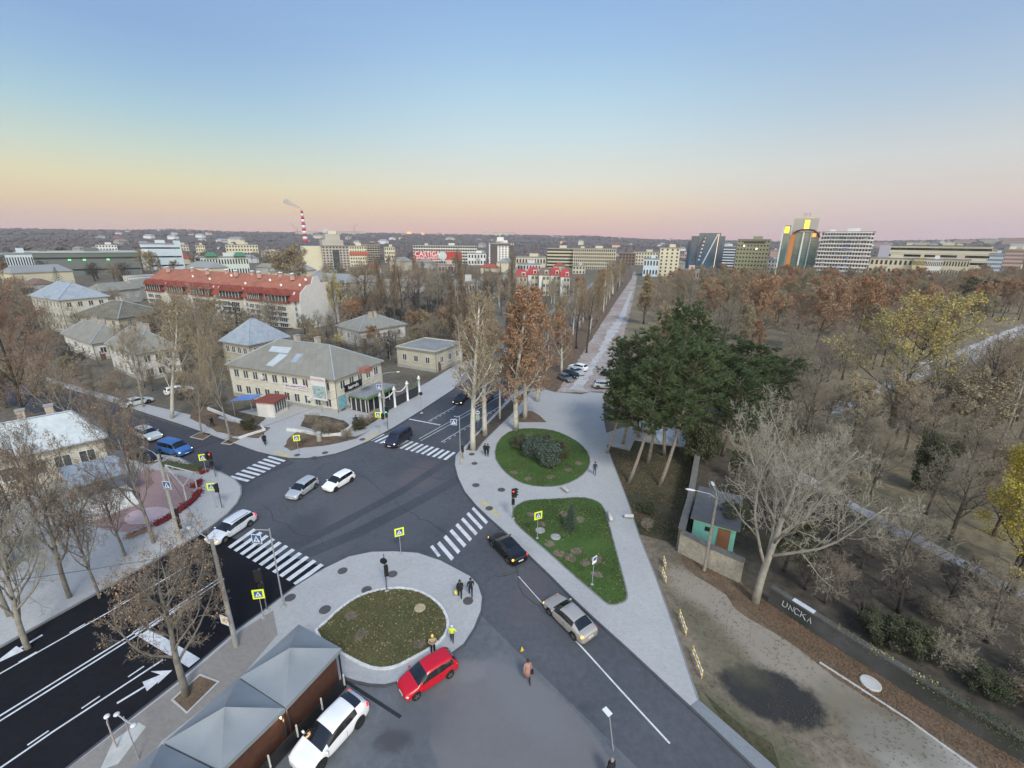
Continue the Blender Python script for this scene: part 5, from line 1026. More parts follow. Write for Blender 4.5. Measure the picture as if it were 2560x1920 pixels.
# park wood (individual trees), seen over and between each other
def inpoly(p, poly):
    c = False; n = len(poly); j = n - 1
    for i in range(n):
        a, b = poly[i], poly[j]
        if (a[1] > p[1]) != (b[1] > p[1]) and p[0] < (b[0] - a[0]) * (p[1] - a[1]) / (b[1] - a[1]) + a[0]: c = not c
        j = i
    return c
def scatter(poly, n, kinds, hr, where, wf=1.0, mind=4.0, cat='tree', name='tree', z=.01, gname=None):
    """poly in surveyed points; trees placed evenly by ground area"""
    Q = [D(*p) for p in poly]; x0, x1 = min(p.x for p in Q), max(p.x for p in Q); y0, y1 = min(p.y for p in Q), max(p.y for p in Q); k = 0; t = 0
    PL = [(p.x, p.y) for p in Q]
    while k < n and t < n * 40:
        t += 1; p = Vector((rng.uniform(x0, x1), rng.uniform(y0, y1), z))
        if not inpoly(p, PL) or any((p.x - e[0]) ** 2 + (p.y - e[1]) ** 2 < (e[2] + (mind if e[2] < 2.5 else .5)) ** 2 for e in EXC): continue
        kd = rng.choice(kinds); EXC.append((p.x, p.y, mind * .5)); sx_, sy_ = proj(p)
        W = dict(bareA='spreading bare tree', bareB='bushy bare tree', bareC='upright bare tree', bareD='low dark bare tree', rust='rust brown tree', rustcol='narrow ochre tree', ochre='sparse ochre tree', yellow='dull yellow tree', green='dark green tree', poplar='bare poplar', birch='white stemmed bare tree', planerust='tall rusty tree', street='twiggy bare tree', bush='bare twiggy bush', gbush='dark green bush', dspruce='dark spruce', byellow='bright yellow tree', pineC='dark pine', pale='pale bare tree')[kd]
        pos = where[0] + ' ' + (where[1] if sx_ < where[3] else where[2])
        if NK.get(KN[kd], 0) >= 290: kd = min(('bareA', 'bareB', 'bareC', 'bareD', 'ochre', 'birch'), key=lambda q_: NK.get(KN[q_], 0))
        if kd in ('bush', 'gbush'): hr_ = (min(hr[0], 1.8), min(hr[1], 2.9))
        else: hr_ = hr
        AUTO.append((plant(kd, p, rng.uniform(*hr_) * (.85 if kd in ('bareD',) else 1), 'x', None, wf * rng.uniform(.9, 1.3), cat=cat, name=name), kd)); k += 1
def exc_line(pts, r, step=4):
    P = DP(pts)
    for a, b in zip(P, P[1:]):
        n_ = max(1, int((b - a).length / step))
        for i in range(n_ + 1): q = a.lerp(b, i / n_); EXC.append((q.x, q.y, r))
exc_line([(1800, 875), (1905, 840), (2010, 795), (2212, 700)], 6); exc_line([(1830, 905), (1925, 868), (2030, 822), (2212, 735)], 2); exc_line([(1800, 1100), (2005, 1222), (2110, 1275), (2240, 1335)], 1); exc_line([(1690, 1005), (1790, 1065), (2005, 1185), (2110, 1236), (2240, 1300)], 3.0)
exc_line([(1500, 960), (1470, 1190), (1595, 1255), (1650, 1290), (2212, 1640)], 3.2)
# ================================================================== buildings
WFR = mat('window_frame', (.62, .62, .60), .6, .06); WPANE = mat('window_pane', (.03, .037, .045), .12, .5, .55, col2=(.10, .115, .12), spec=.7); WDARK = mat('window_dark', (.028, .03, .034), .25, .2, .3)
STONE = brickmat('limestone_blocks', (.62, .59, .49), (.50, .47, .39), .7, .32, 0, .9, .12, .02, 'WALL'); STONEY = brickmat('limestone_warm', (.50, .46, .36), (.3, .28, .2), .6, .28, 0, .9, .14, .02, 'WALL')
PLAST = mat('plaster_cream', (.58, .55, .46), .9, .08, .4, fine=(2, .06)); PLASTW = mat('plaster_white', (.70, .68, .64), .9, .06, .5, col2=(.52, .51, .485)); GREYW = mat('wall_grey', (.36, .35, .32), .9, .12, .4)
SLATE = brickmat('slate_sheets', (.225, .22, .19), (.15, .15, .13), 1.5, 1.1, R(73), .85, .16, .03); METR = mat('metal_roof', (.30, .35, .40), .45, .1, .3, fine=(1.5, .12)); METB = mat('metal_roof_blue', (.29, .325, .36), .45, .12, .5, fine=(2, .12)); MOSSR = mat('moss_roof', (.14, .13, .10), .9, .2, .5, fine=(2, .25))
TILER = mat('tile_red', (.36, .135, .085), .85, .1, .4, col2=(.23, .095, .065), fine=(2.5, .2)); TILED = mat('tile_dark_red', (.22, .055, .04), .85, .15, .4, fine=(2.5, .15)); FLATR = mat('bitumen_roof', (.22, .23, .235), .9, .15, .3, fine=(1.5, .15))
PIPE = mat('drain_pipe', (.18, .15, .13), .7)
WM = {}
def win_mesh(w, h, nx=2, frame=True):
    k = (round(w, 2), round(h, 2), nx, frame)
    if k not in WM:
        f = MB(); b = .09 if h > .9 else .05
        if frame:
            f.box((0, -.03, h / 2 - b / 2), (w, .08, b)); f.box((0, -.03, -h / 2 + b / 2), (w, .08, b)); f.box((0, -.05, -h / 2 - .05), (w + .2, .16, .07))
            for i in range(nx + 1): f.box((-w / 2 + b / 2 + (w - b) * i / nx, -.03, 0), (b, .075, h - 2 * b))
            WM[k] = (f.mesh('window', WFR), MB().box((0, -.012, 0), (w - .02, .02, h - .02)).mesh('pane', WPANE))
        else: WM[k] = (MB().box((0, -.03, 0), (w, .06, h)).mesh('window', WDARK), None)
    return WM[k]
def add_windows(root, spots, w, h, nx=2, frame=True, cap=100, pane=True):
    """spots: (x, y, z, rz) in the building's own axes"""
    fm, pm = win_mesh(w, h, nx, frame); spots = sorted(spots, key=lambda s: s[4] if len(s) > 4 else 0); got = root.get('_w', 0)
    rest = MB()
    for i, s in enumerate(spots):
        if got < cap:
            o = link('window', fm, root, s[:3], s[3]); got += 1
            if pm and pane: link('pane', pm, o)
        else: rest.box(s[:3], (w, .06, h), s[3])
    root['_w'] = got
    if rest.f: tag(rest.build('windows', WDARK, root), kind='stuff')
def facade_spots(p, q, zs, n, m0=1.0, m1=1.0, skip=()):
    d = (q - p); L = d.length; u = d.normalized(); rz = math.atan2(u.y, u.x); out = []
    for j, z in enumerate(zs):
        for i in range(n):
            if (i, j) in skip: continue
            t = m0 + (L - m0 - m1) * ((i + .5) / n); c = p + u * t; out.append((c.x, c.y, z, rz))
    return out
def footprint(A, B, Cc, h, over=.0, hb=None):
    """A left, B near, C right eave corners (surveyed points on level h): rectangle B, C', D', A' counter-clockwise"""
    a, b, c = D(*A, h), D(*B, h), D(*Cc, h); a.z = b.z = c.z = 0
    u = (a - b).normalized(); v = Vector((u.y, -u.x, 0))
    if (c - b).dot(v) < 0: v = -v
    La, Lc = (a - b).dot(u) - 2 * over, (c - b).dot(v) - 2 * over; b = b + (u + v) * over
    return b, u, v, La, Lc
def hip_roof(mb, P, z, rh, inset, over=.5, th=.18, gable=False):
    """P: four corners CCW with P0-P1 a long side"""
    c = sum(P, Vector()) / 4; e = []
    lu = (P[1] - P[0]).normalized(); lv = (P[3] - P[0]).normalized()
    e = [P[0] - lu * over - lv * over, P[1] + lu * over - lv * over, P[2] + lu * over + lv * over, P[3] - lu * over + lv * over]
    L = (e[1] - e[0]).length; r0 = (e[0] + e[3]) / 2 + lu * inset; r1 = (e[1] + e[2]) / 2 - lu * inset
    vs = [(q.x, q.y, z) for q in e] + [(q.x, q.y, z + th) for q in e] + [(r0.x, r0.y, z + rh), (r1.x, r1.y, z + rh)]
    mb.add(vs, [(3, 2, 1, 0), (0, 1, 5, 4), (1, 2, 6, 5), (2, 3, 7, 6), (3, 0, 4, 7), (4, 5, 9, 8), (6, 7, 8, 9), (5, 6, 9), (7, 4, 8)])
    return [Vector(v_) for v_ in vs]
def excl(P):
    c = sum(P, Vector()) / 4; ux = (P[1] - P[0]); vx = (P[3] - P[0]); nu = max(1, int(ux.length / 5)); nv = max(1, int(vx.length / 5))
    for i in range(nu + 1):
        for j in range(nv + 1): q = P[0] + ux * i / nu + vx * j / nv; EXC.append((q.x, q.y, 4.2))
def house(label, A, B, Cc, basey, storeys=2, wall=STONE, roof=SLATE, rh=2.6, over=.5, nwin=(6, 4), ww=(1.2, 1.5), gable=False, flat=False, inset=None, cat='house', name='house', group=None, chim=True, hfix=None, frame=True, door=True):
    # eave height from the near corner: try levels until the foot of the wall lies at the surveyed row
    best = None
    for i in range(20, 300):
        h = i * .1; p = D(*B, h); e = abs(proj((p.x, p.y, 0))[1] - basey)
        if best is None or e < best[0]: best = (e, h)
    h = hfix or best[1]; b, u, v, La, Lc = footprint(A, B, Cc, h, over); La, Lc = max(La, 4), max(Lc, 4)
    P = [b, b + v * Lc, b + v * Lc + u * La, b + u * La]
    ar = (P[1] - P[0]).x * (P[3] - P[0]).y - (P[1] - P[0]).y * (P[3] - P[0]).x
    if ar < 0: P = [P[0], P[3], P[2], P[1]]
    excl(P); c = sum(P, Vector()) / 4; root = thing(name, label, cat, (c.x, c.y, 0), 0, group); Q = [q - c for q in P]
    MB().prism(Q, 0, h).build('wall', wall, root); MB().strip(Q, .14, 0, .7, closed=True).build('plinth', GREYW, root)
    if flat:
        rf = MB().prism([q + (q.normalized() * .35) for q in Q], h + .003, h + .3).build('roof', roof, root); MB().strip(Q, .25, h + .3, h + .55, closed=True).build('parapet', wall, rf)
    else:
        k = 0 if (Q[1] - Q[0]).length >= (Q[3] - Q[0]).length else 1; QQ = Q[k:] + Q[:k]; W_ = (QQ[3] - QQ[0]).length + 2 * over; rb = MB(); vs = hip_roof(rb, QQ, h + .003, rh, inset if inset is not None else (0.02 if gable else W_ * .48), over)
        rf = rb.build('roof', roof, root); rg = MB(); rg.path([vs[8] + Vector((0, 0, .05)), vs[9] + Vector((0, 0, .05))], .1, 5); rg.build('ridge_cap', METR, rf)
        for a_, b_ in ((4, 8), (7, 8), (5, 9), (6, 9)): MB().path([vs[a_] + Vector((0, 0, .04)), vs[b_] + Vector((0, 0, .04))], .11, 4).build('hip_flashing', METR, rf)
        if chim:
            for t_ in (.3, .7):
                q = vs[8].lerp(vs[9], t_) + (QQ[0] - QQ[3]).normalized() * 1.0; ch = MB().box((q.x, q.y, q.z + .1), (.7, .9, 1.6), math.atan2(u.y, u.x)).build('chimney', mat('chimney_brick', (.42, .36, .30), .9, .2, 3), rf); MB().box((q.x, q.y, q.z + .94), (.85, 1.05, .08), math.atan2(u.y, u.x)).build('chimney_cap', CONC, ch)
    fh = h / storeys; zs = [fh * (j + .58) for j in range(storeys)]; sp = []
    for i in range(4):
        p, q = Q[i], Q[(i + 1) % 4]; n = nwin[0] if (q - p).length > (Lc if La > Lc else La) + .1 or La == Lc else nwin[1]
        s_ = facade_spots(p, q, zs, n, .6, .6); mid = (p + q) / 2 + c; dist = mid.length; sp += [t_ + (dist,) for t_ in s_]
    add_windows(root, sp, ww[0], ww[1], 2, frame)
    if door:
        p, q = Q[0], Q[1]; d_ = (q - p).normalized(); m_ = p + d_ * 1.3; MB().box((m_.x + d_.y * .03, m_.y - d_.x * .03, 1.1), (1.0, .06, 2.1), math.atan2(d_.y, d_.x)).build('door', mat('door_brown', (.14, .08, .05), .6), root)
    for i in range(4): q = Q[i] * 1.0; d_ = q.normalized() * .12; MB().tube((q.x + d_.x, q.y + d_.y, 0), (q.x + d_.x, q.y + d_.y, h), .06, n=6).build('drain_pipe', PIPE, root)
    return root, Q, c, h, P
# --- the two storey limestone building on the corner
rootB, QB, cB, hB, PB = house('two storey cream limestone building with grey slate hip roof and shop on its corner', (485, 790), (723, 824), (824, 781), 897, 2, STONE, SLATE, 4.1, .45, (10, 5), (1.25, 1.55), name='stone_building', cat='building')
bq = D(723, 824, hB); b_, u_, v_, La_, Lc_ = footprint((485, 790), (723, 824), (824, 781), hB, .45)
ru, rvv = math.atan2(-u_.y, -u_.x), math.atan2(v_.y, v_.x)
def onS(t, z, off=.06): q = b_ + u_ * t - v_ * off; return Vector((q.x, q.y, z))         # on the street facade, t metres from the near corner
def onE(t, z, off=.06): q = b_ + v_ * t - u_ * off; return Vector((q.x, q.y, z))
def panel(name, P, rz, w, h, m, par=None, d=.06): return link(name, MB().box((0, 0, 0), (w, d, h)).mesh(name, m), par, P, rz)
SIGNW = mat('banner_white', (.66, .62, .66), .6, .06, 2)
t = panel('banner', onS(8.6, 3.75, .1), ru, 5.2, .95, SIGNW); tag(t, 'long white banner with black birds drawing on the stone building', 'banner')
q = MB(); 
for i, x_ in enumerate((-2.1, -1.6, -1.2, -.8, -.35, .05)): q.add([(x_, -.04, -.1 + .12 * (i % 2)), (x_ + .25, -.04, .05), (x_ + .45, -.04, -.12), (x_ + .2, -.04, .22 - .1 * (i % 3))], [(0, 1, 2), (0, 2, 3)])
q.build('drawing', SBLK, t)
for k in range(2): MB().box((1.5, -.035, .18 - .34 * k), (1.9, .01, .13)).build('text_line', mat('banner_mauve', (.35, .2, .3), .6), t)
hq_ = hB * .46; t = tag(link('billboard', None, None, onS(2.6, 0, .9), ru), 'white and teal poster board on a pole at the corner of the stone building', 'billboard')
MB().tube((0, .08, 0), (0, .08, 2.7), .06, n=6).build('pole', GALV, t); bd = MB().box((0, 0, 4.4), (3.0, .08, 4.0)).build('board', mat('board_white', (.62, .64, .64), .6, .05), t)
MB().box((0, -.05, 3.8), (2.7, .02, 2.1)).build('picture', mat('board_teal', (.10, .22, .23), .6, .5, 2.2, col2=(.5, .56, .55)), bd); link('lettering', text_mesh('MODERN', .62, .01), bd, (0, -.06, 5.9)).data.materials.append(mat('letters_red', (.5, .18, .16), .6))
# black shop sign and entrance
t = panel('shop_sign', onE(4.2, 3.75, .12), rvv, 4.4, 1.15, mat('sign_black_panel', (.012, .014, .015), .5), None, .18); tag(t, 'black shop sign reading barrels above the corner entrance', 'shop sign'); link('lettering', text_mesh('barrels', .95, .02), t, (-.1, -.11, 0)).data.materials.append(SWHITE)
t = panel('window_poster', onE(1.2, 1.7, .1), rvv, 1.9, 2.3, mat('poster_blue', (.12, .30, .38), .6, .4, 1.6, col2=(.25, .48, .56)), None); tag(t, 'light blue poster with dark bottle shapes left of the shop door', 'poster')
t = panel('window_poster', onE(6.2, 1.4, .1), rvv, 2.7, 1.5, MATS['poster_blue'], None); tag(t, 'light blue poster right of the shop door', 'poster')
d_ = panel('door', onE(3.1, 1.6, .1) - cB, rvv, 1.1, 2.4, WFR, rootB); MB().box((0, -.04, .2), (.6, .02, 1.5)).build('glass', WPANE, d_)
# steps with railings
t = thing('entrance_steps', 'pale stone steps with metal railings leading to the shop door', 'steps', onE(3.6, 0, 0), rvv)
for k in range(6): MB().box((0, -.9 - k * .35, (6 - k) * .1 - .05 + .14), (2.2, .36, (6 - k) * .2)).build('step', CONCL, t)
for s_ in (-1.1, 1.1): MB().path([(s_, -.1, 2.1), (s_, -1.2, 1.9), (s_, -3.2, 1.0)], .03, 5).path([(s_, -3.2, 0), (s_, -3.2, 1.0)], .03, 5).path([(s_, -1.2, 0), (s_, -1.2, 1.9)], .03, 5).build('railing', GALV, t)
# roof details: dormer, pale sheets, air conditioners
rf = [c_ for c_ in kids(rootB) if c_.name.startswith('roof')][0]
slope_q = D(790, 800, hB + 1.6); t = MB().box((slope_q.x - cB.x, slope_q.y - cB.y, hB + 1.75), (1.9, 1.3, .8), rvv).build('dormer', mat('dormer_red', (.28, .12, .09), .8), rf)
for x_, y_ in ((592, 762), (575, 776), (583, 770)):
    pass
def roof_patch(x0, y0, x1, y1, x2, y2, x3, y3, m, nm='roof_sheet'):
    """a replaced sheet lying on the street slope: points fall on the slope plane"""
    W_ = Lc_ + .9; n_ = None; e_a = b_ - v_ * .45; sl = (4.1 - .18) / (W_ / 2); out = []
    for (x, y) in ((x0, y0), (x1, y1), (x2, y2), (x3, y3)):
        r = ray(x, y); lo, hi = 10, 200
        for _ in range(50):
            t_ = (lo + hi) / 2; p = Vector((0, 0, CAMH)) + r.normalized() * t_; zz2 = hB + .18 + max(0, (Vector((p.x, p.y, 0)) - e_a).dot(v_)) * sl
            if p.z > zz2: lo = t_
            else: hi = t_
        out.append(p - cB + Vector((0, 0, .05)))
    q = MB(); q.add(out, [(0, 1, 2, 3)]); q.add([p - Vector((0, 0, .04)) for p in out], [(3, 2, 1, 0)]); q.build(nm, m, rf)
ZINC = mat('zinc_sheet', (.42, .47, .50), .5, .08, .8)
roof_patch(588, 748, 630, 751, 622, 764, 580, 759, ZINC); roof_patch(604, 764, 622, 767, 590, 792, 574, 789, ZINC); roof_patch(642, 764, 655, 766, 640, 784, 627, 782, MATS['metal_roof'])
for t_, z_ in ((5.6, 2.0), (16, 4.6)): p = onS(t_, z_, .2) - cB; link('air_conditioner', MB().box((0, 0, 0), (.8, .35, .6)).lathe((.1, -.19, 0), [(.22, 0), (.22, .02)], 12, 'Y').mesh('air_conditioner', WFR), rootB, p, ru)
# --- kiosk with blue and dark red roofs
P = D(594, 902, .14); pq_ = D(622, 886, .14); rk = math.atan2((pq_ - P).y, (pq_ - P).x); KL = (pq_ - P).length
t = thing('kiosk', 'small kiosk with blue awning and dark red glass front before the stone building', 'kiosk', P, rk)
MB().box((KL / 2, 1.5, 1.25), (KL, 3.0, 2.5)).build('wall', PLASTW, t); MB().box((KL / 2, 1.4, 2.62), (KL + .5, 3.6, .24)).build('roof', TILED, t); q = MB().prism([(-.6, 3.2), (KL - 1.2, 3.2), (KL - 1.2, 7.2), (-.6, 7.2)], 0, .08)
q.v = [(x, y, z + 3.1 - .13 * (y - 3.2)) for x, y, z in q.v]; q.build('awning', mat('awning_blue', (.14, .25, .56), .6, .1, 1), t)
for k in range(5): MB().box((.5 + k * (KL - 1) / 4, -.03, 1.5), ((KL - 1) / 4 * .82, .06, 1.6)).build('window', WPANE, t)
for k in range(6): MB().box((.5 + (k - .5) * (KL - 1) / 4, -.05, 1.5), (.08, .08, 1.7)).build('window_bar', WFR, t)
for y_ in (3.6, 6.9): MB().tube((-.4, y_, 0), (-.4, y_, 2.5), .05, n=6).build('post', GALV, t)
# --- green framed pavilion and white colonnade
P = D(793, 892, .14); r3 = R(66)
t = thing('glass_pavilion', 'low pavilion with green trim and dark glass beside the white columns', 'pavilion', P, r3)
MB().box((3.6, 1.6, 1.3), (7.2, 3.6, 2.6)).build('wall', WDARK, t); rfp = MB().box((3.6, 1.6, 2.78), (7.7, 4.1, .3)).build('roof', FLATR, t); MB().box((3.6, -.5, 2.5), (7.6, .14, .3)).box((-.12, 1.6, 2.5), (.14, 4.0, .3)).build('trim', mat('trim_green', (.08, .19, .05), .6), t)
for k in range(6): MB().box((.2 + k * 1.36, -.24, 1.25), (.12, .12, 2.3)).build('mullion', WFR, t)
for k in range(4): MB().box((-.04, .1 + k * 1.05, 1.25), (.12, .12, 2.3)).build('mullion', WFR, t)
cw = mat('column_white', (.72, .73, .74), .7, .05, 2); t = thing('colonnade', 'white classical columns with arched rails along the pavement', 'colonnade', D(824, 895, .14), r3)
for k in range(4): MB().lathe((k * 3.6, 0, 0), [(.3, 0), (.3, .25), (.2, .3), (.2, 3.1), (.26, 3.15), (.32, 3.35), (.32, 3.45), (.12, 3.5), (.2, 3.65), (.08, 3.85)], 12).build('column', cw, t, True)
for k in range(3):
    MB().path([(k * 3.6 + .2, 0, 3.0 - .25 * abs(math.sin(0)))] + [(k * 3.6 + .2 + j * .64, 0, 3.0 - .55 * math.sin(math.pi * j / 5)) for j in range(1, 5)] + [(k * 3.6 + 3.4, 0, 3.0)], .09, 6).build('arch_rail', cw if k < 2 else MATS['trim_green'], t)
    MB().box((k * 3.6 + 1.8, .02, 1.0), (3.1, .05, 1.7)).build('glass_panel', WDARK, t)
# --- garden beds and low walls in front of the stone building
def edge(pts, lb, h=.45, w=.28, m=KERBW, z=.14): P = DP(pts, z); c = P[0]; tag(MB().strip([p - c for p in P], w, 0, h).build('low_wall', m, loc=(c.x, c.y, z)), lb, 'low wall')
for pts, m in (([(610, 968), (625, 948), (648, 930), (700, 938), (735, 945), (770, 945), (785, 938), (800, 930), (770, 950), (735, 958), (700, 965), (660, 968), (630, 975)], LITTER), ([(660, 897), (700, 900), (745, 910), (760, 925), (735, 940), (690, 935), (650, 922)], SOIL),
               ([(470, 905), (540, 922), (585, 925), (560, 948), (515, 945), (470, 935), (445, 920), (410, 905), (420, 880), (470, 890)], LITTER), ([(775, 918), (795, 905), (830, 895), (812, 912), (785, 926)], SOIL), ([(460, 880), (490, 885), (575, 905), (560, 918), (470, 900)], SOIL)):
    struct(MB().sheet(rough(pts, .15, .8), .148).build('flower_bed', m))
edge([(450, 885), (500, 905), (530, 915)], 'low white wall left of the kiosk path'); edge([(515, 948), (540, 940), (572, 930), (562, 920), (545, 918)], 'bent low white wall around the corner bed before the kiosk', .3); edge([(620, 930), (640, 932), (700, 943), (735, 940), (770, 917), (795, 905)], 'long low white wall of the garden bed below the stone building', .4)
P = D(665, 962, .14); tag(MB().lathe((0, 0, 0), [(.35, 0), (.35, 1.2), (.42, 1.25), (.3, 1.4)], 10).build('litter_bin', CONC, loc=D(690, 952, .14)), 'grey round concrete litter bin in the corner flower bed', 'bin')
for i, (x, y, yt, w_, kd) in enumerate([(700, 940, 905, 22, 'bush'), (675, 915, 895, 18, 'bush'), (728, 935, 912, 16, 'bush'), (650, 955, 935, 16, 'bush'), (750, 948, 925, 14, 'bush'), (790, 918, 895, 16, 'bush'), (540, 928, 903, 16, 'gbush'), (812, 905, 885, 12, 'bush'), (775, 928, 905, 14, 'gbush')]):
    tree(kd, x, y, yt, ['bare bush', 'brown bush', 'bushy shrub'][i % 3] + ' before the stone building, ' + ['at the long low wall', 'behind the long wall', 'near the shop steps', 'in the curved corner bed', 'at the right tip of the corner bed', 'under the pavilion', 'beside the kiosk', 'next to the pavilion corner', 'below the shop steps'][i], w_, z=.14, cat='bush', name='bush')
# --- other houses around
house('two storey house with pale blue metal pyramid roof behind the stone building', (560 - 20, 700), (601, 832 * .5 + 415), (712, 0 + 812), 0) if False else None
def hs(label, A, B, Cc, basey, **k): return house(label, A, B, Cc, basey, **k)
hs('two storey stone house with pale blue metal pyramid roof', (472, 738), (537, 748), (617, 727), 815, storeys=2, wall=STONEY, roof=METB, rh=4.6, nwin=(5, 4), chim=False, hfix=6.6)
hs('single storey house with grey slate hip roof and white dish', (722, 705), (776, 718), (848, 695), 748, storeys=1, wall=PLASTW, roof=SLATE, rh=3.2, nwin=(4, 3), hfix=4.2)
hs('flat grey roofed cream building behind the dark bushes', (850, 752), (942, 765), (985, 740), 800, storeys=1, wall=STONEY, roof=FLATR, flat=True, nwin=(6, 3), hfix=4.4, name='flat_roofed_building', cat='building')
hs('institution with blue grey hip roof and wall pilasters on the far left', (60, 640), (125, 650), (232, 640), 690, storeys=3, wall=PLAST, roof=METB, rh=4.5, nwin=(8, 4), chim=False, hfix=10, name='institution', cat='building')
hs('mossy brown roofed cream house below the institution', (150, 683), (255, 690), (335, 672), 720, storeys=2, wall=STONEY, roof=MOSSR, rh=4, nwin=(5, 3), hfix=6)
hs('old house with large grey slate roof left of the brown tree', (225, 745), (290, 768), (368, 745), 812, storeys=2, wall=PLASTW, roof=SLATE, rh=4, nwin=(5, 3), hfix=5.6)
hs('grey roofed house partly hidden left of the bare trees', (130, 722), (195, 745), (262, 722), 780, storeys=1, wall=PLASTW, roof=SLATE, rh=3.6, nwin=(4, 3), hfix=4)
hs('low grey two floor house behind the institution', (262, 598), (310, 602), (330, 592), 612, storeys=2, wall=PLASTW, roof=FLATR, flat=True, nwin=(8, 2), hfix=6)
# --- corner house on the left with porch
rl_, Ql, cl_, hl_, Pl = house('corner house with large pale metal roof, cream wall and covered porch at the left edge', (-60, 1010), (235, 945), (290, 905), 0, 1, PLAST, mat('metal_pale', (.42, .47, .49), .5, .12, .4, fine=(2, .1)), 3.4, .6, (4, 2), (1.5, 1.7), hfix=4.6, name='corner_house')
P = D(215, 1085, .14); t = thing('porch', 'porch with blue grey canopy and wide pale steps on the pink square', 'porch', P, R(-34))
MB().prism([(-5.2, -1.6), (1.4, -1.9), (1.9, 2.8), (-4.2, 3.2)], 3.1, 3.28).build('canopy', METB, t)
for x_, y_ in ((-4.8, -1.2), (-1.8, -1.4), (1.1, -1.5)): MB().tube((x_, y_, 0), (x_, y_, 3.1), .09, n=8).build('column', CONCL, t)
MB().box((-1.6, .8, .45), (6.4, 3.6, .9)).build('landing', CONCL, t)
for k in range(6): MB().box((1.9 + k * .36, .2, .75 - k * .13), (.38, 4.4, max(.1, 1.5 - k * .26) if False else .13)).box((1.9 + k * .36, .2, (.69 - k * .13) / 2), (.36, 4.3, max(.02, .69 - k * .13))).build('step', KERBW, t)
MB().path([(1.7, -2.05, 1.8), (3.9, -2.05, .95)], .04, 5).path([(3.9, -2.05, 0), (3.9, -2.05, .95)], .04, 5).path([(1.7, -2.05, .7), (1.7, -2.05, 1.8)], .04, 5).build('railing', PLASTW, t)
# flower hedges, green hedge, pergola
def hedge(pts, lb, m, h=.5, w=.9):
    P = DP(pts, .14); c = P[0]; q = MB(); g = MB(); q.strip([p - c for p in P], w * .6, 0, h * .6)
    L = sum((b - a).length for a, b in zip(P, P[1:]))
    for a, b in zip(P, P[1:]):
        n_ = int((b - a).length * 90)
        for _ in range(n_): p = a.lerp(b, rng.random()) - c + Vector((rng.uniform(-w / 2, w / 2), rng.uniform(-w / 2, w / 2), rng.uniform(.05, h))); leaf(q, p, .10)
    tag(q.build('hedge', m, loc=c), lb, 'hedge')
hedge([(432, 1024), (449, 1018)], 'dark red hedge piece at the tip of the green hedge', L_HEDR); hedge([(432, 1040), (428, 1052), (415, 1052)], 'dark red hedge behind the pergola', L_HEDR); hedge([(432, 1062), (420, 1080), (404, 1092), (386, 1106)], 'dark red hedge along the square between lamp pole and pergola', L_HEDR)
hedge([(378, 1112), (355, 1126), (335, 1136)], 'dark red hedge below the stone ellipse', L_HEDR); hedge([(322, 1144), (300, 1153), (275, 1163)], 'dull red hedge at the foot of the forked bare tree', L_RED)
hedge([(357, 1004), (385, 1012), (412, 1014), (434, 1016)], 'clipped dull green hedge between side street and pink square', L_GRN, .9, 1.3)
t = thing('pergola', 'grey triangular metal pergola on the pink square', 'pergola', D(400, 1060, .14)); c = D(400, 1060, .14); pp = [D(366, 1040, .14) - c, D(426, 1056, .14) - c, D(405, 1088, .14) - c]
for a_, b_ in ((0, 1), (1, 2), (2, 0)): MB().path([pp[a_] + Vector((0, 0, 2.2)), pp[b_] + Vector((0, 0, 2.2))], .07, 5).build('beam', CONCL, t)
for a_ in range(3): MB().tube(pp[a_], pp[a_] + Vector((0, 0, 2.2)), .07, n=6).build('post', CONCL, t)
for f_ in (.3, .6): MB().path([pp[0].lerp(pp[1], f_) + Vector((0, 0, 2.2)), pp[0].lerp(pp[2], f_) + Vector((0, 0, 2.2))], .05, 5).build('slat', CONCL, t)
P = D(20, 1200, .14); t = thing('garden_bench', 'grey slatted wooden platform at the left edge below the trees', 'platform', P, R(-35))
for k in range(8): MB().box((0, k * .5 - 2, .35), (4.6, .22, .08)).build('slat', mat('slat_grey', (.2, .24, .22), .8), t)
MB().box((-1.8, 0, .15), (.15, 4.2, .3)).build('bearer', CONC, t); MB().box((1.8, 0, .15), (.15, 4.2, .3)).build('bearer', CONC, t)
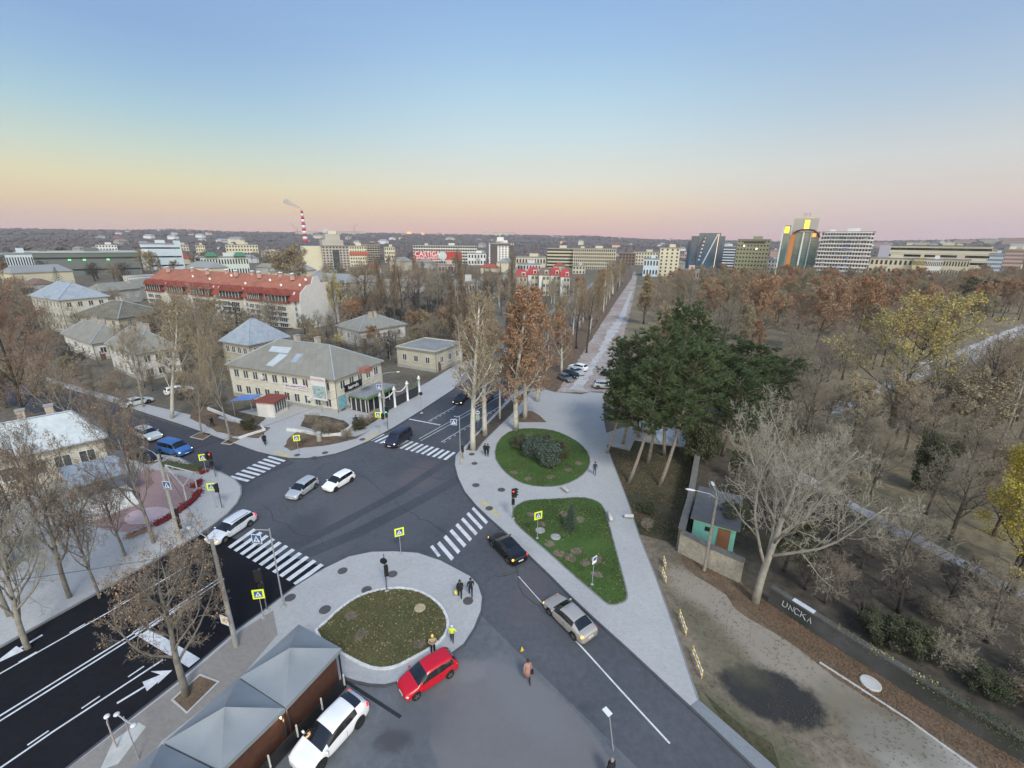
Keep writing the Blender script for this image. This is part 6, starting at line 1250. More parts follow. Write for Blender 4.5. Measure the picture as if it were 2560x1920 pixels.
# --- terrace roofs (restaurant pavilions)
TENT = mat('tent_grey', (.215, .24, .26), .75, .06, .8, fine=(30, .05)); WOODB = mat('terrace_wood', (.075, .032, .02), .7, .25, 3); SCR = mat('terrace_screen', (.02, .021, .022), .4); 
zt = 3.0
def pavilion(corners, lb, lamp=False):
    P = [D(x, y, zt) for x, y in corners]; c = sum(P, Vector()) / 4; c.z = 0; Q = [p - c for p in P]; t = thing('terrace_pavilion', lb, 'pavilion', (c.x, c.y, .14), 0, 'grey pyramid roofed terrace pavilions')
    ap = Vector((0, 0, zt + 1.15)); mids = []
    q = MB(); vs = [tuple(p) for p in Q] + [tuple(p - Vector((0, 0, .28))) for p in Q]; n = 4; NS = 6; grid = []
    for i in range(4):
        a, b = Q[i], Q[(i + 1) % 4]
        rows_ = []
        for r_ in range(NS + 1):
            f = r_ / NS; rowp = []
            for s_ in range(NS + 1):
                g = s_ / NS; p = a.lerp(b, g).lerp(ap, f); p.z -= .16 * math.sin(math.pi * f) * math.sin(math.pi * g) if f < 1 else 0; rowp.append(p)
            rows_.append(rowp)
        o = len(q.v)
        for rw_ in rows_: q.v += [tuple(p) for p in rw_]
        for r_ in range(NS):
            for s_ in range(NS): k = o + r_ * (NS + 1) + s_; q.f.append((k, k + NS + 1, k + NS + 2, k + 1)); q.mi.append(0)
        q.add([a, b, b - Vector((0, 0, .28)), a - Vector((0, 0, .28))], [(0, 3, 2, 1)])
    me = q.mesh('roof', TENT, True); b = bmesh.new(); b.from_mesh(me); bmesh.ops.remove_doubles(b, verts=b.verts, dist=.004); b.to_mesh(me); b.free()
    try: me.set_sharp_from_angle(angle=R(17))
    except Exception: pass
    link('roof', me, t)
    for p in Q: k = p * .93; MB().tube((k.x, k.y, 0), (k.x, k.y, zt - .15), .06, n=6).build('post', SCR, t)
    return t, c, P
tA = [(646, 1352), (738, 1404), (617, 1532), (519, 1467)]; tB = [(516, 1469), (616, 1534), (478, 1668), (355, 1608)]; tC = [(352, 1611), (474, 1672), (300, 1850), (150, 1780)]
pavilion(tA, 'grey pyramid terrace roof nearest the oval lawn'); pavilion(tB, 'grey pyramid terrace roof in the middle of the row'); pavilion(tC, 'grey pyramid terrace roof at the bottom edge')
a, b = D(738, 1404, zt), D(474, 1672, zt); u2 = (b - a).normalized(); a = a + u2 * .2; L = (b - a).length + 4; v2 = Vector((-u2.y, u2.x, 0)); inn = v2 if (v2.dot(D(519, 1467, zt) - a) > 0) else -v2
c = Vector((a.x, a.y, .14)) + inn * .35; t = thing('terrace_wall', 'dark brown timber wall with black screens and white posts under the terrace roofs', 'wall', c, math.atan2(u2.y, u2.x))
sg = -1 if Vector((-u2.y, u2.x, 0)).dot(inn) > 0 else 1; MB().box((L / 2, -sg * .1, 1.25), (L, .14, 2.5)).build('timber_wall', WOODB, t); MB().box((L / 2, sg * .55, .5), (L, .06, 1.0)).build('screen', SCR, t); MB().box((L / 2, sg * .3, .05), (L, .5, .1)).build('deck', WOODB, t)
for k in range(7): x_ = .15 + k * 1.75; MB().box((x_, sg * .62, .85), (.07, .07, .95)).build('white_post', KERBW, t)
P = D(608, 1548, 2.35); t = thing('wall_lamp', 'glowing wall lamp under the joint of two terrace roofs', 'lamp', P); MB().ball((0, 0, 0), .11, 10, 6).build('bulb', mat('bulb', (1, .8, .5), .4, emit=(1, .62, .25), es=6), t); MB().tube((0, 0, .05), (-.2, .15, .3), .03, n=6).build('bracket', SCR, t)
pl = bpy.data.lights.new('wall_lamp_light', 'POINT'); pl.energy = 12; pl.color = (1, .6, .3); pl.shadow_soft_size = .15; po = bpy.data.objects.new('wall_lamp_light', pl); COL.objects.link(po); po.location = P + Vector((.2, -.2, -.1)); 
# square earth pits of the street trees
for pts, lb in (([(372, 1512), (432, 1458), (472, 1473), (404, 1540)], 'tree pit with brown leaves beside the terrace roofs'), ([(411, 944), (434, 933), (459, 937), (438, 950)], 'left pit'), ([(478, 958), (500, 945), (522, 948), (498, 960)], 'right pit')):
    P = DP(pts, .15); struct(MB().sheet(P, .152).build('tree_pit', LITTER)); struct(MB().strip(P, .14, .1, .19, closed=True).build('kerb', CONCL))
P = D(1115, 930, .15)
# --- teal hut, stone wall, dark wall
HUTT = mat('teal_wall', (.22, .56, .46), .85, .08, .8); t_h = 2.6
P = D(1492, 1165, .03); pr = D(1582, 1192, .03); dq = pr - P; L = dq.length
t = thing('teal_hut', 'small hut with teal green wall, brown door and flat felt roof behind the stone wall', 'hut', P, math.atan2(dq.y, dq.x))
MB().box((L / 2, 3.0, 1.3), (L, 6, 2.6)).build('wall', HUTT, t); MB().box((L / 2, 2.8, 2.7), (L + .6, 6.6, .2)).build('roof', mat('felt_roof', (.10, .105, .11), .95, .15, 1), t); MB().box((L * .38, -.03, 1.7), (.7, .06, .45)).build('window', WDARK, t)
MB().box((L * .74, -.03, 1.1), (1.1, .06, 2.1)).build('door', mat('rust_brown', (.26, .12, .06), .8), t)
CAPM = mat('wall_cap', (.15, .145, .13), .9, .2, 2); RUB = mat('rubble_wall', (.44, .41, .33), .95, .25, .9, col2=(.25, .23, .19), fine=(4, .25)); DWALL = mat('dark_wall', (.085, .085, .09), .95, col2=(.035, .04, .03), scale=.5, fine=(2, .3))
def wall(pts, h, w, m, lb, name='wall', cap=None, z=.03, caph=.15):
    P = DP(pts, z); c = P[0]; t = thing(name, lb, 'wall', c); Q = [p - c for p in P]; MB().strip(Q, w, 0, h).build('wall_body', m, t)
    if cap: MB().strip(Q, w + .16, h + .003, h + caph).build('coping', cap, t)
    return t
wall([(1512, 962), (1503, 1010), (1484, 1120), (1466, 1185)], 2.2, .5, mat('wall_greybrown', (.16, .145, .12), .95, .2, 1), 'long grey brown garden wall running up from the stone wall towards the fountain slab', cap=CAPM)
wall([(1466, 1190), (1530, 1224), (1598, 1256)], 2.1, .45, RUB, 'cream rubble stone wall below the teal hut', cap=CAPM)
wall([(1660, 1300), (1800, 1392), (1900, 1455), (2010, 1525), (2120, 1592), (2212, 1645), (2500, 1830)], 1.45, .32, DWALL, 'long dark mossy wall along the brown leaf strip in the lower right', cap=mat('wall_cap_dark', (.085, .085, .075), .9, .2, 2))
w0_, w1_ = D(1660, 1300, .03), D(1800, 1392, .03); a, b = w0_.lerp(w1_, .22), w0_.lerp(w1_, .68); a.z = b.z = .80; q = MB(); GR = mat('graffiti_white', (.48, .51, .56), .6)
root = thing('graffiti_panel', 'white graffiti letters and white capping board on the dark wall beside the pale tree', 'graffiti', a, math.atan2((b - a).y, (b - a).x)); L = (b - a).length
for k in range(5):
    x_ = (k + .5) * L / 5; g = MB(); SH_ = [[(-.16, .2), (-.2, -.2), (0, -.24), (.12, -.1), (.1, .22)], [(-.14, -.24), (-.12, .18), (.14, -.2), (.16, .24)], [(.16, .18), (-.1, .26), (-.2, 0), (-.08, -.24), (.16, -.16)], [(-.14, .26), (-.16, -.22), (-.1, .04), (.16, .24), (-.04, .02), (.18, -.24)], [(-.1, -.24), (.02, .24), (.14, -.22), (.08, -.02), (-.06, -.03)]][k]; g.path([(x_ + a_ * 1.1, -.175, b_ * 1.1 + .1) for a_, b_ in SH_], .03, 5); g.build('letter', GR, root)
MB().box((L * .62, .0, .84), (L * .7, .42, .06)).build('board', GR, root)
# fountain slab under the pines
t = thing('fountain_slab', 'pale blue round edged slab with small black nozzles under the pines', 'fountain', D(1455, 945, .145)); P4 = [D(x, y, .145) - D(1455, 945, .145) for x, y in ((1400, 918), (1425, 958), (1495, 966), (1500, 935), (1450, 915))]
MB().prism(P4, 0, .22).build('slab', mat('slab_blue', (.46, .53, .58), .6, .05), t)
for k in range(4): p = P4[0].lerp(P4[2], .2 + k * .2); MB().lathe((p.x, p.y, .2), [(.14, 0), (.14, .04)], 10).build('nozzle', SBLK, t)
# park litter bin etc
tag(MB().lathe((0, 0, 0), [(.28, 0), (.34, .9), (.3, .95)], 10).build('litter_bin', BLKP, loc=D(828, 905, .145)), 'dark round bin at the foot of the white lamp pole', 'bin')
# --- the red roofed apartment block
def big_red():
    h = 14.0; A, B, Cc = (328, 632), (645, 674), (722, 668)
    b = D(655, 712, 0); c2 = D(727, 692, 0); a0 = D(330, 672, 0); u = (a0 - b).normalized(); La = 84; v = Vector((u.y, -u.x, 0)); v = v if v.y > 0 else -v; Lc = 15.5
    he = hgt(b, 652); hr = hgt(b + v * Lc * .5 , 590); P = [b, b + v * Lc, b + v * Lc + u * La, b + u * La]
    if (P[1] - P[0]).x * (P[3] - P[0]).y - (P[1] - P[0]).y * (P[3] - P[0]).x < 0: P = [P[0], P[3], P[2], P[1]]
    excl(P); c = sum(P, Vector()) / 4; t = thing('apartment_block', 'long white apartment block with red tiled mansard roof and gabled balcony bays', 'apartment block', (c.x, c.y, 0)); Q = [p - c for p in P]
    rz = math.atan2(-u.y, -u.x); bb = b - c
    def L(tu, tv, z): q = bb + u * tu + v * tv; return Vector((q.x, q.y, z))      # tu along the block from the gable, tv depth
    MB().prism(Q, 0, he).build('wall', PLASTW, t)
    # gable end rising above the roof: stepped outline
    g = MB(); pts = [(0, he), (.5, he + 2.6), (3.2, he + 4.8), (5.2, he + 5.2), (6.2, he + 7.4), (8.2, he + 7.6), (9.2, he + 5.4), (12.2, he + 5.4), (15.2, he + 2.2), (15.5, he)]
    o = [L(-.32, a_, z_) for a_, z_ in pts] + [L(-.32, 15.5, 0), L(-.32, 0, 0)]; i_ = [L(.0, a_, z_) for a_, z_ in pts] + [L(0, 15.5, 0), L(0, 0, 0)]; n = len(o)
    tr = geometry.tessellate_polygon([[Vector((p_[0], p_[1], 0)) for p_ in pts + [(15.5, 0), (0, 0)]]])
    g.add(o + i_, [tuple(f_) for f_ in tr] + [tuple(k_ + n for k_ in reversed(f_)) for f_ in tr] + [(k, (k + 1) % n, (k + 1) % n + n, k + n) for k in range(n)]); g.build('gable_wall', mat('plaster_rough', (.56, .55, .53), .9, .05, .3, fine=(1.2, .07)), t)
    # mansard: steep lower slope and upper slope
    m_ = MB(); e = .6
    sec = [(-e, he), (1.6, he + 3.4), (7.7, he + 7.2), (13.9, he + 3.4), (15.5 + e, he)]
    vs = [L(.02, *s) for s in sec] + [L(La, *s) for s in sec]; m_.add(vs, [(k, k + 5, k + 6, k + 1) for k in range(4)] + [(5, 6, 7, 8, 9), (4, 3, 2, 1, 0), (0, 4, 9, 5)]); rf = m_.build('roof', TILER, t)
    lo = MB(); lo.add([L(.04, -e - .05, he + .0), L(La, -e - .05, he + .0), L(La, 1.6, he + 3.45), L(.04, 1.6, he + 3.45)], [(0, 1, 2, 3)]); lo.build('mansard_slope', TILED, t)
    # bays with gabled roofs
    fl = he / 5
    for s0, wd in ((4.5, 9.5), (17, 5.5), (27, 10), (43, 10), (58, 9), (72, 9)):
        by = MB(); 
        for k in range(5):
            z0, z1 = k * fl + .3, (k + 1) * fl - .0
        by.box(L(s0 + wd / 2, -.6, he / 2), (wd, 1.2, he - .6), rz); bo = by.build('balcony_bay', PLAST, t)
        sp = [L(s0 + wd * (.5 + sgn_ * .25), -1.22, fl * (k + .62)) for k in range(4) for sgn_ in (-1, 1)]
        for p in sp:
            o_ = link('window', win_mesh(wd * .40, 1.5, 4)[0], t, p, rz); link('pane', win_mesh(wd * .40, 1.5, 4)[1], o_)
        for k in range(1, 4): link('balcony_slab', MB().box((0, 0, 0), (wd + .3, .5, .18)).mesh('balcony_slab', PLASTW if k % 2 else CONCL), t, L(s0 + wd / 2, -1.3, fl * k), rz)
        # attic balcony, glazed, with gable roof
        gz_ = MB().box((0, 0, 0), (wd, 1.5, 2.2)).mesh('attic_glazing', WPANE); link('attic_glazing', gz_, t, L(s0 + wd / 2, -.6, he + .7), rz)
        for k in range(7): link('glazing_bar', MB().box((0, 0, 0), (.12, .1, 2.2)).mesh('glazing_bar', WFR), t, L(s0 + wd * k / 6, -1.38, he + .7), rz)
        link('balcony_band', MB().box((0, 0, 0), (wd + .6, 1.9, .55)).mesh('balcony_band', TILED), t, L(s0 + wd / 2, -.7, he - .5), rz)
        gr = MB(); zt_ = he + 1.8
        for q0, q1 in (((s0 - .4), (s0 + wd * .55)), ((s0 + wd * .5), (s0 + wd + .4))):
            md = (q0 + q1) / 2; v_ = [L(q0, -1.9, zt_), L(md, -1.9, zt_ + 1.9), L(q1, -1.9, zt_), L(q0, 1.4, zt_), L(md, 1.6, zt_ + 1.9), L(q1, 1.4, zt_)]; gr.add(v_, [(0, 1, 4, 3), (1, 2, 5, 4), (0, 2, 1), (3, 5, 2, 0)])
        gr.build('bay_roof', TILED, t)
    for tu in (1.8, 16, 25.2, 40, 54, 69, 82):
        for k in range(5): o_ = link('window', win_mesh(1.1, 1.4, 2)[0], t, L(tu, -.02, fl * (k + .6)), rz); link('pane', win_mesh(1.1, 1.4, 2)[1], o_)
    for k in range(26):
        tu = 3 + k * 3.1; link('skylight', MB().box((0, 0, 0), (.75, .1, 1.1), M=Matrix.Rotation(R(-32), 4, 'X')).mesh('skylight', mat('skylight_glass', (.5, .55, .58), .15)), rf, L(tu, .93, he + 2.35), rz)
    for k, tu in enumerate((8, 16, 24, 30, 36, 44, 52, 64, 76)):
        ch = link('chimney', MB().box((0, 0, 0), (.9, .9, 1.8)).mesh('chimney', mat('chimney_pink', (.5, .34, .29), .9)), rf, L(tu, 5.2 + (k % 2) * 2, he + 7.0), rz); link('chimney_cap', MB().lathe((0, 0, 1.0), [(.9, 0), (.15, .35)], 8).mesh('chimney_cap', LHEAD), ch)
    for k, (tu, tv, dz) in enumerate(((1.6, 2.4, 4.6), (10, 2.2, 4.2), (17, 3.8, 5.4), (27, 1.9, 4.0), (38, 4.8, 6), (47, 2.6, 4.6), (1.0, 4.4, 6.2), (58, 3.4, 5))):
        t2 = link('satellite_dish', MB().lathe((0, 0, 0), [(.08, .08), (.28, .03), (.42, -.07)], 12, 'Y').mesh('satellite_dish', SWHITE), rf, L(tu, tv, he + dz + .4), rz + .3)
big_red()
# antennas dish etc on small house roof

# ivy and weeds climbing the dark wall
wp = DP([(1800, 1392), (1900, 1455), (2010, 1525), (2120, 1592), (2212, 1645), (2400, 1765)], .03)
for i, (f0, n_, lm_, lb) in enumerate(((.06, 260, L_OLV, 'olive weeds on the dark wall right of the graffiti'), (.22, 110, L_YEL, 'yellowish creeper on top of the dark wall near the graffiti'), (.45, 150, L_YEL, 'yellow creeper in the middle of the dark wall'), (.62, 1100, L_GRN, 'dark green ivy hanging over the dark wall near the round cover'), (.85, 1200, L_GRN, 'dark green ivy at the right end of the dark wall'))):
    t_ = f0 * 4; k = int(t_); A_, B_ = wp[k], wp[k + 1]; u_i = (B_ - A_).normalized(); c = A_.lerp(B_, t_ - k); q = MB(); nn_ = Vector((-u_i.y, u_i.x, 0)); w_ = MB(); w_.path([(0, 0, 0), u_i * .3 + Vector((0, 0, 1.5))], .02, 4)
    for _ in range(n_): p = u_i * rng.gauss(0, .45 if n_ < 200 else .9) + nn_ * rng.gauss(0, .14 if i < 3 else .22) + Vector((0, 0, min(1.75, max(.1, 1.75 - abs(rng.gauss(0, .5 if i > 2 else .25)))))); leaf(q, p, .055)
    t = thing('creeper', lb, 'creeper', c); q.build('leaves', lm_, t); w_.build('stem', BARKD, t)
# overhead wires
def wire(a, b, lb, sag=.5):
    a, b = Vector(a), Vector(b); pts = [a.lerp(b, k / 14) - Vector((0, 0, 4 * sag * (k / 14) * (1 - k / 14))) for k in range(15)]; c = a.copy(); tag(MB().path([p - c for p in pts], .014, 4).build('overhead_wire', DARKM, loc=c), lb, 'wire', 'overhead wires at the junction')
pA = D(389, 1165, .14); hA = hgt(pA, 990); pB = D(511, 1396, .14); hB2 = hgt(pB, 1176); pC = D(832, 905, .14); hC = hgt(pC, 812)
wire((pA.x, pA.y, hA), (pB.x, pB.y, hB2), 'thin black wire between the two grey lamp poles on the left', .4); wire((pA.x, pA.y, hA), (pC.x, pC.y, hC), 'thin wire from the left square lamp pole to the white pole by the colonnade', .9)
pD = D(60, 1420, .14); wire((pB.x, pB.y, hB2 - .3), (pD.x - 8, pD.y - 4, 8.5), 'thin wire from the grey lamp pole over the dark road to the left', .5); wire((pA.x, pA.y, hA - .3), (pD.x - 10, pD.y + 14, 8.5), 'thin wire from the left square lamp pole towards the corner house', .5)
# ================================================================== the city beyond
def M2(n, c, r=.85, **k): return mat('bw_' + n, c, r, .07, .05, **k)
def block(label, x0, x1, ytop, d, depth=16, wall=PLAST, floors=6, cols=8, ww=None, band=False, side=3, name='apartment_building', cat='building', yaw=0, wmat=None, frame=False, roofm=None, extras=True, win=True, group=None, cap=100):
    """a block standing d metres away between two columns of the view, its top at row ytop"""
    a, b = at_dist(x0, d), at_dist(x1, d); c = (a + b) / 2; w = (b - a).length; z0 = gz(c.x, c.y) - .5; c.z = 0
    r_ = ray((x0 + x1) / 2, ytop); h = CAMH + r_.z / math.hypot(r_.x, r_.y) * d - z0; h = max(4, h)
    u = (b - a).normalized(); rz = math.atan2(u.y, u.x) + R(yaw); t = thing(name, label, cat, (c.x, c.y, z0), rz, group)
    EXC.append((c.x, c.y, max(w, depth) * .6))
    for k in range(int(w / 8) + 1):
        q = a + u * 8 * k; n_ = Vector((-u.y, u.x, 0)); EXC.append((q.x, q.y, 7)); q2 = q + n_ * depth * .7; EXC.append((q2.x, q2.y, 7))
    bd = MB().prism([(-w / 2, 0), (w / 2, 0), (w / 2, depth), (-w / 2, depth)], 0, h).build('wall', wall, t)
    if extras:
        rf = MB().prism([(-w / 2 - .4, -.4), (w / 2 + .4, -.4), (w / 2 + .4, depth + .4), (-w / 2 - .4, depth + .4)], h + .01, h + .7).build('roof', roofm or FLATR, t)
        MB().box((w * .1, depth * .5, h + 2.0), (min(w * .3, 8), depth * .4, 2.6)).build('roof_housing', wall, rf)
        if w > 30: MB().box((-w * .3, depth * .5, h + 1.6), (4, 4, 1.8)).build('roof_housing', wall, rf)
    fh = h / floors
    if win:
        w_, h_ = ww or (w / cols * .5, fh * .5); sp = [(-w / 2 + w * (i + .5) / cols, -.02, fh * (j + .55), 0, -j) for j in range(floors) for i in range(cols)]
        for s_ in (-1, 1): sp += [(s_ * (w / 2 + .02), depth * (i + .5) / side, fh * (j + .55), math.pi / 2 * s_, -j + .5) for j in range(floors) for i in range(side)]
        add_windows(t, sp, w_, h_, 2, frame, cap)
    if band:
        for j in range(floors + 1): MB().box((0, -.12, min(h - .2, fh * j + .25)), (w + .2, .2, .5)).build('floor_band', band, t)
    return t, w, h, c
WT = M2('white', (.66, .66, .65)); BG = M2('beige', (.50, .46, .36)); CRM = M2('cream', (.56, .52, .39)); GRYT = M2('grey_tower', (.40, .37, .33)); DRK = M2('dark_brown', (.10, .085, .08)); PBL = M2('pale_blue', (.48, .56, .62)); OLV = M2('olive', (.27, .27, .165)); PNK = M2('pink', (.46, .34, .30))
GLB = mat('curtain_glass_blue', (.03, .065, .11), .12, .4, .06, col2=(.07, .13, .19), spec=.9); GLG = mat('curtain_glass_green', (.06, .12, .12), .08, .4, .12, col2=(.14, .22, .20), spec=.9); LITY = mat('emissive_sunset_glint', (.9, .7, .05), .3, emit=(1, .80, .08), es=.95); LITO = mat('emissive_sunset_glow', (.8, .4, .1), .5, emit=(1, .42, .08), es=.75); ORG = M2('orange', (.52, .20, .06))  # LITY and LITO: emission painted in for sunset light, no lamps behind
ROOFR = M2('roof_red', (.30, .07, .05)); ROOFG = M2('roof_grey', (.24, .25, .25)); ROOFB = M2('roof_brown', (.16, .11, .09)); ROOFGR = M2('roof_green', (.06, .18, .11)); CRIM = M2('roof_crimson', (.38, .045, .05))
# high rise left of centre
t, w, h, c = block('grey stepped high rise in front of the striped chimney', 693, 752, 532, 400, 24, GRYT, 11, 8, None, side=4, yaw=8, name='high_rise', cat='tower')
MB().box((0, -.4, h * .45), (5, .8, h * .86)).build('glass_bay', WPANE, t); MB().box((-w * .06, 10, h + 2.5), (w * .78, 18, 5)).build('upper_storey', GRYT, t); MB().box((-w * .04, 10, h + 7), (w * .55, 14, 5)).build('upper_storey', GRYT, t); MB().box((-w * .02, 10, h + 10.5), (w * .3, 8, 3)).build('roof_housing', CRM, t)
MB().box((-w / 2 - 7, 12, h * .50), (14, 16, h * 1.0)).build('side_wing', CRM, t)
t, w, h, c = block('unfinished apartment frame with dark top floor slabs behind the red roof strip', 782, 818, 529, 560, 16, WT, 9, 7, (2.4, 2.0), band=BG, name='unfinished_building'); MB().box((0, 8, h + 2.4), (w + 3, 18, 1.2)).build('top_slab', ROOFB, t)
t, w, h, c = block('pale building with long red strip sign left of the unfinished frame', 748, 790, 532, 520, 14, CRM, 6, 8); MB().box((2, -.5, h * .66), (w, .6, 3)).build('red_strip', M2('redstrip', (.42, .10, .07)), t)
t, w, h, c = block('small cream building between the unfinished frame and the billboard', 829, 852, 534, 620, 14, CRM, 4, 5)
# long office with billboard
t, w, h, c = block('long white office block behind the red billboard', 892, 1030, 531, 600, 18, M2('white_green', (.58, .60, .52)), 6, 26, (2.6, 2.2), band=WT, name='office_block', cap=100)
P = at_dist(945, 520); r_ = ray(945, 543); zb = CAMH + r_.z / math.hypot(r_.x, r_.y) * 520; bb = thing('billboard', 'long red billboard with white lettering among the bare trees', 'billboard', (P.x, P.y, 0), math.atan2(at_dist(960, 520).y - at_dist(930, 520).y, at_dist(960, 520).x - at_dist(930, 520).x))
Wd = 52; Hb = 9.5; MB().box((0, 0, zb - Hb / 2), (Wd, .5, Hb)).build('board', M2('billred', (.42, .05, .045)), bb)
me = text_mesh('CASTIGA', 7.2, .05, .95); me.materials.append(SWHITE); link('lettering', me, bb, (-Wd / 2 + 14.5, -.35, zb - 3.0)); me = text_mesh('APARTAMENT', 4.2, .05, .95); me.materials.append(SWHITE); link('lettering', me, bb, (-Wd / 2 + 14.5, -.35, zb - 7.3))
MB().lathe((5, -.3, zb - Hb / 2), [(4.6, 0), (4.6, .1)], 20, 'Y').build('picture_disc', M2('billpic', (.42, .55, .56)), bb)
for x_ in (-22, -8, 8, 22): MB().tube((x_, .5, 0), (x_, .5, zb - Hb), .4, n=6).build('pole', GALV, bb)
# white tower
t, w, h, c = block('white and dark brown apartment tower with rooftop mast', 1056, 1110, 526, 480, 20, WT, 11, 8, (1.1, 1.5), side=4, yaw=0, name='apartment_tower', cat='tower', cap=100)
MB().box((-w * .29, -.5, h * .47), (w * .26, 1.2, h * .94)).build('dark_bay', DRK, t); MB().box((w * .42, -.6, h * .47), (w * .16, 1.4, h * .94)).build('dark_bay', DRK, t); MB().box((-w * .02, -.4, h * .955), (w * .8, .9, h * .05)).build('dark_cornice', DRK, t); MB().box((-1, 8, h + 4.2), (7, 7, 4)).build('roof_tower', WT, t); MB().tube((-1.5, 8, h + 6), (-1.5, 8, h + 10), .3, n=6).build('mast', WT, t)
t, w, h, c = block('long beige office block left part, right of the white tower', 1183, 1240, 537, 520, 18, CRM, 6, 14, (2.4, 1.9), band=CRM, name='office_block'); t, w, h, c = block('long beige office block right part with pilasters', 1241, 1332, 538, 512, 18, CRM, 6, 20, (2.0, 2.4), name='office_block')
for k in range(21): MB().box((-w / 2 + w * k / 20, -.4, h / 2), (.9, .8, h)).build('pilaster', BG, t)
# townhouses with crimson roofs
def townhouse(label, x0, x1, ytop, d, rm, yw=0):
    t, w, h, c = block(label, x0, x1, ytop, d, 12, CRM, 3, 3, (1.5, 1.7), side=2, extras=False, name='townhouse', cat='house', group='crimson roofed townhouses', frame=True)
    r = MB(); hip_roof(r, [Vector((-w / 2, 0, 0)), Vector((w / 2, 0, 0)), Vector((w / 2, 12, 0)), Vector((-w / 2, 12, 0))], h + .01, 3.6, w * .25, .5); r.build('roof', rm, t); MB().box((w * .2, 1.2, h + 1.2), (w * .34, 2.4, 2.4)).build('dormer', CRM, t); MB().box((w * .2, -.04, h + 1.3), (w * .22, .1, 1.3)).build('dormer_window', WPANE, t); MB().box((-w * .3, -.8, h * .5), (w * .3, 1.6, h * .9)).build('bay', WT, t)
for i, (a_, b_, y_, rm, lb) in enumerate([(1115, 1140, 598, CRIM, 'leftmost'), (1141, 1165, 593, CRIM, 'second'), (1166, 1190, 594, ROOFB, 'middle brown roofed'), (1191, 1213, 594, CRIM, 'fourth'), (1214, 1235, 598, CRIM, 'rightmost')]): townhouse(lb + ' white townhouse of the crimson roofed row', a_, b_, y_, 245 + (i % 2) * 5, rm)
block('beige tower with a single column of windows left of the blue glass towers', 1428, 1472, 536, 430, 16, CRM, 8, 4, (1.4, 1.5), name='beige_tower', cat='tower', side=4)
# blue leaning glass building
t, w, h, c = block('dark blue glass tower with slanting fins and a lit golden line', 1493, 1566, 510, 520, 22, GLB, 12, 1, win=False, extras=False, name='glass_tower', cat='tower')
MB().prism([(-w / 2 - 3, 4), (-w / 2, 3), (-w / 2, 18), (-w / 2 - 3, 18)], 0, h * .86).build('left_wing', GLB, t); MB().prism([(-w * .28, -1.2), (w * .36, -1.2), (w * .36, 0.02), (-w * .28, .02)], 0, h + 3).build('raised_front', GLB, t)
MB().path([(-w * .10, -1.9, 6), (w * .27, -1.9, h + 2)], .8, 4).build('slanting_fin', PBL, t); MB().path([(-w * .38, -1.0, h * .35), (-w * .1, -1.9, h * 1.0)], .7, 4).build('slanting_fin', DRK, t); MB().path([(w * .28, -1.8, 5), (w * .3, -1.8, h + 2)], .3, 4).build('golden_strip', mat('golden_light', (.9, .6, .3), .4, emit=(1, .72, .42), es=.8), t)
for k in range(7): MB().box((-w * .19 + k * .5, -1.25, h * (.35 + k * .1)), (1.6, .1, 1.2)).build('lit_window', WT, t)
for j in range(12): MB().box((0, -.06, h * j / 12 + 1), (w + .1, .1, .25)).build('floor_line', DRK, t)
block('pale block with blue glass strips between the glass tower and the olive block', 1560, 1592, 533, 620, 14, M2('blue_white', (.50, .56, .62)), 8, 4, (5, 1.6), name='office_block')
t, w, h, c = block('olive green office block with small square windows', 1594, 1664, 518, 500, 20, OLV, 9, 10, (1.5, 1.5), side=3, name='office_block', yaw=-2)
MB().box((w * .02, -.1, h * .93), (w * .66, .2, 2.0)).build('top_window_band', WDARK, t)
for x_, z_ in ((-w * .28, .83), (w * .12, .75)): MB().box((x_, -.12, h * z_), (1.5, .12, 1.5)).build('lit_window', mat('lit_window', (1, .9, .7), .4, emit=(1, .9, .7), es=1.0), t)
t, w, h, c = block('grey low glass hall between the olive block and the green tower', 1667, 1690, 562, 520, 16, M2('grey_hall', (.40, .42, .44)), 4, 3)
block('distant pink apartment slab above the grey hall', 1668, 1686, 541, 900, 14, PNK, 7, 6, name='apartment_slab')
# green glass tower with orange stripe
t, w, h, c = block('green glass tower with orange stripe and arched dark crown line', 1699, 1768, 500, 455, 22, GLG, 14, 1, win=False, extras=False, name='green_glass_tower', cat='tower')
MB().box((-w * .55, 4, h * .56), (w * .22, 14, h * 1.12)).build('left_wing', GLG, t); MB().box((-w * .665, -2, h * .56), (.9, 3, h * 1.12)).build('white_edge', WT, t); MB().box((-w * .43, -.6, h * .5), (2.4, 2, h)).build('grey_strip', M2('grey_strip', (.42, .44, .5)), t)
MB().box((-w * .33, -1.0, h * .47), (3.4, 2.2, h * .94)).build('orange_stripe', ORG, t); MB().box((w * .0, -.5, h * .49), (1.1, 1.2, h * .98)).build('white_rib', WT, t); MB().box((w * .24, -.5, h * .49), (.6, 1.0, h * .98)).build('white_rib', M2('grey_strip', (.4, .4, .4)), t)
MB().path([(-w * .33, -.9, h * .93), (-w * .25, -.9, h * 1.0), (-w * .1, -.9, h * 1.03), (w * .1, -.9, h * 1.035), (w * .3, -.9, h * 1.02), (w * .42, -.9, h * .97), (w * .5, -.9, h * .88)], .7, 5).build('crown_arch', mat('crown_dark', (.10, .02, .03), .5), t)
MB().box((w * .0, 13, h * 1.13), (w * .78, 16, h * .27)).build('upper_block', GRYT, t); MB().box((w * .02, 13, h * 1.285), (w * .66, 12, h * .04)).build('roof_ledge', BG, t); MB().box((-w * .07, 13, h * 1.34), (3, 3, h * .08)).build('roof_mast_base', GRYT, t)
for x_ in (.06, .1): MB().tube((w * x_, 13, h * 1.29), (w * x_, 13, h * 1.39), .3, n=5).build('mast', GRYT, t)
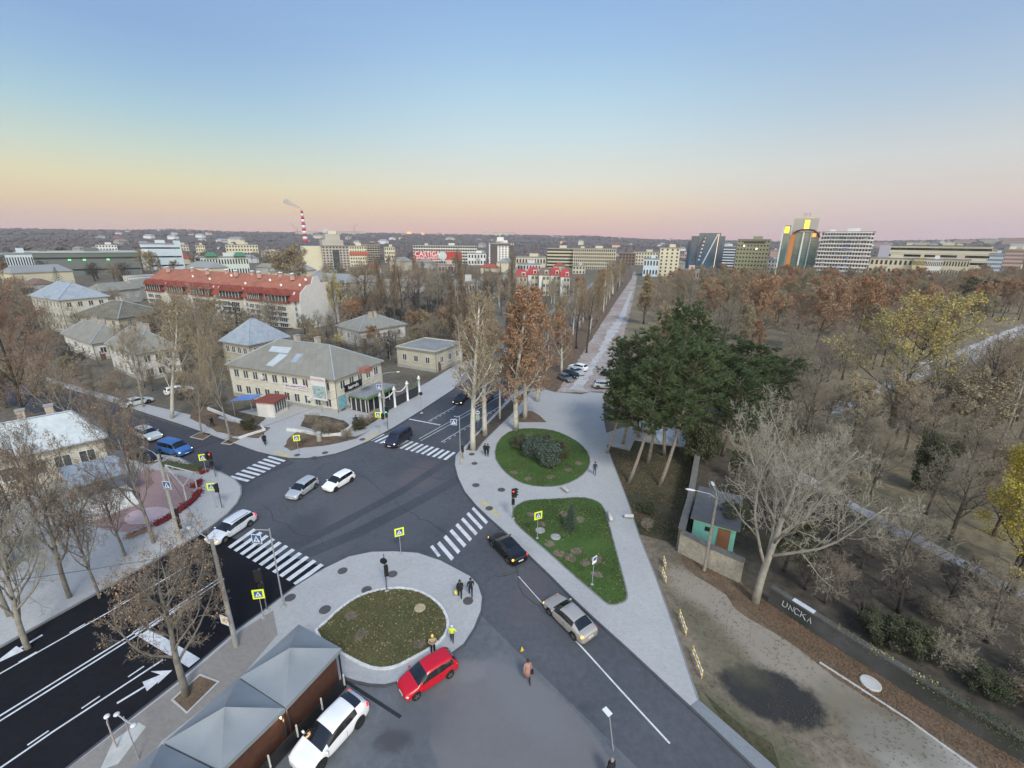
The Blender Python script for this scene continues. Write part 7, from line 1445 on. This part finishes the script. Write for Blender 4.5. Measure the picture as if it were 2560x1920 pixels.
MB().box((-w * .55, -3.1, h * 1.03), (w * .15, .2, h * .13)).build('painted_sunset_glint', LITY, t); MB().box((w * .04, 4.9, h * 1.13), (w * .15, .2, h * .2)).build('painted_sunset_glint', LITY, t); MB().box((w * .33, -.1, h * .93), (w * .12, .2, h * .07)).build('painted_sunset_glint', LITO, t)  # these panes glow by emission in place of reflecting the low sunset sky
for j in range(18): MB().box((0, -.05, h * j / 18 + 1), (w + .1, .12, .22)).build('floor_line', DRK, t)
# white chequered apartments
t, w, h, c = block('white apartment complex with grey and blue chequered balconies', 1772, 1886, 502, 450, 18, WT, 13, 18, (1.4, 1.6), side=4, name='apartment_complex', cap=100)
BLG = M2('blue_grey', (.17, .20, .28)); GRD = M2('mid_grey', (.26, .25, .27)); rg2 = random.Random(5)
for j in range(14): MB().box((w * (.01 if j % 2 else -.01), -.9, min(h - .3, h * j / 13 + .3)), (w * (1.03 if j < 10 else .9), .9, .7)).build('balcony_slab', WT, t)
for k in range(26): x_ = rg2.uniform(-.42, .42); z_ = rg2.random(); x2 = -.02 + (x_ * .35 if k < 16 else x_); MB().box((w * x2, -.5, h * (.1 + .82 * z_)), (w * rg2.uniform(.05, .10), .9, h * rg2.uniform(.06, .13))).build('chequer_panel', BLG if k < 18 else GRD, t)
# long olive roofed block on the right and friends
t, w, h, c = block('very long cream office block with olive roof on the right', 1925, 2145, 532, 560, 20, CRM, 5, 30, (4.2, 2.0), name='office_block', roofm=M2('roof_olive', (.10, .13, .09)), band=WT); MB().box((-w / 2 - 3, 4, h / 2), (8, 12, h * 1.02)).build('stair_tower', M2('lilac_wall', (.45, .43, .50)), t)
for a_, b_, y_, d_, m_, lb in ((1890, 1985, 559, 470, CRM, 'low cream annex in front of the long office block'), (1986, 2012, 560, 462, M2('yellow_wall', (.55, .47, .25)), 'low yellow annex in front of the long office block'), (2013, 2050, 562, 470, WT, 'low white annex beside the yellow one'), (2051, 2110, 562, 480, BG, 'low beige annex under the long office block'), (2146, 2180, 549, 640, PBL, 'pale blue block right of the long office block'), (2181, 2225, 540, 800, PNK, 'pinkish block at the right edge of the skyline'), (2120, 2160, 538, 900, CRM, 'cream block behind the long office block'), (2040, 2100, 531, 1100, BG, 'beige slab peeping over the long office block')):
    block(lb, a_, b_, y_, d_, 12, m_, 3 if d_ < 600 else 6, 9, name='low_building' if d_ < 600 else 'apartment_slab')
# left skyline
t, w, h, c = block('pale blue modern hall with slanting end wall on the left', 300, 374, 527, 520, 30, PBL, 3, 4, (14, 1.2), name='modern_hall'); MB().prism([(w / 2, 0), (w / 2 + 5, 0), (w / 2 + 5, 20), (w / 2, 20)], 0, h + 3).build('end_wall', PBL, t); MB().box((-w * .42, -2, h * .4), (6, 3, h * .8)).build('red_marked_wall', WT, t); MB().box((-w * .42, -3.6, h * .55), (2.4, .2, 3)).build('red_mark', CRIM, t)
t, w, h, c = block('long low dark hall with pale flat roof at the left', 22, 292, 546, 470, 40, M2('dark_hall', (.13, .15, .14)), 2, 20, (4, 1.2), name='long_hall', roofm=M2('roof_pale', (.38, .41, .38)))
for x_ in (-.1, .02, .22): MB().box((w * x_, -.3, h * .7), (1.6, .2, 1.0)).build('green_light', mat('green_light', (.2, 1, .3), .4, emit=(.15, 1, .25), es=.9), t)
for a_, b_, y_, d_, m_, lb in ((204, 250, 529, 900, WT, 'white slab with window bands above the long dark hall'), (0, 60, 549, 400, PBL, 'pale low building at the left edge of the skyline'), (375, 405, 529, 900, BG, 'beige block right of the pale blue hall'), (420, 440, 530, 820, CRM, 'small cream block with raised corner'), (485, 555, 529, 780, CRM, 'cream grand block with a raised middle'), (425, 530, 556, 420, M2('green_white', (.5, .55, .52)), 'low white hall with green roof slopes behind the red roofs'), (560, 600, 545, 700, BG, 'beige low block left of the mistletoe tree'), (1115, 1180, 556, 420, BG, 'cream yellow wall block below the white tower'), (1010, 1050, 548, 560, WT, 'white blocks left of the white tower'), (1118, 1170, 571, 380, M2('pale_grey', (.5, .5, .52)), 'pale grey two floor house behind the townhouses'), (1340, 1375, 547, 620, ROOFB, 'brown roofed low building at the avenue end'), (1376, 1425, 545, 640, CRM, 'cream low building left of the beige tower'), (1395, 1428, 560, 420, PBL, 'pale blue building at the end of the avenue'), (1473, 1492, 550, 700, PNK, 'pink low building between beige and blue towers'), (1475, 1520, 585, 330, PNK, 'old brownish pink house in front of the blue glass tower'), (1240, 1268, 575, 430, BG, 'grey gabled house behind the townhouses'), (945, 985, 573, 330, PNK, 'pinkish house below the red billboard'), (980, 1030, 612, 210, M2('grey_house', (.42, .42, .40)), 'grey house with slate roof left of the tall poplar')):
    t, w, h, c = block(lb, a_, b_, y_, d_, 14, m_, max(2, int((CAMH - 4) / 5) if d_ > 600 else 2), max(4, int((b_ - a_) / 6)), name='low_building')
    if 'grand' in lb: MB().box((0, 6, h + 3), (w * .2, 10, 6)).build('raised_middle', CRM, t)
    if 'green roof' in lb:
        for s_ in (-.4, .2): q = MB(); hip_roof(q, [Vector((w * s_, -2, 0)), Vector((w * s_ + w * .25, -2, 0)), Vector((w * s_ + w * .25, 10, 0)), Vector((w * s_, 10, 0))], h + .8, 3, 2, .2); q.build('roof', ROOFGR, t)
# the striped chimney with smoke
dC = 1900; P = at_dist(664, dC); r1 = ray(656, 455); zc = CAMH + r1.z / math.hypot(r1.x, r1.y) * dC; P = at_dist(660, dC); t = thing('chimney_stack', 'tall red and white striped factory chimney', 'chimney', (P.x, P.y, 0)); q = MB(); zb_ = gz(P.x, P.y)
nb = 11
for k in range(nb):
    q.cur = 0 if (nb - 1 - k) % 2 == 0 else 1; a_, b_ = zb_ + (zc - zb_) * k / nb, zb_ + (zc - zb_) * (k + 1) / nb; f0, f1 = k / nb, (k + 1) / nb; q.tube((0, 0, a_), (0, 0, b_), 8.4 - 4.4 * f0, 8.4 - 4.4 * f1, 16)
q.build('shaft', [M2('stack_red', (.42, .02, .04)), M2('stack_white', (.72, .72, .74))], t, True)
sm = bpy.data.materials.new('smoke'); sm.use_nodes = True; n_ = sm.node_tree.nodes; n_.remove(n_['Principled BSDF']); pv = n_.new('ShaderNodeVolumePrincipled'); pv.inputs['Density'].default_value = .05; pv.inputs['Color'].default_value = (.75, .78, .85, 1); sm.node_tree.links.new(pv.outputs[0], n_['Material Output'].inputs['Volume'])
q = MB(); u_a = (at_dist(640, dC) - at_dist(660, dC)).normalized()
b = bmesh.new()
for k in range(6):
    f = k / 5; bmesh.ops.create_icosphere(b, subdivisions=2, radius=4.5 + 5 * f, matrix=Matrix.Translation(u_a * (46 * f) + Vector((0, 0, 4 + 24 * f ** .8))) @ Matrix.Diagonal((1.4, 1, .7 + .4 * f, 1)))
me = bpy.data.meshes.new('smoke'); b.to_mesh(me); b.free(); me.materials.append(sm); tag(link('smoke', me, None, (P.x, P.y, zc)), 'thin bluish smoke plume drifting left from the striped chimney', 'smoke', kind='stuff')
# far slabs on the ridge
for a_, b_, y_, d_, m_, lb in ((880, 889, 501, 3600, LITO, 'small far tower glowing orange in the last sun on the ridge'), (909, 917, 501.5, 3700, M2('emissive_sunset_pink', (.8, .45, .25), emit=(1, .5, .25), es=.35), 'small far tower glowing pale orange on the ridge'), (1042, 1058, 501, 3900, CRM, 'pale slab on the ridge, left one above the white tower'), (1062, 1080, 502, 3900, CRM, 'pale slab on the ridge in the middle above the white tower'), (1084, 1112, 502, 3900, CRM, 'pale slab on the ridge, right one above the white tower'), (699, 711, 493, 3600, WT, 'white far tower on the ridge right of the striped chimney'), (728, 790, 500, 3400, BG, 'long beige hall on the ridge right of the striped chimney'), (640, 690, 500, 3500, BG, 'low beige hall on the ridge behind the striped chimney'), (945, 955, 503, 3900, PNK, 'far pinkish tower on the wooded ridge'), (975, 990, 505, 3900, PNK, 'far pinkish block on the wooded ridge'), (1318, 1328, 513, 3900, WT, 'white far tower on the ridge above the avenue'), (1336, 1352, 517, 3900, PNK, 'pale far slab on the ridge above the avenue'), (1353, 1385, 518, 3900, PNK, 'low far slab on the ridge above the avenue'), (1890, 1930, 524, 2500, PNK, 'far pink block right of the chequered apartments'), (1960, 2010, 523, 2600, BG, 'far beige slab above the olive roof'), (2060, 2110, 518, 2700, PNK, 'far pink slab on the right horizon'), (2115, 2160, 517, 2700, BG, 'far beige slab on the right horizon'), (2165, 2220, 515, 2600, PNK, 'far pink slab cut by the right edge')):  # the two orange towers: last sunlight painted on as emission
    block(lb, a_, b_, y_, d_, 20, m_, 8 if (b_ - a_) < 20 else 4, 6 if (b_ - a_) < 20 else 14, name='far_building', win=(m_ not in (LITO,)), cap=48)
for x_, lb in ((645, 'thin tower crane on the ridge left of the chimney'), (768, 'thin tower crane on the ridge right of the chimney')):
    P = at_dist(x_, 3400); z_ = gz(P.x, P.y); t = thing('tower_crane', lb, 'crane', (P.x, P.y, z_)); MB().tube((0, 0, 0), (0, 0, 45), 1.6, n=4).build('mast', ROOFB, t); MB().path([(-14, 0, 42), (30 if x_ > 700 else -34, 0, 70)], 1.3, 4).build('jib', ROOFB, t)
# ------------------------------------------------------------------ ordinary houses: one prototype per kind, copied
def small_house(w, d, h, wm, rm, name):
    t = thing('house', 'x', 'house'); MB().prism([(-w / 2, -d / 2), (w / 2, -d / 2), (w / 2, d / 2), (-w / 2, d / 2)], -2, h).build('wall', wm, t); r = MB(); hip_roof(r, [Vector((-w / 2, -d / 2, 0)), Vector((w / 2, -d / 2, 0)), Vector((w / 2, d / 2, 0)), Vector((-w / 2, d / 2, 0))], h + .01, d * .32, d * .3, .5); r.build('roof', rm, t)
    for k in range(4): o = link('window', win_mesh(1.2, 1.4, 2)[0], t, (-w / 2 + w * (k + .5) / 4, -d / 2 - .02, h * .55))
    t.location = (0, -500, -50); return t
SH = [small_house(12, 9, 4, WT, ROOFG, 'a'), small_house(14, 10, 6, CRM, ROOFR, 'b'), small_house(11, 9, 4, PNK, ROOFB, 'c'), small_house(20, 11, 6, WT, METB, 'd'), small_house(26, 12, 9, CRM, ROOFG, 'e'), small_house(16, 10, 6, GREYW, SLATE, 'f')]
kindn = ['grey roofed white house', 'red roofed house', 'brown roofed pinkish house', 'blue roofed white house', 'long cream house', 'slate roofed house']
AUTOH = []; rg3 = random.Random(21); usedp = [False] * 6
def put_house(i, P, rz, where, s=1.0):
    o = SH[i] if not usedp[i] else copy_tree(SH[i]); usedp[i] = True; o.location = (P.x, P.y, gz(P.x, P.y) - .3); o.rotation_euler = (0, 0, rz); o.scale = (s, s, s); AUTOH.append((o, i)); EXC.append((P.x, P.y, 8 * s))
n_ = 0; tr_ = 0
while n_ < 260 and tr_ < 9000:
    tr_ += 1; zone = rg3.random()
    if zone < .22: x, d = rg3.uniform(30, 1150), rg3.uniform(230, 420); wh = 'among the bare trees of the low quarter'
    elif zone < .52: x, d = rg3.uniform(-20, 1480), rg3.uniform(420, 900); wh = 'in the middle distance left of the avenue' if x < 1100 else 'in the middle distance near the avenue end'
    elif zone < .66: x, d = rg3.uniform(1480, 2230), rg3.uniform(480, 1100); wh = 'behind the park on the right'
    elif zone < .80: x, d = rg3.uniform(0, 2212), rg3.uniform(1100, 2000); wh = 'at the foot of the ' + ('left' if x < 1100 else 'right') + ' hills'
    else: x, d = rg3.choice([rg3.gauss(330, 70), rg3.gauss(560, 120), rg3.uniform(700, 1500), rg3.gauss(2000, 120)]), rg3.uniform(2000, 3600); wh = 'scattered on the wooded hillside on the ' + ('left' if x < 900 else 'right')
    P = at_dist(x, d)
    if any((P.x - e[0]) ** 2 + (P.y - e[1]) ** 2 < (e[2] + 9) ** 2 for e in EXC): continue
    rel = (P - e0); du, dv = rel.dot(ug), rel.dot(vg)
    if -60 < dv < 14 and du > -20 and d < 800: continue
    put_house(rg3.choice([0, 0, 2, 1, 4, 5, 5, 2, 0, 3 if d > 600 else 5]), P, GA + rg3.choice([0, math.pi / 2]) + rg3.uniform(-.15, .15), wh, 1.0 if d < 1500 else 1.7); n_ += 1
# ================================================================== woods
exc_line([(250, 872), (450, 938), (625, 990)], 6); exc_line([(978, 842), (853, 922), (753, 971)], 7); exc_line([(830, 940), (985, 850), (1040, 800)], 9)
exc_line([(380, 850), (320, 880)], 3)
for k in range(60): q = e0 + ug * k * 9; EXC.append(((q - vg * wid / 2).x, (q - vg * wid / 2).y, wid / 2 + 3)); q2 = q - vg * (wid + 18 - 0 * k); EXC.append((q2.x, q2.y, 11)) if k < 34 else None
scatter([(0, 700), (0, 900), (190, 880), (300, 905), (480, 905), (480, 860), (380, 830), (240, 800), (130, 790)], 40, ['bareD', 'bareB', 'bush', 'street', 'bush', 'ochre'], (4, 9), ['in the left yards', 'behind the corner house', 'beside the side street', 200], mind=4)
scatter([(0, 640), (0, 780), (480, 800), (560, 760), (620, 720), (330, 690)], 100, ['bareD', 'bareB', 'bareA', 'bareB', 'ochre', 'bush', 'bareC'], (7, 12.5), ['between the old houses', 'below the institution', 'left of the red roofed block', 230], mind=3.6)
scatter([(640, 730), (700, 790), (830, 800), (980, 800), (1060, 770), (1050, 700), (900, 680), (740, 690)], 130, ['bareD', 'bareB', 'bareD', 'bareB', 'rust', 'bush', 'ochre'], (5, 9), ['behind the stone building', 'around the grey roofed house', 'around the flat roofed building', 850], mind=3.4)
scatter([(700, 640), (740, 690), (1060, 690), (1230, 650), (1220, 610), (700, 600)], 170, ['bareA', 'bareB', 'bareC', 'poplar', 'bareB', 'birch', 'bareD'], (8, 15), ['in the low quarter', 'left of the tall poplars', 'right of the tall poplars', 1000], mind=4.5)
scatter([(0, 575), (0, 650), (330, 640), (330, 590), (700, 585), (1200, 585), (1200, 560), (0, 560)], 190, ['bareA', 'bareC', 'bareB', 'ochre', 'dspruce', 'poplar', 'bareD'], (9, 15), ['in the far town', 'behind the institution', 'between red roofs and billboard', 420], mind=6)
scatter([(0, 562), (0, 612), (335, 606), (335, 560)], 75, ['bareD', 'bareD', 'bareD', 'green', 'ochre'], (11, 16), ['in the far left belt', 'x', 'y', 100], mind=5, wf=1.2)
scatter([(745, 660), (745, 700), (985, 720), (985, 650)], 30, ['bareD', 'bareD', 'bush', 'gbush'], (5, 9), ['x', 'x', 'y', 100], mind=3)
# park
PN = ['in the park', 'behind the pines', 'near the pale path', 1850]
scatter([(1400, 700), (1440, 770), (1560, 780), (1900, 780), (2212, 720), (2212, 610), (1450, 612)], 430, ['bareA', 'bareC', 'bareB', 'rust', 'rustcol', 'rustcol', 'ochre', 'rust', 'bareA', 'ochre', 'rustcol'], (10, 15), ['in the far park', 'above the pines', 'on the right beyond the dull yellow tree', 1800], mind=4)
scatter([(1380, 690), (1390, 840), (1480, 800), (1480, 700)], 12, ['bareA', 'bareC', 'rustcol', 'rust'], (9, 14), ['along the avenue edge of the park', 'by the ochre tree', 'behind the ochre tree', 1430], mind=5)
scatter([(1700, 800), (1700, 1000), (1950, 1130), (2212, 1250), (2212, 760), (1900, 790)], 190, ['bareA', 'bareB', 'bareC', 'bareA', 'bareB', 'ochre'], (7, 13), ['in the park meadow', 'left of the dull yellow tree', 'between the two pale paths', 1950], mind=3)
scatter([(1650, 900), (1700, 1180), (1900, 1300), (2212, 1440), (2400, 1500), (2400, 1340), (2000, 1180), (1800, 1050)], 140, ['bareB', 'bareD', 'bareB', 'bareA', 'bareD'], (4.5, 9), ['in the thicket', 'around the great pale tree', 'between the wall and the pale path', 1850], mind=2.2)
scatter([(1720, 1270), (1900, 1400), (2212, 1580), (2400, 1680), (2400, 1500), (2212, 1400), (1850, 1280)], 130, ['bush', 'gbush', 'bareD', 'bareD', 'bareB'], (2.2, 5.5), ['in the dark undergrowth behind the wall', 'near the graffiti', 'in the lower right corner', 1950], mind=1.5)
scatter([(1385, 1150), (1400, 1080), (1380, 1020), (1470, 1020), (1465, 1170), (1440, 1190)], 14, ['bush', 'gbush', 'bush'], (.8, 1.8), ['on the verge beside the wall', 'nearest the plaza', 'nearest the garden wall', 1430], mind=1.6, cat='bush', name='bush')
scatter([(1500, 1000), (1500, 1130), (1600, 1180), (1660, 1280), (1720, 1200), (1640, 980)], 16, ['bareD', 'bush', 'bareB', 'green'], (3, 7), ['around the teal hut', 'left of its roof', 'right of its roof', 1580], mind=2.5)
scatter([(1620, 1120), (1700, 1180), (1900, 1300), (2212, 1440), (2300, 1440), (2300, 1300), (2212, 1300), (1950, 1180), (1790, 1070), (1700, 1030)], 85, ['bareB', 'bareD', 'bareB', 'bareA', 'bareB'], (4, 7.5), ['x', 'x', 'y', 1850], mind=1.5)
scatter([(1650, 1285), (1740, 1270), (1900, 1350), (2212, 1520), (2300, 1590), (2260, 1640), (2212, 1618), (1900, 1433), (1700, 1318)], 80, ['bush', 'gbush', 'bareD', 'bareD', 'bush'], (1.6, 4), ['x', 'x', 'y', 1950], mind=.9)
scatter([(1900, 1040), (1950, 1130), (2230, 1260), (2260, 960), (2000, 900)], 70, ['bareB', 'bareA', 'bareC', 'bareB'], (6, 11), ['x', 'x', 'y', 1950], mind=2.6)
scatter([(110, 806), (240, 852), (400, 888), (462, 902), (474, 872), (380, 822), (230, 790)], 46, ['bush', 'bareD', 'bareB', 'bush', 'bareB'], (3, 6.5), ['x', 'x', 'y', 1950], mind=1.8)
scatter([(150, 700), (150, 800), (400, 825), (480, 800), (470, 730), (350, 700)], 46, ['bareB', 'bareD', 'bareA', 'bareB'], (6, 11), ['x', 'x', 'y', 1950], mind=2.6)
scatter([(745, 745), (700, 790), (830, 800), (980, 815), (1040, 790), (1040, 735), (850, 715)], 60, ['bareD', 'bareB', 'bush', 'bareB'], (4, 8), ['x', 'x', 'y', 1950], mind=2.2)
# far woods as one mass: ragged clumps of crowns
cl = MB(); rg4 = random.Random(3)
def clump(P, r, h):
    o = len(cl.v); n = 7; ph = rg4.random() * 6
    for j, (f, g) in enumerate(((1, .0), (.95, .45), (.55, .85))):
        for k in range(n): a = ph + 6.283 * k / n + j * .4; q = r * f * rg4.uniform(.65, 1.25); cl.v.append((P.x + math.cos(a) * q, P.y + math.sin(a) * q, P.z + h * g * rg4.uniform(.8, 1.15)))
    cl.v.append((P.x, P.y, P.z + h))
    for j in range(2):
        for k in range(n): cl.f.append((o + j * n + k, o + j * n + (k + 1) % n, o + (j + 1) * n + (k + 1) % n, o + (j + 1) * n + k)); cl.mi.append(0)
    for k in range(n): cl.f.append((o + 2 * n + k, o + 2 * n + (k + 1) % n, o + 3 * n)); cl.mi.append(0)
SHD = [(0, 0, proj(o.location)[0], o.location.length, 15 * FPX / K / o.location.length * o.scale[0]) for o, i in AUTOH if o.location.length > 1400]
for k in range(9500):
    d = 620 + 3900 * rg4.random() ** 1.25; x = rg4.uniform(-60, 2270); P = at_dist(x, d)
    if any((P.x - e[0]) ** 2 + (P.y - e[1]) ** 2 < (e[2] + (6 if d < 1500 else 16)) ** 2 for e in EXC) or any(d < e[3] < d + 75 and abs(x - e[2]) < e[4] for e in SHD): continue
    if mn.noise(Vector((P.x / 300, P.y / 300, 0))) < -.12 - (.1 if d > 2500 else 0): continue
    P.z = gz(P.x, P.y) - 1; r_ = rg4.uniform(5, 11) * (1 if d < 1800 else 1.6); clump(P, r_, rg4.uniform(7, 12) * (1 if d < 2500 else 1.25))
tag(cl.build('distant_wood', mat('distant_trees', (.085, .076, .074), 1, col2=(.12, .105, .10), scale=.02, fine=(.3, .2))), 'grey brown wood and tree belts covering the far town and hills', 'wood', kind='stuff')
# ground cover: fallen leaves and grass tufts on lawns
def litter(poly, n, s, m, z, nm, lb, tufts=False):
    x0, x1 = min(p.x for p in poly), max(p.x for p in poly); y0, y1 = min(p.y for p in poly), max(p.y for p in poly); PL = [(p.x, p.y) for p in poly]; q = MB(); k = 0
    while k < n:
        p = Vector((rng.uniform(x0, x1), rng.uniform(y0, y1), z))
        if not inpoly(p, PL) or mn.noise(p * .35) < rng.uniform(-.6, .35): k += .02; continue
        k += 1
        if tufts:
            for _ in range(3): a = rng.random() * 6.28; d = Vector((math.cos(a) * .4, math.sin(a) * .4, 1)).normalized(); spike(q, p, d, rng.uniform(.06, .16), .014)
        else:
            o = len(q.v); a = rng.random() * 6.28; u = Vector((math.cos(a), math.sin(a), rng.uniform(-.2, .3))) * s * rng.uniform(.5, 1.2); v = Vector((-math.sin(a), math.cos(a), rng.uniform(-.2, .3))) * s * .6
            q.v += [tuple(p - u), tuple(p - v), tuple(p + u + Vector((0, 0, .02))), tuple(p + v)]; q.f.append((o, o + 1, o + 2, o + 3)); q.mi.append(0)
    tag(q.build(nm, m), lb, 'ground cover', kind='stuff')
LP = mat('fallen_leaf_pale', (.36, .31, .17), .8, col2=(.26, .17, .08), scale=2); LO = mat('fallen_leaf_brown', (.17, .10, .055), .8, col2=(.11, .07, .04), scale=2)
litter(OV1, 420, .08, LP, .185, 'fallen_leaves', 'pale fallen leaves on the oval lawn'); litter(OV2, 260, .08, LP, .185, 'fallen_leaves', 'pale fallen leaves on the upper lawn'); litter(OV3, 200, .08, LP, .185, 'fallen_leaves', 'pale fallen leaves on the triangular lawn')
for pv_, m_, lb in ((OV1, L_OLV, 'rough grass on the oval lawn'), (OV2, L_GRN, 'rough grass on the upper lawn'), (OV3, L_GRN, 'rough grass on the triangular lawn')): litter(pv_, 5200, .1, m_, .165, 'grass', lb, True)
litter(DP([(1381, 1157), (1356, 1082), (1331, 1017), (1312, 964), (1361, 975), (1500, 972), (1470, 1188), (1400, 1165)]), 2200, .12, LO, .05, 'fallen_leaves', 'brown fallen leaves on the verge under the pines')
litter(DP([(1470, 1195), (1600, 1262), (1900, 1455), (2212, 1645), (2212, 1700), (1880, 1515), (1620, 1325)]), 3600, .10, LO, .05, 'fallen_leaves', 'brown fallen leaves along the dark wall')
litter(DP([(1381, 1157), (1470, 1195), (1900, 1500), (2100, 1659), (1700, 1659), (1510, 1510), (1416, 1244)]), 1500, .10, L_OLV, .05, 'dry_grass', 'dry grass tufts on the dirt verge', True)
# plane saplings circles (disturbed soil) on the lawns
for i, (x, y) in enumerate([(1172, 1132), (1188, 1175), (1207, 1195), (1232, 1205), (1265, 1215), (1245, 1190), (1290, 1240), (1253, 1122), (1147, 1110), (1218, 1110), (1290, 1210), (1110, 1020), (1140, 1035), (1190, 1030), (1228, 1015), (1250, 1000), (905, 1390), (760, 1330), (780, 1370)]):
    P = D(x, y, .168); struct(MB().sheet([P + Vector((math.cos(a) * .55 * rng.uniform(.6, 1.2), math.sin(a) * .55 * rng.uniform(.6, 1.2), 0)) for a in [k * .6283 for k in range(10)]], .170 + i * .0003).build('bare_patch', mat('bare_soil_patch', (.16, .13, .09), .95, .3, 3)))
# ------------------------------------------------------------------ haze
HZ = bpy.data.materials.new('haze'); HZ.use_nodes = True; n_ = HZ.node_tree.nodes; n_.remove(n_['Principled BSDF']); pv = n_.new('ShaderNodeVolumePrincipled')
pv.inputs['Density'].default_value = .00009; pv.inputs['Color'].default_value = (.82, .79, .86, 1); pv.inputs['Anisotropy'].default_value = 0; HZ.node_tree.links.new(pv.outputs[0], n_['Material Output'].inputs['Volume'])
tag(MB().box((0, 2500, 120), (13000, 5600, 242)).build('haze', HZ), 'thin lilac evening haze over the town', 'haze', kind='stuff')

# ------------------------------------------------------------------ labels of the many: kind, nearest landmark, place in the row
LM = [('grey high rise', 722, 560), ('white tower', 1082, 550), ('red billboard', 940, 555), ('long beige offices', 1258, 550), ('beige tower', 1450, 560), ('blue glass tower', 1528, 550), ('olive office block', 1627, 550), ('green glass tower', 1730, 540), ('white chequered apartments', 1825, 550), ('long olive roofed block', 2035, 550),
      ('red roofed block', 520, 640), ('white gable', 690, 650), ('pale blue hall', 335, 540), ('long dark hall', 150, 545), ('striped chimney', 656, 490), ('institution', 170, 640), ('mossy roofed house', 245, 680), ('large slate roofed house', 300, 760), ('blue pyramid roof', 545, 720), ('stone building', 650, 820), ('grey roofed house', 783, 700), ('flat roofed building', 915, 750),
      ('crimson roofed townhouses', 1175, 605), ('tall poplars', 1005, 650), ('white plane trunks', 1035, 800), ('gravel avenue', 1320, 720), ('tallest pine', 1465, 720), ('pine group', 1400, 850), ('dull yellow tree', 1930, 720), ('bright yellow tree', 2170, 1000), ('great pale tree', 1700, 1050), ('teal hut', 1535, 1160), ('graffiti board', 1740, 1310), ('pale park path', 2000, 810), ('lower park path', 2000, 1190), ('corner house', 120, 950), ('lower right corner', 2150, 1560), ('plaza lawns', 1220, 1060), ('side street', 350, 900), ('parked white cars', 340, 855), ('right horizon', 2150, 600), ('colonnade', 860, 860)]
ORD = ['first', 'second', 'third', 'fourth', 'fifth', 'sixth', 'seventh', 'eighth', 'ninth', 'tenth', 'eleventh', 'twelfth', 'thirteenth', 'fourteenth', 'fifteenth', 'sixteenth']; NUM = ['', 'one', 'two', 'three', 'four', 'five', 'six', 'seven', 'eight', 'nine', 'ten', 'eleven', 'twelve', 'thirteen', 'fourteen', 'fifteen', 'sixteen']
WK = dict(bbush='bluish shrub', bareA='spreading bare tree', bareB='bushy bare tree', bareC='upright bare tree', bareD='dark bare tree', rust='rust brown tree', rustcol='narrow ochre tree', ochre='sparse ochre tree', yellow='dull yellow tree', green='dark green tree', poplar='bare poplar', birch='white stemmed tree', planerust='tall rusty tree', street='twiggy bare tree', bush='bare bush', gbush='dark green bush', dspruce='dark spruce', byellow='bright yellow tree', pineC='dark pine', pale='pale bare tree', plane='tall plane tree', tangle='tangled bare tree')
CLU = {}
for o, kd in [(o, WK[k]) for o, k in AUTO] + [(o, kindn[i]) for o, i in AUTOH]:
    px, py = proj((o.location.x, o.location.y, o.location.z + 4)); n_, lx, ly = min(LM, key=lambda l: math.hypot(l[1] - px, (l[2] - py) * 1.4)); dx, dy = px - lx, (py - ly) * 1.4
    rel = ('left of' if dx < 0 else 'right of') if abs(dx) > abs(dy) else ('above' if dy < 0 else 'below')
    CLU.setdefault((kd, rel, n_), []).append((px, o))
for (kd, rel, n_), L_ in CLU.items():
    L_.sort(key=lambda q: q[0]); n = len(L_); place = rel + ' the ' + n_
    for i, (px, o) in enumerate(L_):
        if n == 1: o['label'] = kd + ' ' + place
        elif n <= 16: o['label'] = (ORD[i] + ' from the left of ' + NUM[n] + ' ' + kd.replace(' with', 's with', 1) + ('' if ' with' in kd else ('es' if kd.endswith('sh') else 's')) + ' ' + place) if i not in (0, n - 1) else (('leftmost of ' if i == 0 else 'rightmost of ') + NUM[n] + ' ' + kd.replace(' with', 's with', 1) + ('' if ' with' in kd else ('es' if kd.endswith('sh') else 's')) + ' ' + place)
        else: o['label'] = (str(i + 1) + 'th from the left of the ' + kd + 's ' + place) if i not in (0, n - 1) else ('leftmost' if i == 0 else 'rightmost') + ' of the many ' + kd + 's ' + place
        if n > 1: o['group'] = kd + ' cluster ' + place
for o in COL.objects:
    if '_w' in o: del o['_w']
print('NK', NK, len(AUTO), len(AUTOH))
